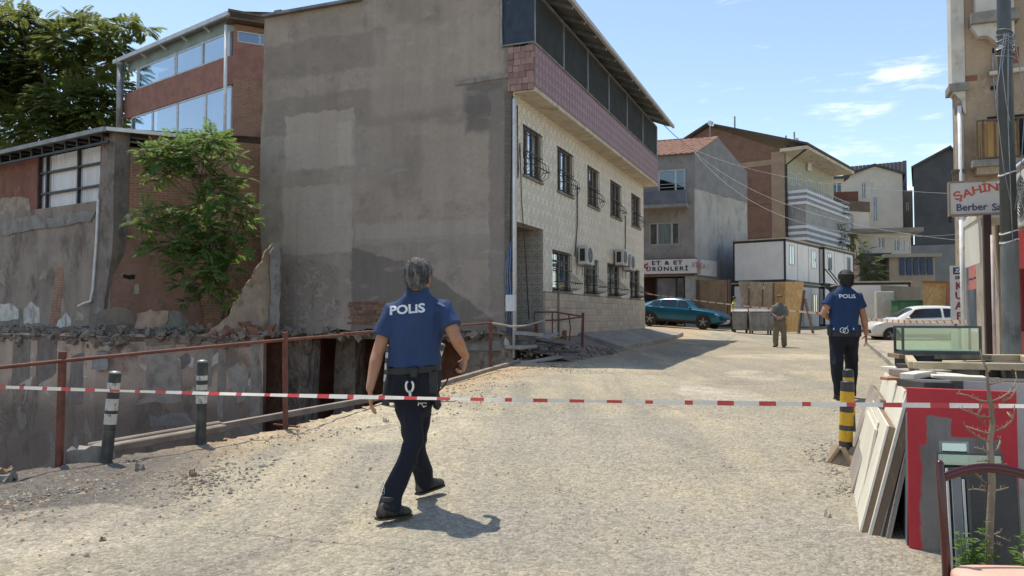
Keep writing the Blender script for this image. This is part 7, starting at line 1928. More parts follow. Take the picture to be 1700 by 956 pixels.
# ------------------------------------------------------------------ cars
def catrom(xs_, ys_, x):
    n = len(xs_)
    if x <= xs_[0]: return ys_[0]
    if x >= xs_[-1]: return ys_[-1]
    i = max(k for k in range(n-1) if xs_[k] <= x)
    h_ = xs_[i+1]-xs_[i]; t = (x-xs_[i])/h_
    sl = lambda k: (ys_[min(k+1, n-1)]-ys_[max(k-1, 0)])/(xs_[min(k+1, n-1)]-xs_[max(k-1, 0)])
    m0, m1_ = sl(i)*h_, sl(i+1)*h_; d = (ys_[i+1]-ys_[i])
    if d == 0: m0 = m1_ = 0
    return (2*t**3-3*t**2+1)*ys_[i]+(t**3-2*t**2+t)*m0+(-2*t**3+3*t**2)*ys_[i+1]+(t**3-t**2)*m1_
def car(label, loc, ang, st, wheels, wr, M_PAINT, glass, wind, rearw, lamp_x, plate=None, rimcol=M_GREYMETAL, name='parked_car'):
    xs_ = [s[0] for s in st]
    def ring(x):
        zb, zl, zr_, w, wr_ = [catrom(xs_, [s[k] for s in st], x) for k in range(1, 6)]
        return [(0, zb), (w*.82, zb), (w*.955, zb+.10), (w, zb+(zl-zb)*.55), (w*.985, zl-.04), (w*.955, zl), (wr_+(w*.955-wr_)*.12, zl+(zr_-zl)*.86), (wr_*.86, zr_-.012*(zr_-zl > .2)), (wr_*.4, zr_+.012*(zr_-zl > .2)), (0, zr_+.016*(zr_-zl > .2))]
    def Pt(x, t):
        r = ring(x); i = min(int(t), len(r)-2); f_ = t-i
        return V((x, r[i][0]+(r[i+1][0]-r[i][0])*f_, r[i][1]+(r[i+1][1]-r[i][1])*f_))
    t_ = thing(name, label, 'car', loc, ang)
    m = MB(); nxs = 64; X_ = [xs_[0]+(xs_[-1]-xs_[0])*i/nxs for i in range(nxs+1)]; rings = []
    for x in X_:
        r = [Pt(x, k*.5) for k in range(19)]; full = r+[V((p.x, -p.y, p.z)) for p in reversed(r[1:-1])]; rings.append(full)
    m.loft(rings); m.build('body', M_PAINT, t_, smooth=True)
    def panel(xa, xb, ta, tb, name_, mat, off=.008, nx_=8, nt=4, sides=(1, -1), parent=t_, skew=0.0, skew2=0.0):
        for s in sides:
            mm = MB(); vv = []
            for i in range(nx_+1):
                for j in range(nt+1):
                    ft = j/nt; x = (xa+skew*ft)+((xb+skew2*ft)-(xa+skew*ft))*i/nx_; tt_ = ta+(tb-ta)*ft; p = Pt(x, tt_); p2 = Pt(x, min(tt_+.1, 9)); p3 = Pt(x+.03, tt_)
                    nrm = (p3-p).cross(p2-p)
                    if nrm.length < 1e-9: nrm = V((0, 1, 0))
                    nrm.normalize()
                    if nrm.dot(V((0, p.y, p.z-.75))) < 0: nrm = -nrm
                    q = p+nrm*off; vv.append((q.x, q.y*s, q.z))
            mm.add(vv, [(i*(nt+1)+j, i*(nt+1)+j+1, (i+1)*(nt+1)+j+1, (i+1)*(nt+1)+j) for i in range(nx_) for j in range(nt)])
            mm.build(name_, mat, parent, smooth=True)
    M_CARGL = bpy.data.materials.get('car_glass') or simple('car_glass', (.012, .015, .018), (.01, .012, .014), 2, .04, bump=0, fine=0, spec=.8)
    for (xa, xb, sk, sk2) in glass: panel(xa, xb, 5.12, 5.92, 'side_window', M_CARGL, skew=sk, skew2=sk2)
    panel(wind[0], wind[1], 6.15, 9, 'windscreen', M_CARGL, nt=6); panel(rearw[0], rearw[1], 6.2, 9, 'rear_window', M_CARGL, nt=6)
    M_LAMP = bpy.data.materials.get('lamp_lens') or simple('lamp_lens', (.55, .58, .60), (.4, .42, .44), 9, .12, bump=0)
    panel(lamp_x-.10, lamp_x+.12, 3.9, 4.5, 'headlight', M_LAMP, .010); panel(xs_[0]+.03, xs_[0]+.22, 3.9, 4.5, 'tail_light', simple('red_lens', (.35, .02, .02), (.3, .015, .015), 5, .2, bump=0), .010)
    x0f = xs_[-1]
    m = MB(); m.box(x0f-.16, x0f+.012, -.55, .55, st[-1][1]+.02, st[-1][1]+.17); m.build('lower_grille', M_DARKMETAL, t_, bevel=.02)
    m = MB(); m.box(x0f-.04, x0f+.030, -.26, .26, st[-1][1]+.02, st[-1][1]+.13); m.build('number_plate', M_WHITEMETAL, t_)
    for s in (1, -1):
        p = Pt(wind[0]+.25, 5.05); m = MB(); m.ell((p.x, s*(p.y+.10), p.z+.05), (.07, 0, 0), (0, .10, 0), (0, 0, .065)); m.build('mirror', M_PAINT, t_, smooth=True)
        for xd in (glass[0][0]-.02, glass[-1][1]+.05) if len(glass) < 3 else (glass[1][0]-.03, glass[-1][1]):
            q = [Pt(xd, k*.25+1.6) for k in range(14)]; q = [V((a_.x, s*(a_.y+.002), a_.z)) for a_ in q]; m = MB(); m.tube(q, .006, 4); m.build('door_gap', M_DARKMETAL, t_)
        for (xa, xb, *_r) in glass[:2]:
            p = Pt(xa+.12, 4.4); m = MB(); m.cbox((p.x, s*(p.y+.012), p.z), (.18, .03, .03)); m.build('door_handle', M_PAINT, t_, bevel=.005)
        panel(wheels[0]+wr, wheels[1]-wr, 1.1, 2.15, 'sill_trim', M_DARKMETAL, .012, sides=(s,))
        for xw in wheels:
            w_ = catrom(xs_, [q[4] for q in st], xw)
            MW = Matrix.Translation((xw, s*(w_-.10), wr)) @ Matrix.Rotation(R(-90*s), 4, 'X')
            m = MB(); m.lathe([(wr*1.0, .0), (wr*1.11, .06), (wr*1.11, .108), (wr*1.06, .112), (wr*1.0, .1)], 28, MW); m.build('wheel_arch', M_DARKMETAL, t_, smooth=False)
            m = MB(); m.lathe([(wr*.62, -.12), (wr*.97, -.12), (wr, -.08), (wr, .09), (wr*.96, .118), (wr*.68, .122), (wr*.66, .06)], 28, MW); ty = m.build('tyre', simple('tyre_rubber', (.022, .022, .022), (.03, .03, .03), 8, .85) if 'tyre_rubber' not in bpy.data.materials else bpy.data.materials['tyre_rubber'], t_, smooth=False)
            m = MB(); m.lathe([(wr*.1, .05), (wr*.64, .05), (wr*.66, .10), (wr*.62, .11), (wr*.6, .056)], 24, MW); m.build('rim', M_DARKMETAL, ty)
            m = MB()
            for k in range(5):
                an = 2*math.pi*k/5+.3; d_ = V((math.cos(an), math.sin(an), 0)); a_, b_ = MW @ (d_*wr*.08+V((0, 0, .10))), MW @ (d_*wr*.62+V((0, 0, .10))); m.beam(a_, b_, wr*.13, .02, up=tuple((MW.to_3x3() @ V((0, 0, 1)))))
            m.lathe([(.01, .10), (wr*.14, .10), (wr*.12, .115)], 12, MW); m.build('spokes', rimcol, ty)
    return t_
def carpaint(name, c, c2=None):
    return simple(name, c, c2 or tuple(v*.9 for v in c), 1.0, .22, .35, bump=0, fine=.03, spec=.6)
M_TEAL = carpaint('teal_car_paint', (.006, .105, .175)); M_WCAR = carpaint('white_car_paint', (.66, .65, .62))
M_WCAR.node_tree.nodes['Principled BSDF'].inputs['Metallic'].default_value = 0
FAST = [(-2.34, .46, .74, .80, .66, .50), (-2.27, .32, .88, .99, .80, .60), (-2.0, .26, .96, 1.10, .885, .64), (-1.6, .24, .985, 1.245, .915, .64), (-.9, .22, .975, 1.43, .925, .63), (-.2, .22, .96, 1.475, .925, .62), (.35, .22, .945, 1.42, .92, .60), (.75, .22, .935, 1.22, .92, .60), (1.08, .22, .92, 1.0, .918, .66),
        (1.5, .23, .88, .955, .91, .70), (1.95, .25, .80, .87, .875, .66), (2.2, .30, .69, .745, .79, .58), (2.34, .38, .56, .60, .62, .44)]
f0 = at(1163, 545, 38.9); r0 = at(1084, 540, 40.2); zc = zr(f0.x, f0.y)
ang = math.atan2(f0.y-r0.y, f0.x-r0.x); mid = (f0+r0)/2; nrm = V((-math.sin(ang), math.cos(ang), 0))
cc = mid+nrm*.85
zF, zR_ = at(1163, 546, 38.9).z, at(1084, 539.5, 40.2).z
t = car('metallic teal fastback car with dark windows parked before the butcher shop', (cc.x, cc.y, (zF+zR_)/2+.0), ang, FAST, (-1.42, 1.37), .345, M_TEAL, [(-1.55, -1.0, .18, .02), (-.93, -.10, .0, .02), (-.02, .75, .0, -.36)], (.42, 1.02), (-2.0, -1.15), 2.02)
t.rotation_euler = (0, math.atan2(zR_-zF, 2.79), ang)
HATCH = [(-1.98, .42, .80, .86, .64, .52), (-1.9, .28, .95, 1.10, .78, .60), (-1.6, .22, 1.0, 1.38, .83, .60), (-1.0, .2, .98, 1.475, .845, .60), (-.3, .2, .955, 1.49, .845, .60), (.25, .2, .94, 1.44, .84, .59), (.65, .2, .93, 1.25, .84, .60), (1.05, .2, .91, 1.01, .835, .66), (1.4, .22, .86, .925, .825, .66), (1.75, .25, .76, .82, .77, .60), (1.93, .30, .66, .70, .66, .50), (2.0, .36, .55, .585, .50, .36)]
w0 = at(1480, 569, 31.6)
ang = math.radians(172)
d_ = V((math.cos(ang), math.sin(ang), 0)); nrm = V((-math.sin(ang), math.cos(ang), 0))
cc = w0 - d_*1.25 - nrm*.75
car('white compact hatchback parked facing left behind the scrap pile', (cc.x, cc.y, w0.z), ang, HATCH, (-1.25, 1.25), .30, M_WCAR, [(-1.55, -.75, .25, .0), (-.66, .72, .0, -.42)], (.38, 1.0), (-1.9, -1.6), 1.72)
# ------------------------------------------------------------------ people
M_SKIN = simple('skin', (.43, .215, .125), (.38, .18, .10), 12, .55, bump=.1, fine=.08)
M_HAIRG = simple('grey_hair', (.17, .16, .145), (.05, .045, .04), 26, .6, bump=.9, bscale=90, stretch=(1, 1, .25), fine=.4)
M_HAIRB = simple('dark_hair', (.022, .018, .016), (.012, .01, .01), 20, .5, bump=.8, bscale=90)
M_SHIRT = simple('police_blue_shirt', (.029, .054, .132), (.024, .046, .112), 4, .85, bump=.55, bscale=13, fine=.1, stretch=(1, 1, .55), dist=.018)
M_SHIRT2 = simple('deep_blue_shirt', (.016, .042, .118), (.013, .036, .10), 4, .85, bump=.15, bscale=120, fine=.1)
M_TROUS = simple('navy_trousers', (.0085, .010, .017), (.0065, .008, .013), 4, .85, bump=.6, bscale=12, stretch=(1, 1, .6), dist=.02)
M_BOOT = simple('black_boots', (.022, .020, .018), (.03, .027, .024), 8, .55, bump=.3, dirt=(.10, .085, .065), dscale=9)
M_GEAR = simple('black_gear', (.014, .014, .015), (.022, .022, .023), 9, .5)
M_CHROME = simple('bright_steel', (.75, .75, .74), (.6, .6, .6), 7, .3, .7, bump=0)

def remesh(mb, voxel, name, mat, parent, wr=0.0, wscale=9.0, it=3, lab=None):
    me = mb.mesh('tmp', mat, True); o = bpy.data.objects.new('tmp', me); C.objects.link(o)
    r = o.modifiers.new('r', 'REMESH'); r.mode = 'VOXEL'; r.voxel_size = voxel; r.use_smooth_shade = True
    s = o.modifiers.new('s', 'SMOOTH'); s.factor = .5; s.iterations = it
    m2 = evaluated_mesh(o); bpy.data.objects.remove(o); bpy.data.meshes.remove(me)
    if wr:
        n = [v.normal.copy() for v in m2.vertices]
        for v, nn in zip(m2.vertices, n):
            c = v.co; a_ = mn.noise((c.x*wscale*1.3, c.y*wscale*1.3, c.z*wscale*.6+3)); b_ = mn.noise((c.x*wscale*2.2+5, c.y*2.2*wscale, c.z*wscale*1.8))
            v.co = c+nn*wr*(1-2*abs(a_)*1.2+.5*b_-.4)
    m2.name = name
    if not m2.materials: m2.materials.append(mat)
    m2.polygons.foreach_set('use_smooth', [True]*len(m2.polygons))
    return link(name, m2, parent)
def lerp(a_, b_, t): return a_+(b_-a_)*t

def torso(mb, pel, nk, r0, r1, f, secs, n=20):
    """sections (t along pelvis->neck, half width, half depth, forward shift)"""
    rings = []
    up = (nk-pel).normalized()
    for (t, hw, hd, sh) in secs:
        c = lerp(pel, nk, t); u = lerp(r0, r1, min(max(t, 0), 1)).normalized(); ff = up.cross(u).normalized(); ff = ff if ff.dot(f) > 0 else -ff
        c = c+ff*sh; rg = []
        for k in range(n):
            an = 2*math.pi*k/n; cx, cy = math.cos(an), math.sin(an); s = (abs(cx)**2.5+abs(cy)**2.5)**(-1/2.5)
            rg.append(c+u*hw*cx*s+ff*hd*cy*s)
        rings.append(rg)
    mb.loft(rings)
def hand(mb, wr_, d, palm, thumb, L=.185, curl=.5, n=7):
    """palm slab, four unequal fingers and a thumb; d points to the fingertips, palm is the palm normal"""
    d = d.normalized(); palm = (palm-d*palm.dot(d)).normalized(); s = d.cross(palm).normalized()
    if s.dot(thumb) < 0: s = -s                       # s points to the thumb side
    pl = L*.52; rings = []
    for (t, hw, hd) in ((-.12, .024, .019), (.1, .028, .017), (.5, .038, .0155), (.9, .041, .0135), (1.05, .037, .011)):
        c = wr_+d*pl*t; rings.append([c+s*hw*math.cos(2*math.pi*k/12)+palm*hd*math.sin(2*math.pi*k/12) for k in range(12)])
    mb.loft(rings)
    for k, (off, fl) in enumerate(((.029, .40), (.010, .45), (-.010, .42), (-.028, .33))):
        p = wr_+d*pl*.92+s*off; dd = (d+s*off*2.2).normalized(); pts = [p-dd*.02]; q = p; a_ = curl*(.75+.18*k)
        for seg in range(3):
            an = a_*(seg+.45)*.85; v = dd*math.cos(an)+palm*math.sin(an); pts.append(q); q = q+v*fl*L*(.44, .32, .24)[seg]
        pts.append(q); mb.tube(pts, [.0095, .0098, .009, .0082, .007], n, True)
    p = wr_+d*pl*.22+s*.024; v1 = (d*.6+s*.75+palm*.35).normalized(); v2 = (d*.85+s*.25+palm*.5*(1+curl)).normalized(); v3 = (d*.8+palm*.6*(1+curl)).normalized()
    mb.tube([p-v1*.015, p+v1*.038, p+v1*.038+v2*.03, p+v1*.038+v2*.03+v3*.024], [.013, .0115, .0105, .008], n, True)
def head(mb, c, f, up, r, s=1.0):
    """skull with jaw, nose, brow and ears; c is the middle of the head"""
    rings = []
    for (h_, hw, hd, sh) in ((-.120, .030, .030, .052), (-.112, .045, .048, .042), (-.092, .056, .068, .024), (-.06, .065, .084, .010), (-.02, .072, .094, .0), (.02, .0755, .098, -.004), (.055, .075, .097, -.008), (.085, .064, .084, -.010), (.105, .045, .060, -.010), (.117, .020, .028, -.010)):
        cc = c+up*h_*s+f*sh*s; rings.append([cc+(r*hw*math.cos(2*math.pi*k/18)+f*hd*math.sin(2*math.pi*k/18))*s for k in range(18)])
    mb.loft(rings)
    nb = c+f*.088*s+up*.005*s
    mb.loft([[nb+up*.02*s+r*.008*s*math.cos(a_)+f*.006*s*math.sin(a_) for a_ in [k*math.pi/3 for k in range(6)]], [nb-up*.022*s+f*.018*s+(r*.014*math.cos(a_)+f*.014*math.sin(a_))*s for a_ in [k*math.pi/3 for k in range(6)]], [nb-up*.034*s+f*.010*s+(r*.013*math.cos(a_)+f*.010*math.sin(a_))*s for a_ in [k*math.pi/3 for k in range(6)]]])
    mb.ell(c+f*.086*s-up*.062*s, r*.024*s, f*.013*s, up*.011*s, 10, 6)
    mb.ell(c+f*.083*s+up*.026*s, r*.05*s, f*.012*s, up*.009*s, 10, 6)
    for sg in (-1, 1):
        mb.ell(c+r*sg*.079*s-f*.006*s-up*.012*s, r*.010*s+f*.0*s, (f*-.022+r*sg*.010)*s, (up*.033-f*.008)*s, 10, 7)

def person(label, J, f, vox, shirt, trous, hairmat, sleeves=.62, hands=None, face=None, boots=M_BOOT, hair='short', sw=1.0, hem=.08, trouser_r=1.0, wrk=.006, group=None):
    """J: photo-measured joints in world space; L and R are the figure's own sides"""
    base = (J['ankL']+J['ankR'])/2; base = V((base.x, base.y, zr(base.x, base.y)))
    P_ = thing('person', label, 'person', base, group=group)
    j = {k: v-base for k, v in J.items()}
    f = V(f).normalized(); up = V((0, 0, 1)); rgt = f.cross(up).normalized()
    pel = (j['hipL']+j['hipR'])/2; nk = j['neck']; r0 = (j['hipR']-j['hipL']).normalized(); r1 = (j['shR']-j['shL']).normalized()
    tl = (nk-pel).length; k = tl/.60
    hf = V(face).normalized() if face else f; hr = hf.cross(up).normalized()
    hs = (j.get('hs') or 1.0) if not isinstance(j.get('hs'), V) else 1.0
    shw = (j['shR']-j['shL']).length/2
    # skin body, continuous from head to feet
    b = MB()
    head(b, j['head'], hf, (up+hf*-.0).normalized(), hr, k)
    b.tube([nk-up*.06*k, nk+up*.03*k, j['head']-up*.06*k-hf*.012*k], [.068*k, .060*k, .056*k], 14)
    torso(b, pel, nk, r0, r1, f, [(-.12, .12*k, .085*k, 0), (.05, .145*k, .095*k, 0), (.35, .125*k, .085*k, .0), (.65, .145*k, .095*k, .01), (.85, .15*k, .085*k, 0), (1.0, .05*k, .05*k, 0)])
    for s in 'LR':
        sh, el, wr_, hp, kn, an = (j[q+s] for q in ('sh', 'el', 'wr', 'hip', 'knee', 'ank'))
        b.tube([lerp(sh, nk, .35)-up*.03*k, sh, lerp(sh, el, .35), lerp(sh, el, .8), el, lerp(el, wr_, .25), lerp(el, wr_, .7), wr_], [.05*k, .052*k, .05*k, .043*k, .040*k, .042*k, .032*k, .0265*k], 12, True)
        hd, pm, th, cl = hands[s]
        hand(b, wr_, V(hd), V(pm), V(th), .185*k, cl)
        b.tube([hp, lerp(hp, kn, .5), kn, lerp(kn, an, .3), an], [.075*k, .062*k, .048*k, .05*k, .036*k], 10)
        b.tube([an, an-up*.05*k+J['toe'+s].normalized()*.05*k], .03*k, 8, True)
    remesh(b, vox*.8, 'body', M_SKIN, P_, it=2)
    for sg in (-1, 1):
        m = MB(); m.ell(j['head']+hf*.083*k+hr*sg*.031*k+up*.006*k, hr*.011*k, hf*.010*k, up*.008*k, 8, 6); m.build('eye', M_GEAR, P_, smooth=True)
    # shirt
    m = MB()
    torso(m, pel, nk, r0, r1, f, [(hem, .178*k*sw, .128*k, 0), (hem+.05, .177*k*sw, .126*k, 0), (max(.34, hem+.14), .168*k*sw, .118*k, .0), (.55, .180*k*sw, .122*k, .006), (.74, .190*k*sw, .118*k, .006), (.86, (shw+.028*k), .098*k, 0), (.945, .14*k, .082*k, .0), (1.03, .083*k, .070*k, .0), (1.09, .070*k, .066*k, .004)])
    for s in 'LR':
        sh, el, wr_ = (j[q+s] for q in ('sh', 'el', 'wr'))
        if sleeves < 1: m.tube([lerp(sh, nk, .4)-up*.045*k, sh, lerp(sh, el, sleeves*.5), lerp(sh, el, sleeves)], [.066*k, .070*k, .069*k, .073*k], 14)
        else: m.tube([lerp(sh, nk, .4)-up*.045*k, sh, lerp(sh, el, .5), el, lerp(el, wr_, .5), lerp(el, wr_, .96)], [.066*k, .072*k, .066*k, .058*k, .052*k, .043*k], 14)
    SH = remesh(m, vox, 'shirt', shirt, P_, wrk*1.25, 6.5)
    m = MB(); m.tube([nk+up*.005*k, nk+up*.035*k+hf*.0], [.071*k, .066*k], 18); remesh(m, vox*.8, 'collar', shirt, P_, it=1)
    # trousers
    m = MB()
    torso(m, pel, nk, r0, r1, f, [(-.16, .15*k, .10*k, 0), (-.06, .180*k, .128*k, -.008), (.05, .180*k, .128*k, -.008), (max(.17, hem+.04), .162*k, .113*k, 0)])
    for s in 'LR':
        hp, kn, an = (j[q+s] for q in ('hip', 'knee', 'ank')); q = trouser_r*k
        m.tube([hp+up*.05*k, hp-up*.04*k, lerp(hp, kn, .45), kn, lerp(kn, an, .35), lerp(kn, an, .8), an-up*.045*k], [.098*k, .104*q, .092*q, .074*q, .076*q, .071*q, .074*q], 14)
    TR = remesh(m, vox, 'trousers', trous, P_, wrk*1.6, 7.0)
    # boots
    for s in 'LR':
        an = j['ank'+s]; d = J['toe'+s].normalized(); pitch = d.z; dh = V((d.x, d.y, 0)).normalized(); sd = dh.cross(up); u2 = sd.cross(d).normalized()
        if u2.z < 0: u2 = -u2
        m = MB(); rings = []; o_ = an-u2*.075*k; K_ = k; k = k*.9
        for (t, hw, z0, z1) in ((-.085, .026, .0, .05), (-.07, .036, -.012, .085), (-.02, .040, -.014, .115), (.03, .040, -.014, .105), (.08, .044, -.014, .075), (.13, .047, -.014, .055), (.165, .042, -.013, .045), (.188, .026, -.006, .030)):
            c = o_+d*t*k; rings.append([c+sd*hw*k*math.cos(a_)*(1 if math.sin(a_) < .3 else .85)+u2*k*((z0+z1)/2+(z1-z0)/2*math.sin(a_)) for a_ in [2*math.pi*i/14 for i in range(14)]])
        m.loft(rings); m.tube([o_+u2*.05*k, an+u2*.05*k], [.045*k, .050*k], 12)
        bt = remesh(m, vox*.8, 'boot', boots, P_, it=2)
        m = MB(); rings = []
        for (t, hw) in ((-.09, .028), (-.06, .041), (0, .043), (.07, .046), (.13, .05), (.17, .043), (.194, .024)):
            c = o_+d*t*k; rings.append([c+sd*hw*k-u2*.018*k, c-sd*hw*k-u2*.018*k, c-sd*hw*k-u2*.004*k, c+sd*hw*k-u2*.004*k])
        m.loft(rings); m.build('sole', M_BOOT, bt); k = K_
    # hair
    if hair:
        m = MB(); hc = j['head']; rings = []
        for (h_, hw, hd, sh) in ((-.075, .058, .040, -.052), (-.05, .070, .060, -.042), (-.02, .080, .082, -.025), (.01, .087, .098, -.014), (.04, .089, .106, -.010), (.075, .083, .102, -.008), (.10, .066, .084, -.008), (.122, .044, .056, -.008), (.130, .016, .02, -.008)):
            cc = hc+up*h_*k+hf*sh*k; rings.append([cc+(hr*hw*math.cos(2*math.pi*q/20)+hf*hd*math.sin(2*math.pi*q/20))*k for q in range(20)])
        m.loft(rings); H_ = remesh(m, vox*.8, 'hair', hairmat, P_, .0045, 26, 1)
        if vox < .012:
            # short tufts standing off the scalp
            tv = []; tf = []; me = H_.data; ps = list(me.polygons); rr = random.Random(5)
            for _ in range(2600):
                p = rr.choice(ps); c = p.center; nn = (p.normal+V((0, 0, -.25))+V((rr.gauss(0, .3), rr.gauss(0, .3), rr.gauss(0, .3)))).normalized(); w = nn.cross(V((rr.gauss(0, 1), rr.gauss(0, 1), rr.gauss(0, 1)))).normalized()*.0016
                b0 = len(tv); e = nn*rr.uniform(.006, .017)+V((0, 0, -.006)); tv += [c-w, c+w, c+e]; tf.append((b0, b0+1, b0+2))
            m3 = bpy.data.meshes.new('tufts'); m3.from_pydata([tuple(v) for v in tv], [], tf); m3.materials.append(hairmat); link('tufts', m3, H_)
    return P_, SH, TR, j, k, f, rgt, pel, nk

def shirt_text(P_, SH, body, size, centre, f, rgt, mat, tilt=0.0, bold=.0, name='lettering', sx=1.1, off=.004):
    """lettering wrapped on the back of the cloth"""
    bv_ = BVHTree.FromPolygons([v.co.copy() for v in SH.data.vertices], [tuple(p.vertices) for p in SH.data.polygons])
    m = text_mesh(body, size, bold=bold, ext=0.0, sx=sx)
    import bmesh
    bm = bmesh.new(); bm.from_mesh(m); bmesh.ops.triangulate(bm, faces=bm.faces[:]); bmesh.ops.subdivide_edges(bm, edges=[e for e in bm.edges if e.calc_length() > size*.25], cuts=2); bm.to_mesh(m); bm.free()
    up = V((0, 0, 1)); out = []
    ct, st_ = math.cos(tilt), math.sin(tilt)
    for v in m.vertices:
        x, y = v.co.x*ct-v.co.y*st_, v.co.x*st_+v.co.y*ct
        o_ = centre+rgt*x+up*y-f*.6; hit, nrm, _, _ = bv_.ray_cast(o_, f, 1.2)
        v.co = (hit-f*off) if hit else centre+rgt*x+up*y-f*.12
    m.materials.clear(); m.materials.append(mat); m.update()
    return link(name, m, SH)

# --- near officer
J = dict(head=at(694.5, 460, 5.66), neck=at(693, 490, 5.68), shL=at(651, 517, 5.69), shR=at(736, 513, 5.66), elL=at(627, 586, 5.66), wrL=at(614, 645, 5.58),
         elR=at(757, 562, 5.60), wrR=at(773, 592, 5.76), hipL=at(672, 642, 5.72), hipR=at(700, 640, 5.72), kneeL=at(687, 734, 5.63), kneeR=at(691, 738, 5.88),
         ankL=at(645, 836, 5.38), ankR=at(705, 795, 6.0), toeL=V((.72, .68, -.06)), toeR=V((.62, .76, .10)))
W_ = at(692, 560, 5.68)
POF = person('nearest grey haired officer walking away in a blue shirt with white back lettering', J, (.12, 1, 0), .0075, M_SHIRT, M_TROUS, M_HAIRG, sleeves=.60,
             hands={'L': ((.08, -.05, -1), (1, .3, .1), (.1, 1, 0), .35), 'R': ((-.15, .35, -1), (-1, .2, -.1), (-.3, 1, .2), 1.25)}, face=(.30, 1, 0), wrk=.008, trouser_r=.86, hem=.23)
P_, SH, TR, j, k, f, rgt, pel, nk = POF
M_LET = paint((.72, .74, .78))
shirt_text(P_, SH, 'POLiS', .088, nk-V((0, 0, .085))+rgt*-.052*1.0+V((0, 0, -.02)), f, rgt, M_LET, R(4.5), .003, sx=1.2)
lp = lambda px, py, Y_: at(px, py, Y_)-P_.location
# shoulder strap, belt, pouch, handcuffs, radio, trouser prints
m = MB(); m.beam(lp(726, 503, 5.60), lp(742, 511, 5.62), .06, .012); m.build('shoulder_strap', simple('light_blue_strap', (.20, .28, .50), (.18, .25, .45), 5, .8), SH, bevel=.004)
m = MB(); torso(m, pel, nk, (j['hipR']-j['hipL']).normalized(), (j['shR']-j['shL']).normalized(), f, [(.165, .180*k, .129*k, -.004), (.23, .178*k, .127*k, -.004)], 24); m.build('belt', M_GEAR, P_, smooth=False)
m = MB(); m.cbox((0, 0, 0), (.05, .035, .075)); o = m.build('pouch', M_GEAR, P_, bevel=.01, loc=lp(687, 618, 5.53))
m = MB(); c_ = lp(680, 641, 5.525); q = [c_+V((.026*math.cos(a_), 0, .040*math.sin(a_))) for a_ in [R(120+300*i/16) for i in range(17)]]; m.tube(q, .0085, 8); m.beam(c_+V((.004, -.002, -.03)), c_+V((.006, -.002, -.085)), .034, .016); m.build('handcuffs', M_CHROME, P_, smooth=True)
m = MB(); m.cbox((0, 0, 0), (.07, .06, .17)); m.build('radio', M_GEAR, P_, bevel=.012, loc=lp(718, 634, 5.62))
m = MB(); m.tube([lp(722, 655, 5.62), lp(738, 640, 5.62), lp(745, 626, 5.63)], .006, 6); m.build('radio_aerial', M_GEAR, P_)
m = MB(); m.cbox((0, 0, 0), (.055, .11, .20)); o = m.build('holster', M_GEAR, P_, bevel=.02, loc=lp(723, 657, 5.72)); o.rotation_euler = (0, R(-12), 0)
m = MB(); m.cbox((0, 0, 0), (.03, .07, .12)); m.build('side_pouch', M_GEAR, P_, bevel=.012, loc=lp(653, 650, 5.70))
shirt_text(P_, TR, 'PÇ', .045, lp(703, 670, 5.7), f, rgt, M_LET, R(-12), .001, 'trouser_lettering')
def trouser_mark(px, py, Y_, s):
    bv_ = BVHTree.FromPolygons([v.co.copy() for v in TR.data.vertices], [tuple(p.vertices) for p in TR.data.polygons])
    m = MB()
    for pts in ([(0, .05), (-.012, .02), (-.016, -.01), (-.004, -.022), (.012, -.012), (.010, .012), (0, .05)], [(-.02, -.032), (.02, -.034)], [(-.018, -.042), (.02, -.043)], [(-.006, .0), (.006, .0)]):
        q = []
        for (x, z) in pts:
            o_ = lp(px, py, Y_)+rgt*x*s+V((0, 0, z*s))-f*.5; hit, _, _, _ = bv_.ray_cast(o_, f, 1.0); q.append((hit or o_+f*.45)-f*.003)
        m.tube(q, .0028, 4)
    m.build('trouser_emblem', paint((.42, .43, .45)), TR)
trouser_mark(640, 812, 5.45, 1.15); trouser_mark(687, 790, 5.9, .7)

# --- far officer
Y2 = 11.07
J = dict(head=at(1404, 465, Y2), neck=at(1402, 480.5, Y2), shL=at(1381, 493, Y2), shR=at(1424, 493, Y2), elL=at(1367, 520, Y2-.02), wrL=at(1380, 531, Y2+.22),
         elR=at(1434, 527, Y2-.02), wrR=at(1438, 554, Y2+.04), hipL=at(1391, 560, Y2+.02), hipR=at(1411, 560, Y2+.02), kneeL=at(1389, 605, Y2-.06), kneeR=at(1414, 606, Y2+.14),
         ankL=at(1395, 650, Y2-.02), ankR=at(1411, 651, Y2+.20), toeL=V((.05, 1, -.08)), toeR=V((.15, 1, .05)))
POF2 = person('far officer in a deep blue shirt and black trousers walking away beyond the yellow bollards', J, (0, 1, 0), .011, M_SHIRT2, M_TROUS, M_HAIRB, sleeves=.55,
              hands={'L': ((.8, .5, .05), (.3, 1, .2), (0, .2, 1), .7), 'R': ((.02, .1, -1), (-1, .2, 0), (.1, 1, 0), .35)}, wrk=.006)
P_, SH, TR, j, k, f, rgt, pel, nk = POF2
shirt_text(P_, SH, 'POLiS', .075, nk-V((0, 0, .10))-rgt*.005, f, rgt, M_LET, 0, .002, sx=1.25, off=.006)
lp = lambda px, py, Y_: at(px, py, Y_)-P_.location
m = MB(); torso(m, pel, nk, rgt, rgt, f, [(.03, .188*k, .137*k, -.004), (.12, .184*k, .133*k, -.004)], 24); m.build('belt', M_GEAR, P_)
m = MB(); m.cbox((0, 0, 0), (.055, .11, .17)); m.build('holster', M_GEAR, P_, bevel=.015, loc=lp(1425, 549, Y2))
m = MB(); m.cbox((0, 0, 0), (.055, .10, .14)); m.build('side_pouch', M_GEAR, P_, bevel=.015, loc=lp(1378, 549, Y2))
m = MB()
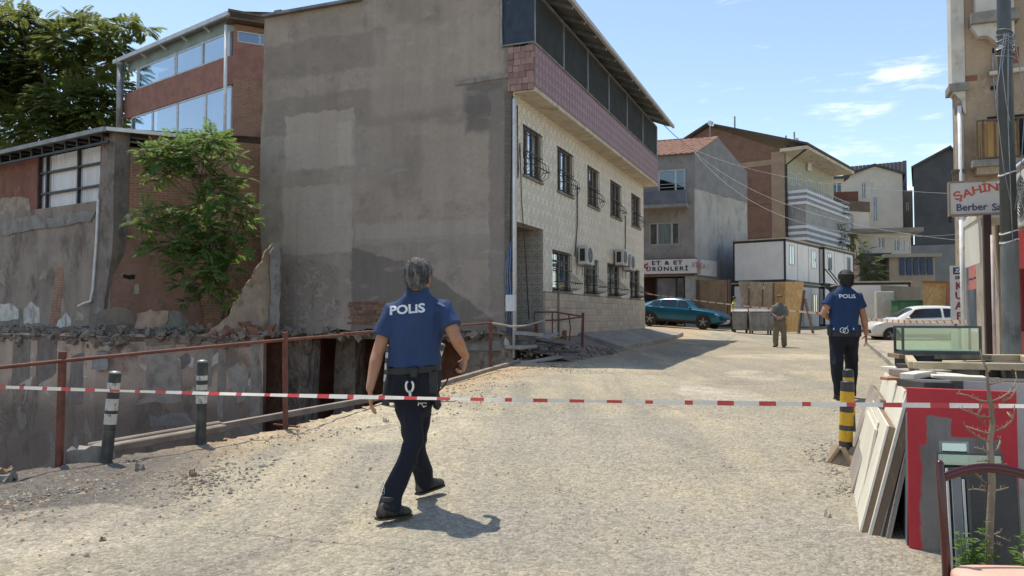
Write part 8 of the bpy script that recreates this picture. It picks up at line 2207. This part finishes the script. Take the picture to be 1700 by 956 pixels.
for (px, py) in ((1399, 548), (1404, 549)):
    c_ = lp(px, py, Y2-.165); q = [c_+V((.036*math.cos(a_), 0, .036*math.sin(a_))) for a_ in [2*math.pi*i/14 for i in range(15)]]; m.tube(q, .0065, 6)
m.tube([lp(1404, 545, Y2-.165), lp(1408, 541, Y2-.165)], .006, 5); m.build('handcuffs', M_CHROME, P_, smooth=True)
for px in (1384, 1417):
    m = MB(); m.cbox((0, 0, 0), (.012, .01, .03)); m.build('belt_clip', M_CHROME, P_, loc=lp(px, 546, Y2-.155))
m = MB(); q = [j['head']+V((.084*k*math.cos(a_), .10*k*math.sin(a_)-.01, .085*k)) for a_ in [2*math.pi*i/20 for i in range(21)]]; m.tube([p-V((0, .012, .012)) for p in q], .006, 6); m.build('hair_band', paint((.10, .10, .11)), P_)

# --- man with hands behind his back
Y3 = 25.0
J = dict(head=at(1294, 495, Y3), neck=at(1293.6, 504.5, Y3), shL=at(1285, 509, Y3), shR=at(1303, 509, Y3), elL=at(1281.5, 521.5, Y3-.05), wrL=at(1290, 527.5, Y3-.22),
         elR=at(1306, 521.5, Y3-.05), wrR=at(1297, 528, Y3-.22), hipL=at(1289.5, 536, Y3), hipR=at(1298, 536, Y3), kneeL=at(1288, 554, Y3-.02), kneeR=at(1301, 554, Y3-.02),
         ankL=at(1287.5, 572, Y3), ankR=at(1302, 572, Y3), toeL=V((-.1, 1, -.05)), toeR=V((.15, 1, -.05)))
M_KNIT = simple('grey_green_jumper', (.20, .20, .175), (.16, .16, .14), 3, .9); M_KHAKI = simple('khaki_trousers', (.20, .165, .115), (.17, .14, .098), 3, .9)
M_VESTG = simple('grey_waistcoat', (.135, .145, .15), (.115, .122, .128), 3, .9); M_CAP = simple('brown_cap', (.16, .115, .075), (.13, .095, .062), 4, .9)
P3 = person('man in a cap and grey waistcoat with hands clasped behind his back', J, (0, 1, 0), .018, M_KNIT, M_KHAKI, M_HAIRB, sleeves=1.0,
            hands={'L': ((1, -.1, -.3), (0, 1, 0), (0, .1, 1), .6), 'R': ((-1, -.1, -.2), (0, 1, 0), (0, .1, 1), .6)}, face=(.4, 1, 0), trouser_r=1.12, wrk=.008, hair=None)
P_, SH, TR, j, k, f, rgt, pel, nk = P3
m = MB(); torso(m, pel, nk, rgt, rgt, f, [(.10, .186*k, .136*k, 0), (.3, .185*k, .132*k, 0), (.6, .186*k, .133*k, .006), (.84, .165*k, .115*k, .0), (.95, .11*k, .085*k, 0), (1.03, .07*k, .07*k, 0)]); remesh(m, .016, 'waistcoat', M_VESTG, P_, .005)
m = MB(); hc = j['head']; m.ell(hc+V((0, -.01, .062))*k, V((.092, 0, 0))*k, V((0, .115, 0))*k, V((0, 0, .058))*k, 16, 10); m.ell(hc+V((.035, .09, .045))*k, V((.07, 0, 0))*k, V((.02, .065, 0))*k, V((0, 0, .012))*k, 12, 6); remesh(m, .012, 'cap', M_CAP, P_, 0, it=1)

# --- person in a yellow vest at the bins
Y4 = 38.2
gz = zr(at(1217, 545, Y4).x, Y4)
def gy(h_): return (lambda z: 525-(z-CAMZ)/Y4*FPX)(gz+h_)
J = dict(head=at(1219, gy(1.62), Y4), neck=at(1218.3, gy(1.43), Y4), shL=at(1217, gy(1.38), Y4+.19), shR=at(1217.6, gy(1.38), Y4-.19), elL=at(1216, gy(1.10), Y4+.24), wrL=at(1219, gy(.98), Y4+.12),
         elR=at(1215.5, gy(1.10), Y4-.24), wrR=at(1219.5, gy(.98), Y4-.18), hipL=at(1216.5, gy(.90), Y4+.08), hipR=at(1216.8, gy(.90), Y4-.08), kneeL=at(1216.8, gy(.48), Y4+.09), kneeR=at(1217.2, gy(.48), Y4-.09),
         ankL=at(1216.6, gy(.09), Y4+.09), ankR=at(1216.8, gy(.09), Y4-.09), toeL=V((1, 0, -.03)), toeR=V((1, -.1, -.03)))
M_HIVIS = simple('yellow_vest', (.50, .60, .08), (.44, .53, .07), 3, .7)
P4 = person('person in a bright yellow safety vest and black trousers standing behind the bins', J, (1, -.05, 0), .02, M_HIVIS, M_TROUS, M_HAIRB, sleeves=.5,
            hands={'L': ((.6, 0, -.8), (0, -1, 0), (1, 0, .5), .5), 'R': ((.6, 0, -.8), (0, 1, 0), (1, 0, .5), .5)}, wrk=.006)
P_, SH, TR, j, k, f, rgt, pel, nk = P4
m = MB(); torso(m, pel, nk, rgt, rgt, f, [(.42, .186*k, .128*k, .0), (.50, .187*k, .129*k, .0)]); m.build('reflective_band', paint((.60, .60, .56)), SH)

# ------------------------------------------------------------------ loose stones and gravel
def stone_bits(name, n, gen, smin, smax, mats, label=None):
    vv = []; ff = []; mi = []
    octa = [(1, 0, 0), (-1, 0, 0), (0, 1, 0), (0, -1, 0), (0, 0, 1), (0, 0, -1)]
    of = [(0, 2, 4), (2, 1, 4), (1, 3, 4), (3, 0, 4), (2, 0, 5), (1, 2, 5), (3, 1, 5), (0, 3, 5)]
    k = 0
    while k < n:
        x, y = gen()
        if in_pit(np.array([x]), np.array([y]))[0]: continue
        s = smin+(smax-smin)*rnd.random()**3; b = len(vv); an = rnd.uniform(0, 6.28); ca, sa_ = math.cos(an), math.sin(an)
        sx_, sy_, sz_ = s*rnd.uniform(.6, 1.2), s*rnd.uniform(.5, 1), s*rnd.uniform(.35, .7); z = zr(x, y)+sz_*.2
        for o_ in octa:
            px, py, pz = o_[0]*sx_+rnd.gauss(0, s*.2), o_[1]*sy_+rnd.gauss(0, s*.2), o_[2]*sz_
            vv.append((x+px*ca-py*sa_, y+px*sa_+py*ca, z+pz))
        ff += [tuple(b+i for i in t) for t in of]; mi += [rnd.randrange(len(mats))]*8; k += 1
    me = bpy.data.meshes.new(name); me.from_pydata(vv, [], ff)
    for m_ in mats: me.materials.append(m_)
    me.polygons.foreach_set('material_index', mi); me.update()
    o = link(name, me, kind='stuff')
    if label: o['label'] = label
M_ST1 = simple('pale_stone', (.42, .37, .29), (.33, .29, .23), 30, .9); M_ST2 = simple('grey_stone', (.24, .22, .19), (.18, .165, .145), 30, .9); M_ST3 = simple('brown_stone', (.27, .18, .11), (.2, .135, .085), 30, .9)
def g1():
    t = rnd.random()**.8; x = -2.3-4.2*t+rnd.gauss(0, .25); y = 6.0+rnd.gauss(0, .5)+.3*(x+4); return x, y
stone_bits('gravel', 11000, g1, .004, .026, [M_ST2, M_ST2, M_ST1, M_ST3], 'spill of dark gravel along the pit edge at bottom left')
def g2():
    s = rnd.uniform(-14.5, 0); o_ = abs(rnd.gauss(0, 1.0)); p = FA.w(s, 0, 0)+V((.928, -.371, 0))*(1.0+o_); return p.x, p.y
stone_bits('gravel', 4200, g2, .004, .026, [M_ST1, M_ST3, M_ST2], 'stony dirt margin between road and pit')
def g3():
    y = 3+19*rnd.random()**1.5; x = rnd.uniform(-.55, .62)*y; return x, y
stone_bits('gravel', 9000, g3, .003, .013, [M_ST1, M_ST2, M_ST1], 'fine loose grit scattered over the road')
def g4():
    a_ = rnd.random(); x = 2.2+1.0*a_+rnd.gauss(0, .12); y = 4.5+3.6*a_+rnd.gauss(0, .25); return x, y
stone_bits('gravel', 1200, g4, .004, .024, [M_ST1, M_ST2], 'chips and grit at the foot of the leaning boards')
for k, (px, py, s, mt, where) in enumerate([(640, 701, .035, M_ST1, 'pale stone behind the left leg of the near officer'), (12, 800, .06, M_ST2, 'grey stone at the very left end of the gravel'), (5, 792, .07, M_ST3, 'brown stone on the pit edge at the far left'),
        (1375, 860, .028, M_ST1, 'pale stone on the road left of the leaning boards'), (170, 897, .022, M_ST3, 'brown stone alone on the pale dust at bottom left'), (320, 790, .03, M_ST3, 'brown stone on the dirt below the timber beam'), (900, 600, .05, M_ST1, 'pale stone in the shade near the entrance scrap'),
        (1020, 575, .09, M_ST2, 'large grey stone on the kerb in the house shade'), (1000, 590, .06, M_ST2, 'grey stone on the shaded road before the kerb'), (232, 781, .035, M_ST2, 'grey stone beside the first bollard shadow')]):
    p = gpx(px, py); t = thing('loose_stone', 'small loose '+where, 'stone', p, rnd.uniform(0, 6), 'loose stones on the road and its margin')
    rubble_pier(-s, s, -s*.8, s*.8, -.01, s*.9, k, 'stone', mt, t, .3)
